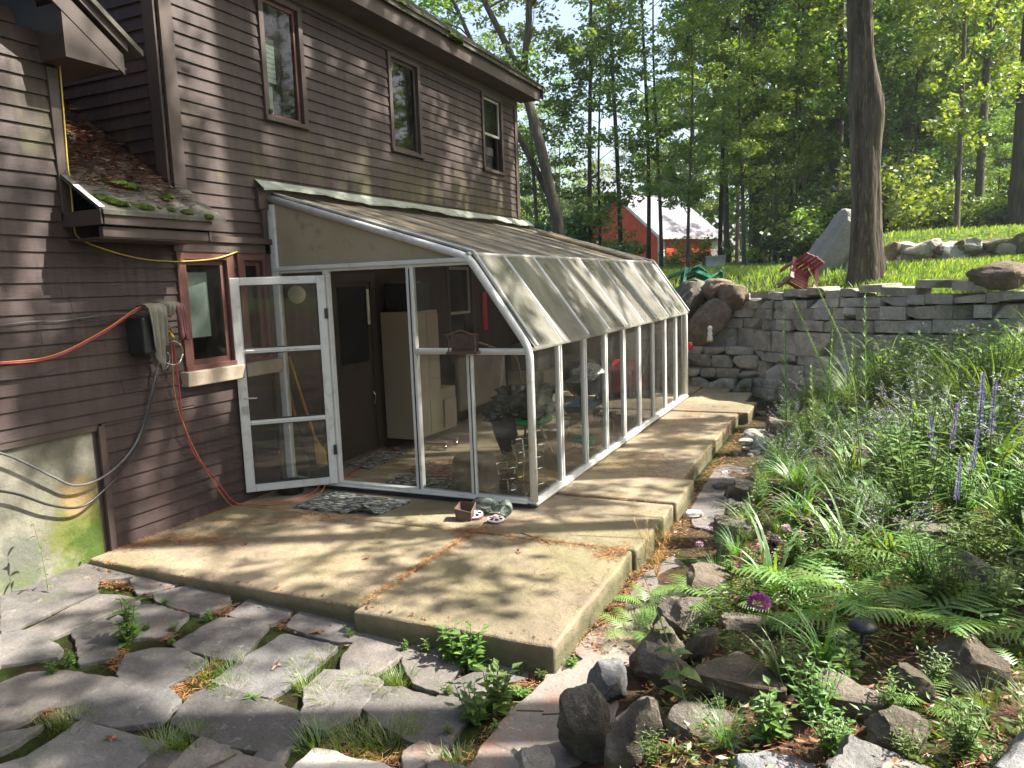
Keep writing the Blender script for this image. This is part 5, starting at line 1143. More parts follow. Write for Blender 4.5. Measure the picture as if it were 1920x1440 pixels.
G = [  # kind, i, x, y, scale, label
 ('ogr', 0, 5.35, 5.35, 1.0, 'arching ornamental grass clump before the middle of the wall'), ('ogr', 1, 6.1, 4.6, 1.05, 'tall arching grass clump right of the first, before the wall'),
 ('ogr', 0, 6.6, 4.0, 1.0, 'tall arching grass clump by the right edge before the wall'), ('ogr', 1, 5.75, 3.9, .75, 'lower arching grass between the two tall clumps'), ('ogr', 0, 6.9, 3.0, .8, 'loose grass clump at the right edge of the bed'),
 ('sedge', 0, 4.42, 1.7, 1.1, 'fine upright sedge clump left of the tall seed stems'), ('sedge', 1, 4.3, 1.15, .9, 'fine sedge clump leaning over the walk side'), ('sedge', 0, 4.55, 2.4, .9, 'fine sedge clump below the spiky lily stem'), ('sedge', 1, 4.75, .6, .8, 'thin grassy clump below the tall seed stems'), ('sedge', 0, 5.3, -.2, .9, 'fine grassy clump in the middle of the bed'),
 ('lily', 0, 4.98, -1.0, 1.0, 'bright strap leaved daylily in the centre of the bed'), ('lily', 1, 4.62, -1.5, .95, 'arching strap leaved daylily left of the bright ferns'), ('lily', 1, 4.72, -.35, .8, 'smaller strap leaved daylily behind the pink blooms'), ('lily', 0, 4.9, -2.25, .6, 'strap leaved clump by the magenta bloom stem'), ('lily', 1, 5.25, .9, .7, 'strap leaved clump behind the broad leaved stems'), ('lily', 0, 4.75, -2.45, .5, 'low strap leaves beside the magenta bloom'),
 ('fern', 0, 4.85, -1.7, 1.1, 'bright fern in the centre of the foreground bed'), ('fern', 1, 5.02, -1.95, .95, 'bright fern just above the garden lamp'), ('fern', 2, 4.68, -1.85, .9, 'bright fern behind the magenta bloom'), ('fern', 1, 5.3, -1.95, 1.0, 'dark fern right of the garden lamp'), ('fern', 0, 5.52, -2.0, 1.0, 'dark fern over the brown boulder at the right'), ('fern', 2, 5.62, -1.5, 1.1, 'fern at the right edge behind the brown boulder'),
 ('fern', 2, 3.86, -1.25, .85, 'shaded fern overhanging the slab corner'), ('fern', 1, 4.12, -1.05, .75, 'fern left of the daylily by the path'), ('fern', 0, 4.3, -1.45, .75, 'fern over the grey rock beside the path'), ('fern', 2, 5.7, -.7, 1.0, 'fern in shade under the purple spikes'), ('fern', 0, 5.35, -1.2, 1.0, 'fern right of the central daylily'), ('fern', 1, 3.85, -1.62, .6, 'small fern in the gap beside the path rock'),
 ('cat', 0, 5.0, 2.3, 1.0, 'silvery catmint mound in the middle of the bed'), ('cat', 1, 5.45, 1.9, 1.1, 'silvery catmint mound right of the middle'), ('cat', 0, 5.2, 1.3, .95, 'catmint mound behind the broad leaved stems'), ('cat', 1, 5.8, 2.6, 1.0, 'catmint mound before the ornamental grasses'), ('cat', 0, 5.7, 1.1, 1.0, 'catmint mound behind the violet spikes'), ('cat', 1, 4.85, 1.75, .7, 'small lavender flecked catmint by the sedge'), ('cat', 0, 5.35, 3.2, .9, 'catmint mound below the arching grass'), ('cat', 1, 6.2, 2.0, 1.0, 'catmint mound at the right edge'), ('cat', 0, 4.78, .95, .6, 'small catmint with pale blooms near the walk'), ('cat', 1, 6.4, 3.4, 1.1, 'white flecked catmint under the right hand grass'),
 ('heu', 0, 4.72, -.55, 1.1, 'purple leaved plant behind the pink blooms'), ('heu', 0, 4.85, -.15, 1.2, 'purple leaved plant beside the daylily'), ('heu', 0, 4.5, .0, 1.0, 'purple leaved plant above the flat path slab'), ('heu', 0, 4.55, -.8, .7, 'small purple leaved plant under the daylily'),
 ('bushy', 0, 4.78, -2.55, .75, 'dark green leafy plant at the foot of the magenta bloom'), ('bushy', 1, 4.9, -2.75, .7, 'dark narrow leaved plant above the blue grey rock'), ('bushy', 0, 5.6, -.3, 1.3, 'dark leafy bush below the violet spikes'), ('bushy', 1, 5.85, -.6, 1.4, 'dark leafy bush at the right edge'), ('bushy', 0, 5.55, .35, 1.1, 'leafy bush between the violet spikes'), ('bushy', 1, 5.3, -2.45, .45, 'small leafy weed before the brown boulder'), ('bushy', 0, 6.0, .6, 1.3, 'leafy bush in the right hand corner of the bed'), ('bushy', 1, 5.15, .3, .9, 'light leafy plant under the seed stems'), ('bushy', 0, 5.3, 4.6, 1.0, 'leafy plant before the wall between grass clumps'), ('bushy', 1, 4.85, 4.5, .9, 'leafy plant behind the grey rock before the wall'), ('bushy', 0, 5.5, -1.05, .8, 'leafy plant behind the narrow lichen rock'), ('bushy', 1, 5.1, -1.4, .6, 'leafy plant between daylily and ferns'),
 ('bushy', 0, 2.3, 7.35, .5, 'low leafy plant at the glasshouse end before the ledge'), ('bushy', 1, 2.95, 7.5, .9, 'feathery weed before the stone ledge'), ('bushy', 0, 3.3, 7.4, 1.0, 'upright weed between ledge and wall'), ('bushy', 1, 3.75, 6.5, .6, 'low plant in the shade at the wall foot'),
 ('spire', 0, 4.38, 2.2, 1.0, 'tall spiky leaved lily stem left in the bed'), ('spire', 1, 4.62, 2.6, 1.0, 'shorter spiky leaved stem beside the tall one'), ('spire', 1, 4.7, 4.2, 1.2, 'spiky leaved stem before the stone wall'), ('spire', 1, 4.95, 4.6, 1.1, 'ferny leaved stem before the stone wall'),
 ('ver', 0, 5.72, .25, 1.15, 'tallest violet flower spike near the right edge'), ('ver', 1, 5.84, .2, 1.05, 'violet spike at the right edge of the picture'), ('ver', 0, 5.55, .15, .9, 'violet spike left of the tallest one'), ('ver', 1, 5.48, -.1, .85, 'violet spike leaning above the dark bush'), ('ver', 0, 5.62, -.35, .8, 'violet spike in front of the dark bush'), ('ver', 1, 5.5, -.8, .7, 'lowest violet spike over the ferns'), ('ver', 0, 5.4, .7, .8, 'violet spike among the catmint'), ('ver', 1, 4.9, 4.2, 1.1, 'violet spike before the stone wall'), ('ver', 0, 5.95, 4.1, 1.0, 'pale violet spike in the arching grass'),
 ('spire', 0, 4.75, 1.9, .95, 'tall spiky stem beside the left seed stem'), ('spire', 0, 5.1, 3.1, 1.0, 'tall spiky stem in the middle before the wall'), ('ogr', 1, 5.0, 4.3, .85, 'arching grass behind the spiky stems'), ('ogr', 0, 6.2, 2.7, .95, 'arching grass rising over the catmint at the right'), ('bushy', 0, 4.95, -2.95, .6, 'dark bushy weed between the blue grey rocks'), ('bushy', 1, 5.15, -2.7, .5, 'narrow leaved weed above the near blue slab'), ('bushy', 0, 4.55, -2.35, .5, 'leafy weed behind the flat overhanging rock'), ('bushy', 1, 4.35, -3.05, .4, 'small leafy weed at the foot of the upright slab'), ('fern', 2, 5.25, -2.6, .6, 'small shaded fern above the near blue slab'), ('fern', 0, 5.0, -1.6, 1.0, 'large fern leaning over the garden lamp'), ('bushy', 1, 5.35, -2.9, .6, 'fresh broad leaved weed beside the big blue block'), ('sedge', 1, 4.6, -2.95, .5, 'wiry grass between the dark foreground rocks'), ('leafy', 1, 4.75, -2.9, 1.5, 'low dark weed under the magenta bloom'), ('leafy', 2, 5.0, -2.45, 1.4, 'low weed beside the garden lamp stake'),
]
for k, i, x, y, s, lb in G:
    put(k, i, x, y, s, None, lb, {'ogr': 'grass clump', 'sedge': 'grass clump', 'fern': 'fern', 'ver': 'flower', 'spire': 'lily'}.get(k, 'plant'))
# dense filling between the named plants
FILL = {'sedge': ('fine grassy clump filling the garden bed', 'grass clump'), 'cat': ('hazy catmint filling the garden bed', 'plant'), 'bushy': ('leafy green plant filling the garden bed', 'plant'), 'lily': ('strap leaved daylily filling the garden bed', 'plant'), 'fern': ('fern filling the shady foreground bed', 'fern'), 'ogr': ('arching grass clump filling the back of the bed', 'grass clump'), 'leafy': ('small leafy weed in the garden bed', 'weed'), 'ver': ('violet spike among the dense planting', 'flower')}
SHORT = {'sedge': 'fine grass', 'cat': 'catmint', 'bushy': 'leafy plant', 'lily': 'strap leaved lily', 'fern': 'fern', 'ogr': 'arching grass', 'leafy': 'small weed', 'ver': 'violet spike'}
SEEN = {}
def near_label(sh, x, y):
    g = min(G, key=lambda q: (q[2] - x) ** 2 + (q[3] - y) ** 2); dx, dy = x - g[2], y - g[3]
    rel = ('right of' if dx > 0 else 'left of') if abs(dx) > abs(dy) else ('behind' if dy > 0 else 'in front of'); l = f'{sh} {rel} the {g[5]}'
    if l in SEEN: l = f'{sh} close {rel} the {g[5]}' if 'c' + l not in SEEN and not SEEN.setdefault('c' + l, 0) else l
    SEEN[l] = 1; return ' '.join(l.split()[:16])
r = random.Random(44); done = [(g[2], g[3]) for g in G]
for k in range(2600):
    if len(done) > len(G) + 290: break
    x = r.uniform(4.2, 7.6); y = r.uniform(-3.1, 6.2)
    if y > np.interp(x, WX, WY) - .35: continue
    w = (x - 4.0)
    if y < -1 and x < 4.3: continue
    if y < -2.3 and (x < 4.5 or r.random() < .3): continue
    if x > 5 + .17 * (y + 5.6) + .8: continue
    kind = r.choice(['fern', 'bushy', 'leafy', 'bushy', 'sedge'] if y < -1.2 else ['cat', 'sedge', 'bushy', 'lily', 'cat', 'leafy', 'sedge', 'bushy'] if y < 3 else ['ogr', 'cat', 'bushy', 'sedge', 'ogr'])
    md = {'ogr': .36, 'fern': .28, 'cat': .25, 'leafy': .12}.get(kind, .17)
    if any((x - a_) ** 2 + (y - b_) ** 2 < md ** 2 for a_, b_ in done): continue
    if kind == 'ogr' and x < 5: continue
    s = {'ogr': r.uniform(.7, 1.0), 'leafy': 1.2}.get(kind, r.uniform(.7, 1.1)) * (1 if x > 4.9 else .75) * (1.35 if kind == 'bushy' and x > 5.3 and y > -1 else 1)
    if y < -1.8: s *= .55
    if x > 5.3 and kind in ('cat', 'bushy', 'sedge', 'lily') and y > -.8: s *= 1.4
    if y > 3: s *= 1.2
    put(kind, r.randrange(3), x, y, s, None, near_label(SHORT[kind], x, y), FILL[kind][1], 'bed filling ' + kind); done.append((x, y))
# stems built one by one
HEART = [(4.43, -2.79, 0.1), (4.38, -2.73, 0.28), (4.3, -2.64, 0.4), (4.2, -2.55, 0.57), (4.12, -2.46, 0.68)]
STA = [(5.0, 0.36, 0.15), (4.92, 0.39, 0.6), (4.82, 0.52, 1.02), (4.7, 0.61, 1.29), (4.54, 0.7, 1.65)]
STB = [(5.1, -0.16, 0.15), (5.04, -0.11, 0.57), (4.99, 0.04, 1.05), (4.89, 0.16, 1.41), (4.67, 0.24, 1.89)]
MAG = [(4.8, -2.64, 0.13), (4.74, -2.62, 0.33), (4.68, -2.57, 0.48), (4.66, -2.51, 0.52)]
def stemplant(name, P, rad, leaves, label, cat='plant', head=None, mat='weed', fleck=0):
    base = Vector(P[0]); root = empty(name, base, label, cat); Q = [Vector(p) - base for p in P]
    MB().tube(Q, [rad * (1 - .7 * i / (len(Q) - 1)) for i in range(len(Q))], 6).build('stem', M['stem']).parent = root
    V = []
    for t, az, el, L, w in leaves:
        i = min(int(t * (len(Q) - 1)), len(Q) - 2); p = Q[i].lerp(Q[i + 1], t * (len(Q) - 1) - i)
        n = 5; a = Vector((cos(az) * cos(el), sin(az) * cos(el), sin(el))); s = a.cross(Vector((0, 0, 1))).normalized(); pr = None; c = p.copy(); d = a.copy()
        for j in range(n + 1):
            u = j / n; wd = w * (.15 + sin(pi * u ** .75)) * .5 * (1 if u < 1 else 0); cur = (c - s * wd + Vector((0, 0, wd * .3)), c, c + s * wd + Vector((0, 0, wd * .3)))
            if pr: V += [pr[0], pr[1], cur[1], cur[0], pr[1], pr[2], cur[2], cur[1]]
            pr = cur; c = c + d * L / n; d = (d + Vector((0, 0, -.22))).normalized()
    if fleck:
        r = random.Random(5)
        for j in range(fleck):
            t = .45 + .55 * j / fleck; i = min(int(t * (len(Q) - 1)), len(Q) - 2); p = Q[i].lerp(Q[i + 1], t * (len(Q) - 1) - i); a = j * 2.4; leaf6(V, p, (cos(a), sin(a), .5), .035 * (1.1 - t * .6), .012)
    V2(MB(), V).build('leaves', M[mat]).parent = root
    if head:
        c, q, n, mt = head; F = []; r = random.Random(8); c = Vector(c) - base
        for j in range(n):
            a = r.uniform(0, 6.3); e = r.uniform(-.4, 1.5); d = Vector((cos(a) * cos(e), sin(a) * cos(e), sin(e) * .75)); leaf6(F, c + d * q * r.uniform(.6, 1), d + Vector((r.uniform(-.5, .5), r.uniform(-.5, .5), 0)), q * .35, q * .3)
        V2(MB(), F).build('flower_head', M[mt]).parent = root
    return root
stemplant('tall_green_stem', HEART, .004, [(.93, 2.6, .2, .02, .012), (.9, .3, .3, .02, .012), (.62, 2.9, .1, .07, .03), (.5, 2.4, -.1, .055, .05), (.36, 3.0, .15, .1, .045), (.34, .6, .4, .09, .05), (.24, .1, .1, .1, .075), (.22, 3.3, .2, .085, .06), (.12, 2.6, .25, .15, .055), (.08, -.8, .1, .1, .085)], 'tall leaning stem with heart shaped leaves before the path rocks', fleck=0)
stemplant('seed_stem', STA, .005, [(.1, 0, .5, .16, .05), (.15, 2.5, .4, .16, .05), (.22, 4.6, .4, .17, .055), (.3, 1.2, .4, .14, .05), (.38, 3.4, .4, .13, .04)], 'left one of two tall leaning seed stems', fleck=150)
stemplant('seed_stem', STB, .006, [(.08, .2, .3, .22, .07), (.13, 2.6, .3, .22, .07), (.18, 4.9, .4, .2, .07), (.24, 1.3, .4, .2, .065), (.3, 3.6, .4, .18, .06), (.36, 5.6, .4, .16, .05), (.42, 2.0, .5, .13, .04)], 'right taller one of two leaning seed stems with broad leaves', fleck=170)
stemplant('magenta_bloom', MAG, .003, [(.3, .2, .3, .07, .02), (.45, 2.9, .2, .07, .02), (.5, 4.4, .3, .06, .018), (.62, 1.4, .3, .06, .018), (.75, 5.5, .3, .05, .015)], 'magenta flower head on a thin stem in the foreground bed', 'flower', (MAG[-1], .042, 420, 'magenta'))
for i, (x, y, h, lb) in enumerate(((4.05, -.28, .22, 'lilac bloom cluster by the flat path slab'), (4.1, .12, .3, 'lilac bloom beside the slab edge, farthest back'), (4.02, -.5, .18, 'lowest lilac bloom near the plume grass'), (4.7, -1.05, .18, 'pale pink bloom left of the daylily'), (4.62, -1.0, .2, 'pale pink flat bloom behind the left daylily'), (4.5, -1.15, .14, 'tiny pale pink bloom over the pale rock'))):
    z = hz(x, y); stemplant('pink_bloom', [(x, y, z), (x + .01, y, z + h * .6), (x + .02, y + .01, z + h)], .002, [(.3, .2, .4, .05, .012), (.5, 3, .4, .05, .012), (.7, 1.8, .4, .04, .01)], lb, 'flower', ((x + .02, y + .01, z + h), .026, 120, 'pinkb'))
# feathery dry plume by the slab edge
def plume():
    x, y = 3.8, -.75; z = -.15; root = empty('plume_grass', (x, y, z), 'straw coloured feathery plume beside the slab edge', 'plant'); V = []; r = random.Random(6)
    for k in range(9):
        a = r.uniform(0, 6.3); P = limb((0, 0, 0), (cos(a) * .25, sin(a) * .25, 1), r.uniform(.25, .42), 5, r, .08)
        for i in range(5):
            V += [P[i] - Vector((.001, 0, 0)), P[i] + Vector((.001, 0, 0)), P[i + 1] + Vector((.001, 0, 0)), P[i + 1] - Vector((.001, 0, 0))]
            for j in range(9): b = r.uniform(0, 6.3); blade(V, P[i].lerp(P[i + 1], r.random()), b, .05, .0025, .9, .6, 2)
    V2(MB(), V).build('plume', M['straw']).parent = root
plume()
# weeds in the paving joints
WEEDS = [(2.34,-2.99,'rosette'),(1.28,-2.81,'leafyL'),(1.36,-2.08,'sprout'),(1.74,-2.02,'leafy'),(2.22,-2.0,'grass'),(0.97,-2.0,'leafy'),(1.39,-2.62,'leafy'),(1.23,-3.23,'leafy'),(1.67,-3.52,'grass'),(1.68,-3.46,'grass'),(2.58,-2.8,'grass'),(2.7,-2.83,'grass'),(2.99,-3.05,'grassL'),(3.07,-3.04,'grassL'),(3.16,-2.99,'grassL'),(2.9,-2.52,'grass'),(3.04,-2.25,'leafyL'),(2.88,-2.22,'leafy'),(3.18,-2.27,'leafyL'),(3.31,-2.25,'leafy'),(3.45,-2.23,'leafy'),(3.57,-2.22,'leafy'),(3.51,-2.41,'rosette'),(3.42,-2.7,'leafyL'),(3.48,-2.6,'leafyL'),(3.49,-2.98,'grass'),(2.1,-2.99,'leafy'),(2.3,-3.4,'grass'),(2.34,-3.35,'grass'),(2.18,-2.96,'grass'),(3.8,-1.88,'sprout'),(1.2,-3.11,'leafy'),(2.07,-2.83,'grass'),(2.34,-2.63,'grass'),(2.76,-2.26,'sprout'),(2.39,-2.25,'sprout'),(1.25,-2.68,'leafy'),(3.67,-2.08,'leafy'),(3.43,-3.04,'grass'),(2.41,-2.5,'grass'),(2.02,-2.69,'grass'),(2.49,-2.74,'grass'),(2.86,-3.12,'grassL'),(3.01,-3.14,'grass'),(1.94,-2.87,'grass'),(1.75,-3.48,'grass'),(2.72,-2.63,'grass'),(3.2,-2.55,'sprout'),(2.87,-2.62,'grass'),(1.47,-2.41,'leafy'),(1.52,-2.72,'leafy'),(1.07,-2.39,'sprout'),(3.54,-2.74,'leafy'),(3.36,-2.84,'leafy'),(2.25,-3.42,'grass')]
WL = {'grass': ('tuft', 1.0, 'small grass tuft in a paving joint', 'grass tufts in the paving joints', 'grass tuft'), 'grassL': ('tuft', 1.35, 'large bright grass tuft by the pale flagstone', 'bright grass tufts by the pale flagstone', 'grass tuft'),
      'leafy': ('leafy', .6, 'small leafy weed in a paving joint', 'small leafy weeds in the paving', 'weed'), 'leafyL': ('leafy', 1.75, 'bushy weed growing from the paving', 'bushy weeds in the paving', 'weed'), 'sprout': ('leafy', .5, 'thin sprout beside the slab', 'thin sprouts along the slab', 'weed'), 'rosette': ('rosette', 1, None, None, 'weed')}
for i, (x, y, k) in enumerate(WEEDS):
    kd, s, lb, g, cat = WL[k]
    if k == 'rosette': lb = 'spiky leaved dock seedling between large flagstones' if i == 0 else 'broad leaved seedling beside the pink flagstone'
    put(kd, i, x, y, s * (.8 + .4 * ((i * 37) % 10) / 10), None, lb, cat, g, fz(x) - .025)
stemplant('tall_weed', [(.2, -2.55, -.15), (.19, -2.54, .05), (.18, -2.55, .25), (.15, -2.56, .42)], .003, [(t, k * 2.4, .1, .07, .016) for k, t in enumerate((.25, .35, .45, .52, .6, .68, .75, .82, .9, .97))], 'tall thin weed standing before the mossy foundation', 'weed')
# low ground cover in the bed and the lawn grass
r0 = np.random.RandomState(3)
def gc(n, area, seed, s, name, mat, label, cat):
    r = np.random.RandomState(seed); cs = []
    while len(cs) < n:
        x, y = area(r); cs.append((x, y, hz(x, y) + s * .5))
    o = MB().arr(leafcloud(cs, [.05] * n, 7, s, seed, .2, .3)).build(name, M[mat]); tag(o, label, cat, kind='stuff'); return o
def bed(r):
    while True:
        x, y = r.uniform(4.1, 8), r.uniform(-3.3, 6.5)
        if noise.noise((x * 1.3, y * 1.3, 4)) > -.18 - .12 * (y > 0): return x, y
gc(9000, bed, 5, .022, 'ground_cover', 'weed', 'low green ground cover between the garden plants', 'ground cover')
def grassfield(n, area, seed, L, w, name, label, mat='grass'):
    r = np.random.RandomState(seed); V = []
    for k in range(n):
        x, y, s = area(r); z = hz(x, y); a = r.uniform(0, 6.28); l = L * r.uniform(.5, 1.2) * s; bx, by = cos(a), sin(a); le = r.uniform(.1, .7) * l; ww = w * s
        V += [(x - by * ww, y + bx * ww, z - .01), (x + by * ww, y - bx * ww, z - .01), (x + bx * le * .4 + by * ww * .6, y + by * le * .4 - bx * ww * .6, z + l * .6), (x + bx * le, y + by * le, z + l * .95)]
    o = MB().arr(np.array(V)).build(name, M[mat]); tag(o, label, 'grass', kind='stuff')
def lawnA(r):
    while True:
        D = 7 + 28 * r.uniform() ** 1.3; u = r.uniform(1200, 2050); x, y = at(D, u)
        s = y - np.interp(x, WX, WY)
        if s > .45: return x, y, (.7 + D * .06)
grassfield(42000, lawnA, 7, .09, .006, 'lawn_grass', 'sunlit green lawn grass above the stone wall')
# ---------------------------------------------------------------- litter
def scatter_line(P, n, spread, r):
    out = []
    for k in range(n):
        i = r.randint(0, len(P) - 1); a, b = P[i], P[i + 1]; t = r.uniform(); q = r.normal(0, spread, 2); out.append((a[0] + (b[0] - a[0]) * t + q[0], a[1] + (b[1] - a[1]) * t + q[1]))
    return out
r = np.random.RandomState(11)
JT = [([(2.37, -2.1), (2.4, -.7)], 900, .02), ([(2.25, -.72), (2.5, -.65)], 500, .06), ([(.1, -1.8), (.3, -1.55), (.7, -1.5)], 900, .07), ([(.02, -1.9), (.02, -1.2), (.0, -.6)], 700, .04),
      ([(.3, -1.2), (.8, -.9), (1.1, -.72)], 500, .09), ([(3.7, -1.9), (3.68, -.9), (3.72, 0), (3.72, 1.2)], 2200, .06), ([(3.66, 1.2), (3.66, 4.8)], 1800, .07), ([(2.75, .4), (2.8, 1.6), (2.9, 2.2)], 900, .13),
      ([(3.2, .9), (3.3, 1.4), (3.1, 2.2)], 900, .11), ([(2.9, 3), (3.1, 5.5)], 1200, .2), ([(0, -.5), (.8, -.75), (1.5, -.72)], 500, .06), ([(2.6, -.72), (3.6, -.75)], 500, .04), ([(3.45, -.9), (3.6, -.7)], 400, .05), ([(2.7, .46), (3.6, .46)], 300, .02),
      ([(3.1, 1.22), (3.5, 1.22)], 300, .03), ([(3.0, 6), (2.4, 7.4)], 500, .2)]
pts = []
for P, n, s in JT:
    for x, y in scatter_line(P, n, s, r):
        top = (x < 3.6 and y > -2.15 and x > .03); pts.append((x, y, (.006 if top else max(-.17, hz(x, y) + .01)) + r.uniform(0, .01)))
FJ = [((.3,-2.3),(.8,-2.25)),((.7,-2.2),(1.3,-2.2)),((1.3,-2.15),(1.5,-2.3)),((1.4,-2.3),(2,-2.3)),((.9,-2.55),(1.45,-2.3)),((1.9,-2.7),(1.95,-3.05)),((2.0,-2.95),(2.45,-2.95)),((1.75,-3.05),(2.05,-3.1)),((1.5,-3.45),(1.7,-3.42)),((2.9,-3.12),(3.2,-3.12)),((3.2,-3.1),(3.4,-3.0)),((2.5,-2.1),(3.5,-2.24)),((2.6,-2.2),(3.6,-2.3)),((3.4,-2.4),(3.6,-2.2)),((2.68,-3.1),(2.72,-3.3)),((1.25,-2.55),(1.45,-2.7)),((.35,-2.2),(.0,-1.9)),((1.5,-3.05),(1.3,-2.9)),((3.5,-2.5),(3.55,-3.0))]
for a, b in FJ:
    for x, y in scatter_line([a, b], 230, .03, r): pts.append((x, y, fz(x) - .022 + r.uniform(0, .018)))
for k in range(9000):
    x, y = r.uniform(.05, 3.6), r.uniform(-2.1, 7)
    if noise.noise((x * 1.7, y * 1.7, 9)) + .5 * noise.noise((x * 6, y * 6, 2)) > .12 and (x > 2.65 or y < 0): pts.append((x, y, .007 + r.uniform(0, .004)))
arr = np.array(pts)
o = needles(MB(), len(arr), lambda q, it=iter(arr.tolist()): next(it), 3, (.02, .055), .0012).build('pine_needles', M['litter']); tag(o, 'rust coloured pine needles drifted along the slab joints', 'needles', kind='stuff')
def la(r):
    k = r.randint(0, 4)
    if k == 0: x, y = r.uniform(4.1, 6), r.uniform(-3.2, 3)
    elif k == 1: x, y = r.uniform(3.65, 4.1), r.uniform(-2, 5)
    elif k == 2: x, y = r.uniform(.0, 3.6), -2.22 + r.normal(0, .06)
    elif k == 3: x, y = r.uniform(4.2, 5.4), r.uniform(-2.9, -.5)
    else: x, y = r.uniform(0, 3.5), r.uniform(-2, 7)
    if x < 3.6 and y > -2.15: return x, y, .004
    return x, y, hz(x, y) + .012
o = leafq(MB(), 2600, la, 8, (.008, .024)).build('fallen_leaves', M['dryleaf']); tag(o, 'small brown leaf crumbs scattered over slab and bed', 'leaves', kind='stuff')
o = needles(MB(), 9000, lambda r: (lambda x, y: (x, y, hz(x, y) + r.uniform(0, .02)))(r.uniform(4.1, 6.2), r.uniform(-3.2, 2.5)), 13, (.03, .08), .0015).build('bed_mulch', M['litter']); tag(o, 'brown needle mulch over the garden bed', 'mulch', kind='stuff')
def oakleaf(x, y, z, s, rz, lb):
    mb = MB(); P = []; n = 22
    for i in range(n):
        t = i / n * 2 * pi; q = s * (.5 + .22 * cos(5 * t) ) * (1.25 if abs(cos(t)) > .8 else .9); P.append((q * cos(t) * 1.3, q * sin(t) * .8, .006 + .012 * sin(t * 3 + x) * (q / s)))
    mb.add([(0, 0, .004)] + P, [(0, i + 1, (i + 1) % n + 1) for i in range(n)]); o = mb.build('oak_leaf', M['dryleaf'], loc=(x, y, z)); o.rotation_euler[2] = rz; tag(o, lb, 'leaf')
oakleaf(5.14, -3.12, .31, .05, .4, 'fallen oak leaf on the blue grey slab'); oakleaf(2.2, -2.3, fz(2.2) + .004, .06, 1, 'fallen oak leaf on the dark flagstone by the slab'); oakleaf(2.25, -2.7, fz(2.25) + .004, .045, 2, 'fallen leaf on the middle flagstone'); oakleaf(2.02, -3.5, fz(2.02) + .004, .045, .3, 'pale fallen leaf on the front left flagstone')
oakleaf(.9, -1.5, .004, .035, 2.2, 'curled leaf on the left of the slab'); oakleaf(2.9, -1.0, .006, .04, 2.2, 'small brown leaf on the right hand slab'); oakleaf(1.95, -1.45, .004, .035, 1.2, 'yellow brown leaf in the bright patch of slab')
for P, lb in (([(2.56, -3.5, -.115), (2.6, -3.42, -.11), (2.61, -3.36, -.115)], 'short dark twig on the front flagstone'), ([(2.75, -.62, .006), (2.95, -.72, .012), (3.05, -.78, .006)], 'thin curved twig on the slab'), ([(3.72, -2.6, -.12), (3.9, -2.55, -.1), (4.0, -2.4, -.03)], 'thin stick leaning at the rocks'), ([(3.6, -2.62, -.115), (3.72, -2.58, -.115)], 'reddish twig on the pink flagstone')):
    o = MB().tube(P, .004, 5).build('twig', M['twig']); origin(o, P[0]); tag(o, lb, 'twig')
# ---------------------------------------------------------------- things on the house wall
def smooth(P, n=6):
    P = [Vector(p) for p in P]; Q = [P[0]] + P + [P[-1]]; out = []
    for i in range(1, len(Q) - 2):
        for k in range(n):
            t = k / n; a, b, c, d = Q[i - 1], Q[i], Q[i + 1], Q[i + 2]
            out.append(.5 * ((2 * b) + (c - a) * t + (2 * a - 5 * b + 4 * c - d) * t * t + (3 * b - a - 3 * c + d) * t ** 3))
    out.append(P[-1]); return out
def cable(name, P, rad, mat, label, cat='cable', n=8):
    o = MB().tube(smooth(P), rad, n).build(name, M[mat], None, True); origin(o, P[0]); return tag(o, label, cat)
cable('yellow_cord', [(.04, -1.93, 3.9), (.04, -1.94, 3.5), (.04, -1.952, 3.08), (.035, -1.958, 2.799), (.035, -1.955, 2.576), (.035, -1.958, 2.387), (.03, -1.93, 2.274), (.03, -1.704, 2.192), (.03, -1.425, 2.136), (.03, -1.158, 2.121), (.05, -1.048, 2.122), (.05, -.767, 2.142), (.05, -.564, 2.182), (.03, -.319, 2.251), (.03, -.08, 2.313)], .0055, 'yel', 'thin yellow cord hanging from the corner across the window top')
cable('red_hose', [(.1, -3.0, 1.5), (.12, -2.624, 1.465), (.12, -2.274, 1.47), (.13, -1.903, 1.603), (.14, -1.671, 1.724), (.16, -1.525, 1.785), (.17, -1.42, 1.77), (.16, -1.36, 1.69)], .0065, 'hose_red', 'red hose sagging along the siding to the hose rack', 'hose')
cable('orange_cord', [(.1, -3.0, 1.51), (.12, -2.624, 1.475), (.13, -2.274, 1.485), (.14, -1.903, 1.62), (.15, -1.671, 1.742), (.17, -1.55, 1.795), (.17, -1.45, 1.79)], .0045, 'hose_or', 'orange cord running just above the red hose')
cable('red_hose', [(.14, -1.33, 1.62), (.12, -1.29, 1.5), (.08, -1.24, 1.151), (.07, -1.221, .845), (.07, -1.144, .565), (.09, -.98, .33), (.12, -.8, .06), (.2, -.66, .012), (.35, -.6, .012), (.476, -.42, .012), (.5, -.2, .03), (.5, -.06, .095), (.46, .17, .02), (.402, .41, .02), (.301, .85, .03)], .006, 'hose_red', 'red hose hanging from the rack and running in through the door', 'hose')
cable('orange_cord', [(.14, -1.34, 1.6), (.11, -1.3, 1.45), (.08, -1.285, 1.072), (.08, -1.205, .754), (.08, -1.072, .459), (.08, -.9, .16), (.1, -.78, .01), (.25, -.66, .008), (.44, -.54, .008), (.56, -.22, .02), (.54, -.05, .1), (.47, .2, .012), (.44, .5, .012)], .0035, 'hose_or', 'thin orange cord hanging beside the red hose into the doorway')
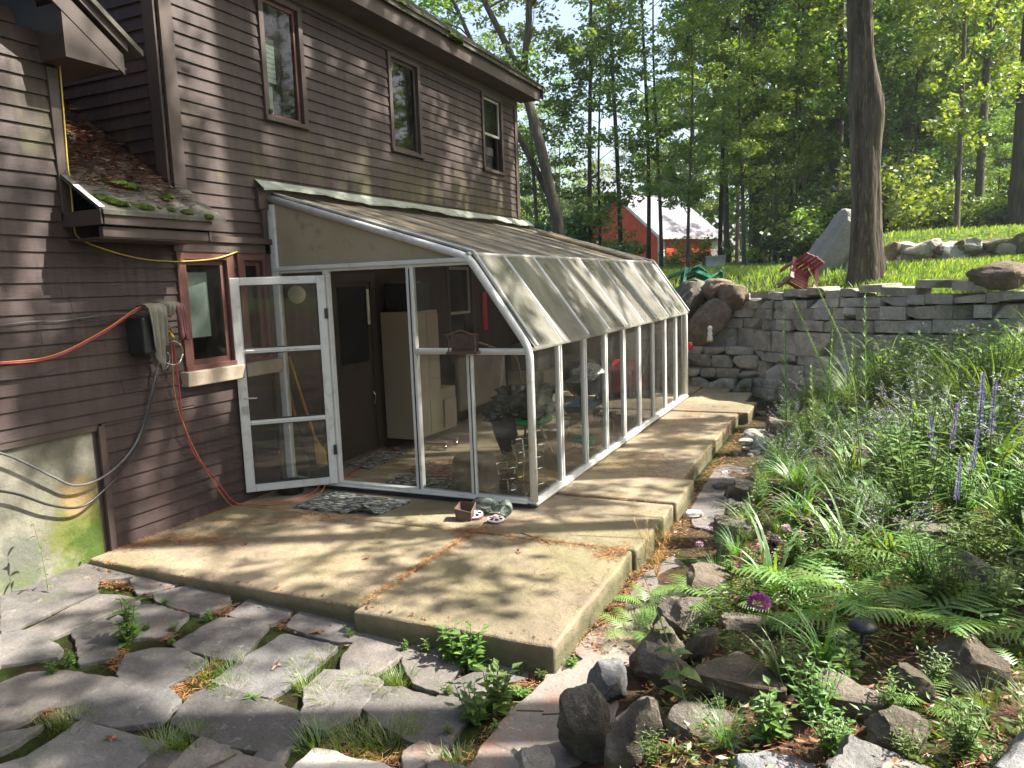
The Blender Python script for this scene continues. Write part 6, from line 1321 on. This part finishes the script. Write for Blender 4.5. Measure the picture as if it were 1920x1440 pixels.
cable('grey_hose', [(.12, -1.38, 1.45), (.07, -1.42, 1.3), (.05, -1.56, .904), (.05, -1.726, .69), (.05, -1.963, .565), (.05, -2.171, .56), (.05, -2.316, .653), (.05, -2.484, .785), (.05, -2.643, .892), (.05, -2.9, 1.0)], .0085, 'greyc', 'grey cable drooping in a long loop before the foundation')
cable('cable_shadow', [(.07, -1.42, 1.25), (.06, -1.58, .86), (.05, -1.74, .62), (.05, -1.96, .47), (.05, -2.15, .40), (.05, -2.36, .47), (.05, -2.6, .62), (.05, -2.9, .74)], .0085, 'black', 'shadow of the grey cable, built as a black tube below it')  # shadow the grey cable casts on the wall, modelled as a black tube
cable('wall_cable', [(.03, -2.9, 1.69), (.03, -2.54, 1.701), (.03, -2.331, 1.713), (.03, -2.15, 1.705), (.03, -1.988, 1.715), (.04, -1.82, 1.728), (.1, -1.598, 1.735)], .004, 'greyc', 'thin grey wires stapled along the siding'); cable('wall_cable', [(.03, -2.0, 1.707), (.05, -1.88, 1.69), (.06, -1.75, 1.70), (.1, -1.6, 1.72)], .004, 'black', 'short black wire looping below the stapled wires')
rack = empty('hose_rack', (.02, -1.45, 1.6), 'dark hose rack box on the siding under the rags', 'hose rack')
def rp_(n, m, f, b=.004): mb = MB(); f(mb); o = mb.build(n, M[m], rack); bevel(o, b); return o
rp_('housing', 'black', lambda m: (m.box(.02, .2, -1.62, -1.4, 1.42, 1.7)), .02); rp_('bracket', 'rust', lambda m: (m.box(.02, .19, -1.38, -1.26, 1.72, 1.74), m.box(.02, .04, -1.36, -1.28, 1.45, 1.74), m.box(.16, .18, -1.4, -1.25, 1.60, 1.615)))
rp_('spigot', 'yel', lambda m: (m.tube([(.03, -1.32, 1.55), (.14, -1.32, 1.56), (.16, -1.32, 1.53)], .012, 8), m.box(.13, .15, -1.36, -1.28, 1.575, 1.585)), .002)
def rag(name, y0, y1, ztop, zb, x, mat, label, seed, drop=0.0):
    r = random.Random(seed); n = 16; k = 12; mb = MB(); V = []
    for i in range(n + 1):
        t = i / n
        for j in range(k + 1):
            u = j / k; z = ztop - (ztop - zb) * max(0, (t - .22) / .78) * (1 - .35 * abs(u - .45) - .15 * sin(u * 7 + seed)); xx = x - .1 * (1 - t / .22) if t < .22 else x + .012 * sin(t * 4)
            w = 1 - .35 * t; y = (y0 + y1) / 2 + (u - .5) * (y1 - y0) * w + drop * t; xx += .018 * sin(u * 19 + seed) * (.3 + t); z += .02 * sin(pi * min(1, t / .22)) if t < .22 else 0
            V.append((xx, y, z))
    mb.v = V; mb.f = [[i * (k + 1) + j, i * (k + 1) + j + 1, (i + 1) * (k + 1) + j + 1, (i + 1) * (k + 1) + j] for i in range(n) for j in range(k)]; mb.m = [0] * len(mb.f)
    o = mb.build(name, M[mat], None, True); s = o.modifiers.new('thickness', 'SOLIDIFY'); s.thickness = .006; origin(o, (x, (y0 + y1) / 2, ztop)); return tag(o, label, 'rag')
rag('khaki_rag', -1.6, -1.42, 1.775, 1.33, .215, 'rag', 'khaki rag draped over the hose rack', 1, .02)
rag('red_rag', -1.33, -1.24, 1.775, 1.5, .205, 'ragr', 'faded red rag hanging right of the khaki one', 5, .04); rag('grey_rag', -1.43, -1.28, 1.785, 1.70, .2, 'rag', 'crumpled grey rag on top of the hose rack', 8)
for cy, cz, rr_, lb, mt in ((-1.31, 1.40, .095, 'white wire coil under the red rag', 'chrome'), (-1.42, 1.36, .075, 'small grey wire coil under the khaki rag', 'greyc')):
    o = MB().tube([(.13 + .01 * sin(t * 3), cy + rr_ * cos(t) * (1 + .08 * sin(t * .7)), cz + rr_ * sin(t) * (1 + .1 * cos(t * .9))) for t in [k * .4 for k in range(48)]], .0035, 6).build('wire_coil', M[mt], None, True); origin(o, (.13, cy, cz)); tag(o, lb, 'wire')
lamp = empty('globe_lamp', (.02, .13, 1.83), 'round cream globe lamp on the siding behind the open door', 'wall lamp')
MB().lathe([(.001, -.085), (.03, -.08), (.058, -.062), (.078, -.034), (.085, 0), (.078, .034), (.058, .062), (.03, .08), (.001, .085)], (.15, .16, 1.82), 22).build('globe', M['cream'], lamp, True)
MB().lathe([(.001, 0), (.05, 0), (.05, .02), (.03, .05), (.001, .05)], (.02, .16, 1.84), 16, M=Matrix.Rotation(pi / 2, 4, 'Y')).build('base', M['rust'], lamp, True)
br = empty('broom', (.5, .45, .02), 'yellow handled broom leaning behind the open door', 'broom')
MB().tube([(.06, .087, 1.24), (.08, .38, .34)], .013, 8).build('handle', M['wood'], br)
mb = MB(); mb.add([(.07, .355, .34), (.10, .40, .34), (.10, .42, .30), (.06, .37, .30), (.05, .40, .0), (.14, .62, .0), (.14, .64, .0), (.04, .42, .0)], [(0, 1, 2, 3), (3, 2, 5, 4), (0, 3, 4, 7), (1, 0, 7, 6), (2, 1, 6, 5)]); mb.tube([(.08, .37, .38), (.08, .39, .33)], .022, 8); mb.build('bristles', M['straw'], br)
dp = empty('brush', (.1, .25, .02), 'long handled scrub brush with orange grip beside the broom', 'brush')
MB().tube([(.05, .08, .896), (.06, .12, .64)], .014, 8).build('grip', M['hose_or'], dp); MB().tube([(.06, .12, .64), (.12, .25, .1)], .011, 8).build('handle', M['black'], dp); bevel(MB().box(.05, .2, .1, .42, .02, .12).build('head', M['black'], dp), .015)
o = MB().lathe([(.001, 0), (.1, 0), (.115, .01), (.13, .1), (.14, .11), (.12, .11), (.1, .02), (.001, .02)], (.24, -.22, 0), 20).build('black_pan', M['black'], None, True); origin(o, (.24, -.22, 0)); tag(o, 'low black pan on the slab under the open door', 'pan')
# doormat with a turned up corner
def rugmesh(P, turn=None, n=26, k=16, z=.014, th=.012):
    mb = MB(); P = [Vector((p[0], p[1], 0)) for p in P]; V = []
    for i in range(n + 1):
        for j in range(k + 1):
            u, v = i / n, j / k; p = P[0].lerp(P[1], u).lerp(P[3].lerp(P[2], u), v); p.z = z + .004 * sin(u * 9) * cos(v * 6)
            if turn: d = max(0, 1 - ((u - turn[0]) ** 2 + (v - turn[1]) ** 2) ** .5 / .22); p.z += .075 * d ** 1.3; p.y += .05 * d
            V.append(tuple(p))
    mb.v = V; mb.f = [[i * (k + 1) + j, (i + 1) * (k + 1) + j, (i + 1) * (k + 1) + j + 1, i * (k + 1) + j + 1] for i in range(n) for j in range(k)]; mb.m = [0] * len(mb.f); return mb
def rug(name, P, label, mat='rug', **kw):
    o = rugmesh(P, **kw).build(name, M[mat], None, True); s = o.modifiers.new('thickness', 'SOLIDIFY'); s.thickness = .014; c = (P[0][0] + P[2][0]) / 2, (P[0][1] + P[2][1]) / 2, 0
    origin(o, c); return tag(o, label, 'rug')
rug('braided_mat', [(.6, -.62), (1.43, -.62), (1.5, -.16), (.62, -.1)], 'grey braided mat with a turned up corner before the doorway', turn=(.86, .0))
rug('braided_mat', [(-.0, .76), (.44, .74), (.43, 1.5), (.03, 1.5)], 'braided mat with the hose on it inside the door'); rug('braided_mat', [(.95, .12), (1.62, .12), (1.55, .62), (.9, .6)], 'grey braided mat just inside the glass front')
o = MB().lathe([(.001, .012), (.36, .012), (.39, .006), (.39, .001)], (1.2, 1.05, 0), 40).build('round_mat', M['rug2'], None, True); origin(o, (1.2, 1.05, 0)); tag(o, 'brown oval braided mat inside the glasshouse', 'rug')
# ---------------------------------------------------------------- inside the glasshouse
def thing(name, loc, label, cat): return empty(name, loc, label, cat)
def tp(p, name, mat, fn, bev=.004, smooth=False):
    mb = MB(); fn(mb); o = mb.build(name, M[mat], p, smooth)
    if bev: bevel(o, bev)
    return o
cb = thing('cabinet', (.25, 1.97, .1), 'tall beige metal cabinet on casters inside the doorway', 'cabinet')
tp(cb, 'body', 'beige', lambda m: m.box(.03, .45, 1.7, 2.26, .12, 1.58)); tp(cb, 'door', 'beige', lambda m: m.box(.452, .468, 1.715, 1.975, .14, 1.54)); tp(cb, 'door', 'beige', lambda m: m.box(.452, .468, 1.985, 2.245, .78, 1.54)); tp(cb, 'drawer', 'beige', lambda m: m.box(.452, .468, 1.985, 2.245, .14, .77))
lc = thing('drawer_unit', (.25, 2.5, 0), 'low beige drawer unit right of the tall cabinet', 'cabinet'); tp(lc, 'body', 'beige', lambda m: m.box(.05, .42, 2.32, 2.68, .1, .62)); tp(lc, 'door', 'beige', lambda m: m.box(.422, .44, 2.36, 2.66, .14, .48))
bb = thing('black_bin', (.22, 1.95, 1.58), 'black plastic bin standing on the tall cabinet', 'bin'); tp(bb, 'body', 'black', lambda m: m.add([(.08, 1.76, 1.585), (.4, 1.76, 1.585), (.4, 2.16, 1.585), (.08, 2.16, 1.585), (.06, 1.73, 1.9), (.43, 1.73, 1.9), (.43, 2.2, 1.9), (.06, 2.2, 1.9)], [(0, 1, 5, 4), (1, 2, 6, 5), (2, 3, 7, 6), (3, 0, 4, 7), (4, 5, 6, 7)]), .02); tp(bb, 'contents', 'rag', lambda m: (m.box(.12, .35, 1.8, 2.1, 1.9, 1.92)), .01)
th = thing('thermometer', (.04, 1.46, 1.65), 'long white thermometer beside the inner door', 'thermometer'); tp(th, 'scale', 'white', lambda m: m.box(.03, .045, 1.445, 1.485, 1.46, 1.85), .006); tp(th, 'tube', 'red', lambda m: m.box(.045, .048, 1.462, 1.467, 1.5, 1.6), 0)
dl = thing('dolly', (.75, 2.1, 0), 'small caster dolly on the floor before the cabinet', 'dolly'); tp(dl, 'board', 'rust', lambda m: (m.box(.5, .78, 1.75, 1.82, .07, .09), m.box(.5, .78, 2.0, 2.07, .07, .09)))
for x, y in ((.54, 1.78), (.75, 1.78), (.75, 2.04)): tp(dl, 'wheel', 'chrome', lambda m: m.lathe([(.001, -.012), (.03, -.012), (.03, .012), (.001, .012)], (x, y, .03), 14, M=Matrix.Rotation(pi / 2, 4, 'X')), .002)
for nm, x, y, rz in (('pink_slipper', .2, 1.62, .3),): o = MB().lathe([(.001, 0), (.04, 0), (.045, .02), (.03, .04), (.001, .045)], (x, y, .002), 12).build(nm, M['ragr'], None, True); o.scale = (1, 1, 1); origin(o, (x, y, .002)); tag(o, 'small pink object on the floor by the cabinet', 'slipper')
tb = thing('tub', (1.93, .22, 0), 'upturned grey brown tub behind the front panes', 'tub')
tp(tb, 'body', 'tub', lambda m: m.lathe([(.225, .004), (.215, .02), (.205, .2), (.185, .34), (.175, .355), (.001, .36)], (1.94, .22, 0), 28), 0, True)
tp(tb, 'rim', 'tub', lambda m: m.lathe([(.225, .004), (.24, .01), (.24, .035), (.218, .045)], (1.94, .22, 0), 28), 0, True)
# green padded folding table with black bags
gt = thing('green_table', (2.05, 1.3, 0), 'green vinyl stool with bent chrome legs inside the corner', 'stool')
tp(gt, 'seat', 'green', lambda m: m.lathe([(.001, .47), (.2, .47), (.24, .49), (.25, .52), (.23, .545), (.001, .555)], (2.02, 1.25, 0), 26), 0, True)
for k in range(4):
    a = k * pi / 2 + .6; tp(gt, 'leg', 'chrome', lambda m: m.tube(smooth([(2.02 + .1 * cos(a), 1.25 + .1 * sin(a), .48), (2.02 + .2 * cos(a), 1.25 + .2 * sin(a), .25), (2.02 + .3 * cos(a), 1.25 + .3 * sin(a), .015)]), .011, 8), 0, True)
tp(gt, 'ring', 'chrome', lambda m: m.tube([(2.02 + .2 * cos(t * .3), 1.25 + .2 * sin(t * .3), .22) for t in range(22)], .008, 6), 0, True)
def bag(name, c, s, seed, label, mat='bag'):
    mb = rockmesh((2, 2, 2), seed, 16, .3, 3, .14); mb.v = [(v[0], v[1], v[2]) for v in mb.v]
    V = []
    for v in mb.v:
        p = Vector(v); w = noise.noise(p * 3.5 + Vector((seed, 0, 0))) * .22 + abs(noise.noise(p * 7)) * .16; p = p * (1 + w); V.append((p.x * s[0], p.y * s[1], p.z * s[2]))
    mb.v = V; o = mb.build(name, M[mat], None, True, loc=c); o.data.set_sharp_from_angle(angle=radians(35)); return tag(o, label, 'bag')
bag('black_bag', (2.0, 1.25, .69), (.25, .2, .15), 3, 'crumpled shiny black bag heaped on the green stool'); bag('black_bag', (1.84, 1.1, .6), (.17, .13, .1), 7, 'dark bag slumped over the left of the stool')
o = MB().add([(1.74, 1.0, .58), (2.0, .98, .56), (2.02, 1.0, .4), (1.93, 1.02, .16), (1.84, 1.02, .2), (1.76, 1.02, .4)], [(0, 1, 2, 3, 4, 5)]).build('black_cloth', M['black']); s_ = o.modifiers.new('thickness', 'SOLIDIFY'); s_.thickness = .02; origin(o, (1.87, 1.0, .56)); tag(o, 'black cloth hanging down before the stool', 'cloth')
def wirestand(name, cx, cy, rad, h, nleg, rings, label, mat='chrome'):
    w = thing(name, (cx, cy, 0), label, 'plant stand')
    for k in range(nleg):
        a = k * 2 * pi / nleg; tp(w, 'leg', mat, lambda m: m.tube([(cx + rad * cos(a), cy + rad * sin(a), .005), (cx + rad * .75 * cos(a), cy + rad * .75 * sin(a), h * .6), (cx + rad * cos(a), cy + rad * sin(a), h)], .006, 6), 0)
    for z, q in rings: tp(w, 'ring', mat, lambda m: m.tube([(cx + rad * q * cos(t * .35), cy + rad * q * sin(t * .35), z) for t in range(19)], .0055, 6), 0)
    return w
wirestand('wire_stand', 2.3, .62, .17, .42, 8, ((.06, .95), (.2, .86), (.3, .8), (.42, 1)), 'round wire plant stand nearest the corner post'); wirestand('wire_stand', 2.15, .4, .12, .24, 7, ((.04, 1), (.14, .9), (.24, 1)), 'small low wire stand before the round one')
o = MB().lathe([(.001, .01), (.22, .01), (.23, .004)], (2.2, 1.0, 0), 24).build('green_mat', M['yel'], None, True); origin(o, (2.2, 1.0, 0)); tag(o, 'pale green round mat under the wire stands', 'mat')
rk_ = thing('wire_shelf', (2.45, 1.9, 0), 'tall chrome wire shelf behind the side panes', 'shelf')
for x, y in ((2.3, 1.5), (2.54, 1.5), (2.3, 2.1), (2.54, 2.1)): tp(rk_, 'post', 'chrome', lambda m: m.tube([(x, y, 0), (x, y, 1.1)], .009, 6), 0)
for z in (.12, .5, .85): tp(rk_, 'shelf', 'chrome', lambda m: [m.box(2.3, 2.54, 1.5 + k * .05, 1.505 + k * .05, z, z + .005) for k in range(13)] + [m.box(x, x + .008, 1.5, 2.1, z, z + .01) for x in (2.3, 2.535)], 0)
o = MB().add([(2.32, 1.55, .53), (2.52, 1.55, .53), (2.52, 1.95, .53), (2.32, 1.95, .53), (2.29, 1.5, .6), (2.55, 1.5, .6), (2.55, 2.0, .6), (2.29, 2.0, .6)], [(0, 3, 2, 1), (0, 1, 5, 4), (1, 2, 6, 5), (2, 3, 7, 6), (3, 0, 4, 7)]).build('blue_tray', M['blue']); s_ = o.modifiers.new('thickness', 'SOLIDIFY'); s_.thickness = .006; origin(o, (2.42, 1.75, .53)); tag(o, 'blue plastic tray on the wire shelf', 'tray')
bag('teal_bag', (2.44, 1.7, .2), (.09, .1, .06), 12, 'teal plastic bundle low on the wire shelf', 'teal'); bag('white_pillow', (2.45, 1.85, .92), (.11, .18, .07), 14, 'bright white bundle on top of the wire shelf', 'white')
o = put('bushy', 0, 2.3, 1.75, .7, None, 'green potted plant leaves behind the first side pane', 'plant', None, .88); o = put('bushy', 1, 2.1, 1.35, .6, None, 'leafy houseplant behind the corner post', 'plant', None, .8)
kt = thing('grill', (2.1, 2.9, 0), 'black kettle shaped grill inside the glasshouse', 'grill'); tp(kt, 'bowl', 'black', lambda m: m.lathe([(.001, .5), (.15, .52), (.24, .62), (.26, .72), (.24, .82), (.14, .92), (.001, .95)], (2.05, 2.9, 0), 24), 0, True)
for k in range(3): a = k * 2.1; tp(kt, 'leg', 'chrome', lambda m: m.tube([(2.05 + .15 * cos(a), 2.9 + .15 * sin(a), .55), (2.05 + .28 * cos(a), 2.9 + .28 * sin(a), 0)], .01, 6), 0)
mw = thing('red_mower', (2.2, 4.2, 0), 'red and black mower seen through the side panes', 'mower')
tp(mw, 'deck', 'black', lambda m: m.box(1.9, 2.45, 3.7, 4.5, .12, .42), .05); tp(mw, 'hood', 'red', lambda m: m.add([(1.95, 3.75, .42), (2.4, 3.75, .42), (2.4, 4.4, .42), (1.95, 4.4, .42), (2.0, 3.85, .66), (2.35, 3.85, .66), (2.35, 4.3, .8), (2.0, 4.3, .8)], [(0, 1, 5, 4), (1, 2, 6, 5), (2, 3, 7, 6), (3, 0, 4, 7), (4, 5, 6, 7)]), .02)
for x, y in ((1.9, 3.85), (2.48, 3.85), (1.9, 4.4), (2.48, 4.4)): tp(mw, 'wheel', 'black', lambda m: m.lathe([(.001, -.03), (.13, -.03), (.14, 0), (.13, .03), (.001, .03)], (x, y, .14), 18, M=Matrix.Rotation(pi / 2, 4, 'Y')), 0)
tp(mw, 'handle', 'chrome', lambda m: m.tube([(2.0, 4.4, .5), (2.0, 4.9, 1.0), (2.35, 4.9, 1.0), (2.35, 4.4, .5)], .012, 8), 0)
rs = thing('red_cushion_chair', (2.2, 3.1, 0), 'dark chair with a flat red cushion behind the third side pane', 'chair'); tp(rs, 'seat', 'red', lambda m: m.box(2.2, 2.5, 3.1, 3.5, .74, .79), .02); tp(rs, 'back', 'black', lambda m: m.box(2.18, 2.22, 3.1, 3.5, .78, 1.1), .01)
for x, y in ((2.22, 3.12), (2.48, 3.12), (2.22, 3.48), (2.48, 3.48)): tp(rs, 'leg', 'black', lambda m: m.box(x - .012, x + .012, y - .012, y + .012, 0, .74), .002)
cp = thing('cot_frame', (.9, 3.2, 0), 'folded tan cot with a curved tube frame along the house wall', 'cot'); tp(cp, 'canvas', 'tub', lambda m: m.box(.35, .42, 2.8, 4.2, .25, .95), .03); tp(cp, 'frame', 'chrome', lambda m: m.tube(smooth([(.45, 2.7, 1.05), (.5, 3.1, 1.12), (.6, 3.6, .98), (.7, 4.0, .8), (.7, 4.1, .1)]), .014, 8), 0, True)
o = MB().box(.02, .05, 4.3, 4.42, 1.2, 1.75).build('red_saw', M['red']); bevel(o, .01); origin(o, (.03, 4.36, 1.2)); tag(o, 'slim red tool hanging on the house wall inside', 'tool')
bx_ = thing('box_stack', (.4, 5, 0), 'stack of pale cardboard boxes at the back of the glasshouse', 'boxes'); tp(bx_, 'box', 'beige', lambda m: m.box(.2, .8, 4.7, 5.3, .0, .55), .01); tp(bx_, 'box', 'tub', lambda m: m.box(.25, .7, 4.75, 5.2, .555, .95), .01)
# ---------------------------------------------------------------- small things on the slab and frame
def jar(loc, r_, h, rot, mat, label):
    mb = MB().lathe([(.001, 0), (r_ * .95, 0), (r_, .01), (r_, h * .74), (r_ * .8, h * .84), (r_ * .8, h * .98), (r_ * .87, h)], (0, 0, 0), 20); o = mb.build('glass_jar', M[mat], None, True, loc=loc); o.rotation_euler = rot; s = o.modifiers.new('thickness', 'SOLIDIFY'); s.thickness = .003; return tag(o, label, 'jar')
jar((2.17, -.2, .06), .058, .2, (0, 1.5, -.3), 'jar', 'frosted glass jar lying on its side below the front panes'); jar((2.41, -.16, .055), .055, .17, (0, 1.5, -1.1), 'jar', 'greenish glass jar lying next to the corner post')
for x, y, rz, tl, lb in ((2.235, -.37, 0, .18, 'white vented jar lid behind, leaning'), (2.45, -.43, .6, .08, 'white vented jar lid lying nearest the camera')):
    ld = thing('vented_lid', (x, y, 0), lb, 'lid'); ld.rotation_euler = (tl, .0, rz)
    MB().lathe([(.068, .0), (.07, .012), (.068, .028), (.06, .032), (.058, .028)], (0, 0, 0), 26).build('rim', M['ragr'], ld, True, loc=(0, 0, 0)).location = (0, 0, 0)
    mb = MB()
    for k in range(6):
        a = k * pi / 3; c0, c1 = cos(a - .19), cos(a + .19); s0, s1 = sin(a - .19), sin(a + .19); mb.add([(c0 * .022, s0 * .022, .042), (c0 * .062, s0 * .062, .033), (c1 * .062, s1 * .062, .033), (c1 * .022, s1 * .022, .042)], [(0, 1, 2, 3)])
    mb.lathe([(.001, .06), (.018, .058), (.024, .044), (.026, .04)], (0, 0, 0), 16); mb.lathe([(.056, .035), (.068, .031), (.07, .026)], (0, 0, 0), 26)
    mb.build('vents', M['lid'], ld, False, loc=(0, 0, 0)); MB().lathe([(.001, .024), (.058, .024)], (0, 0, 0), 20).build('screen', M['void'], ld, loc=(0, 0, 0))
pot = thing('square_pot', (2.19, -.43, 0), 'small broken dark square pot left of the jar lids', 'pot')
tp(pot, 'body', 'rust', lambda m: m.add([(2.13, -.49, 0), (2.25, -.47, 0), (2.23, -.36, 0), (2.12, -.37, 0), (2.12, -.5, .1), (2.26, -.48, .075), (2.24, -.35, .12), (2.1, -.37, .12)], [(0, 3, 2, 1), (0, 1, 5, 4), (1, 2, 6, 5), (2, 3, 7, 6), (3, 0, 4, 7)]), 0).modifiers.new('thickness', 'SOLIDIFY').thickness = .008
bf = thing('wooden_lantern', (2.04, -.07, 1.3), 'small brown wooden shelf frame hung on the mid rail', 'frame')
def lant(m):
    x0, x1, y0, y1, z0, z1 = 1.9, 2.18, -.12, -.04, 1.29, 1.45
    m.box(x0, x1, y0, y1, z0, z0 + .018); m.box(x0 + .02, x1 - .02, y1 - .008, y1, z0 + .018, z1 - .01)
    for x in (x0 + .015, x1 - .02): m.tube(smooth([(x, y0, z0 + .01), (x + .016, y0, z0 + .06), (x + .016, y0, z0 + .1), (x, y0, z1)]), .006, 6); m.box(x - .004, x + .004, y1 - .008, y1, z0, z1)
    m.tube(smooth([(x0 - .015, y0, z1), (x0 + .05, y0, z1 + .005), (x0 + .14, y0, z1 + .035), (x1 - .05, y0, z1 + .005), (x1 + .015, y0, z1)]), .008, 6)
    m.box(x0 - .005, x1 + .005, y1 - .008, y1, z1 - .01, z1); m.box(x0 + .05, x1 - .05, y0, y0 + .008, z0 + .055, z0 + .063)
tp(bf, 'frame', 'rust', lant, 0)
gl = thing('solar_lamp', (5.06, -2.27, .2), 'low black garden lamp with a wide domed cap among the ferns', 'garden lamp')
tp(gl, 'cap', 'black', lambda m: m.lathe([(.001, .40), (.03, .395), (.055, .38), (.062, .365), (.055, .355), (.001, .355)], (5.05, -2.25, 0), 24), 0, True); tp(gl, 'stake', 'black', lambda m: m.tube([(5.05, -2.25, .36), (5.055, -2.26, .15)], .011, 8), 0, True)
# statue and lantern by the ledge
gn = thing('garden_statue', (2.75, 7.35, .66), 'small white and yellow statue on the stone ledge before the round boulder', 'statue')
tp(gn, 'figure', 'white', lambda m: m.lathe([(.001, 0), (.045, .0), (.05, .03), (.035, .08), (.045, .12), (.028, .15), (.038, .18), (.04, .21), (.03, .24), (.001, .25)], (2.75, 7.3, .80), 16), 0, True); tp(gn, 'base', 'yel', lambda m: m.lathe([(.001, 0), (.055, 0), (.055, .025), (.05, .03)], (2.75, 7.3, .78), 16), 0, True)
rl = thing('red_lantern', (2.42, 7.2, .62), 'small red lantern peeping past the glasshouse corner', 'lantern'); tp(rl, 'body', 'red', lambda m: m.lathe([(.001, 0), (.06, 0), (.07, .05), (.06, .12), (.001, .14)], (2.44, 7.1, .66), 14), 0, True)
# ---------------------------------------------------------------- lawn things
def chair(name, loc, rot, mat, label, slats=5):
    c = thing(name, (0, 0, 0), label, 'chair'); c['_b'] = (0, 0, 0)
    tp(c, 'seat', mat, lambda m: [m.box(-.28, .28, -.25 + k * .105, -.155 + k * .105, .36, .385) for k in range(5)], .004)
    def back(m):
        for k in range(slats): x = -.24 + k * .12; m.box(x - .045, x + .045, .26, .28, .36, .98 - .02 * abs(k - 2) ** 2)
        m.box(-.28, .28, .285, .305, .6, .66); m.box(-.28, .28, .285, .305, .86, .92)
    tp(c, 'backrest', mat, back, .004)
    for sx in (-1, 1):
        tp(c, 'armrest', mat, lambda m: m.box(sx * .35 - .06, sx * .35 + .06, -.34, .32, .56, .585), .006); tp(c, 'leg', mat, lambda m: m.box(sx * .31 - .02, sx * .31 + .02, -.32, -.22, 0, .56), .004); tp(c, 'leg', mat, lambda m: m.box(sx * .31 - .02, sx * .31 + .02, .2, .3, 0, .56), .004)
    tp(c, 'apron', mat, lambda m: m.box(-.3, .3, -.3, -.28, .26, .37), .004)
    c.location = loc; c.rotation_euler = rot; return c
chair('red_chair', (3.98, 7.35, 1.7), (radians(60), radians(28), radians(35)), 'rchair', 'dark red wooden chair tipped over behind the wall').scale = (.62, .62, .62)
chair('green_chair', (2.1, 9.3, 1.62), (radians(-62), radians(20), radians(-30)), 'gchair', 'green slatted garden chair tipped on its back on the lawn').scale = (.8, .8, .8)
chair('green_chair', (1.65, 9.6, 1.6), (radians(70), radians(35), radians(60)), 'gchair', 'second tipped green garden chair nearer the glasshouse').scale = (.75, .75, .75)
x, y = at(22, 1342); dr = thing('metal_drum', (x, y, hz(x, y)), 'pale grey open drum standing on the lawn near the barn', 'drum')
z = hz(x, y) - .1; tp(dr, 'body', 'drum', lambda m: m.lathe([(.27, 0), (.275, .25), (.282, .26), (.275, .27), (.275, .5), (.29, .52), (.29, .55), (.26, .55), (.25, .3), (.001, .3)], (x, y, z), 26), 0, True)

# labels by place for look-alikes seen in rows
ORD = 'first second third fourth fifth sixth seventh eighth ninth tenth eleventh twelfth thirteenth fourteenth fifteenth sixteenth seventeenth eighteenth nineteenth twentieth'.split()
def ordw(n): return ORD[n] if n < 20 else (['twenty', 'thirty', 'forty', 'fifty', 'sixty'][(n + 1) // 10 - 2] + (' ' + ORD[(n + 1) % 10 - 1] if (n + 1) % 10 else 'th'))
groups = {}
for o in COL.objects:
    if 'label' in o and 'group' in o: groups.setdefault((o['group'], o['label']), []).append(o)
for (g, l), os_ in groups.items():
    if len(os_) < 2 or 'right of the garden' in g: continue
    os_.sort(key=lambda o: (Vector(o.location) - CAM).dot(_r2) / max(.1, (Vector(o.location) - CAM).dot(_f)))
    for i, o in enumerate(os_): o['label'] = ' '.join((l.split())[:11]) + ', ' + ordw(i) + ' from the left'

hzb = MB().box(-160, 165, -45, 265, -3.5, 26).build('haze', None); hzb.data.materials.clear()
m = bpy.data.materials.new('haze_air'); m.use_nodes = True; m.node_tree.nodes.clear(); o_ = m.node_tree.nodes.new('ShaderNodeOutputMaterial'); pv = m.node_tree.nodes.new('ShaderNodeVolumePrincipled')
pv.inputs['Color'].default_value = (.9, .95, 1, 1); pv.inputs['Density'].default_value = .0007; pv.inputs['Anisotropy'].default_value = .3; m.node_tree.links.new(pv.outputs[0], o_.inputs['Volume']); hzb.data.materials.append(m); tag(hzb, 'thin pale summer haze in the air', 'haze', kind='stuff')
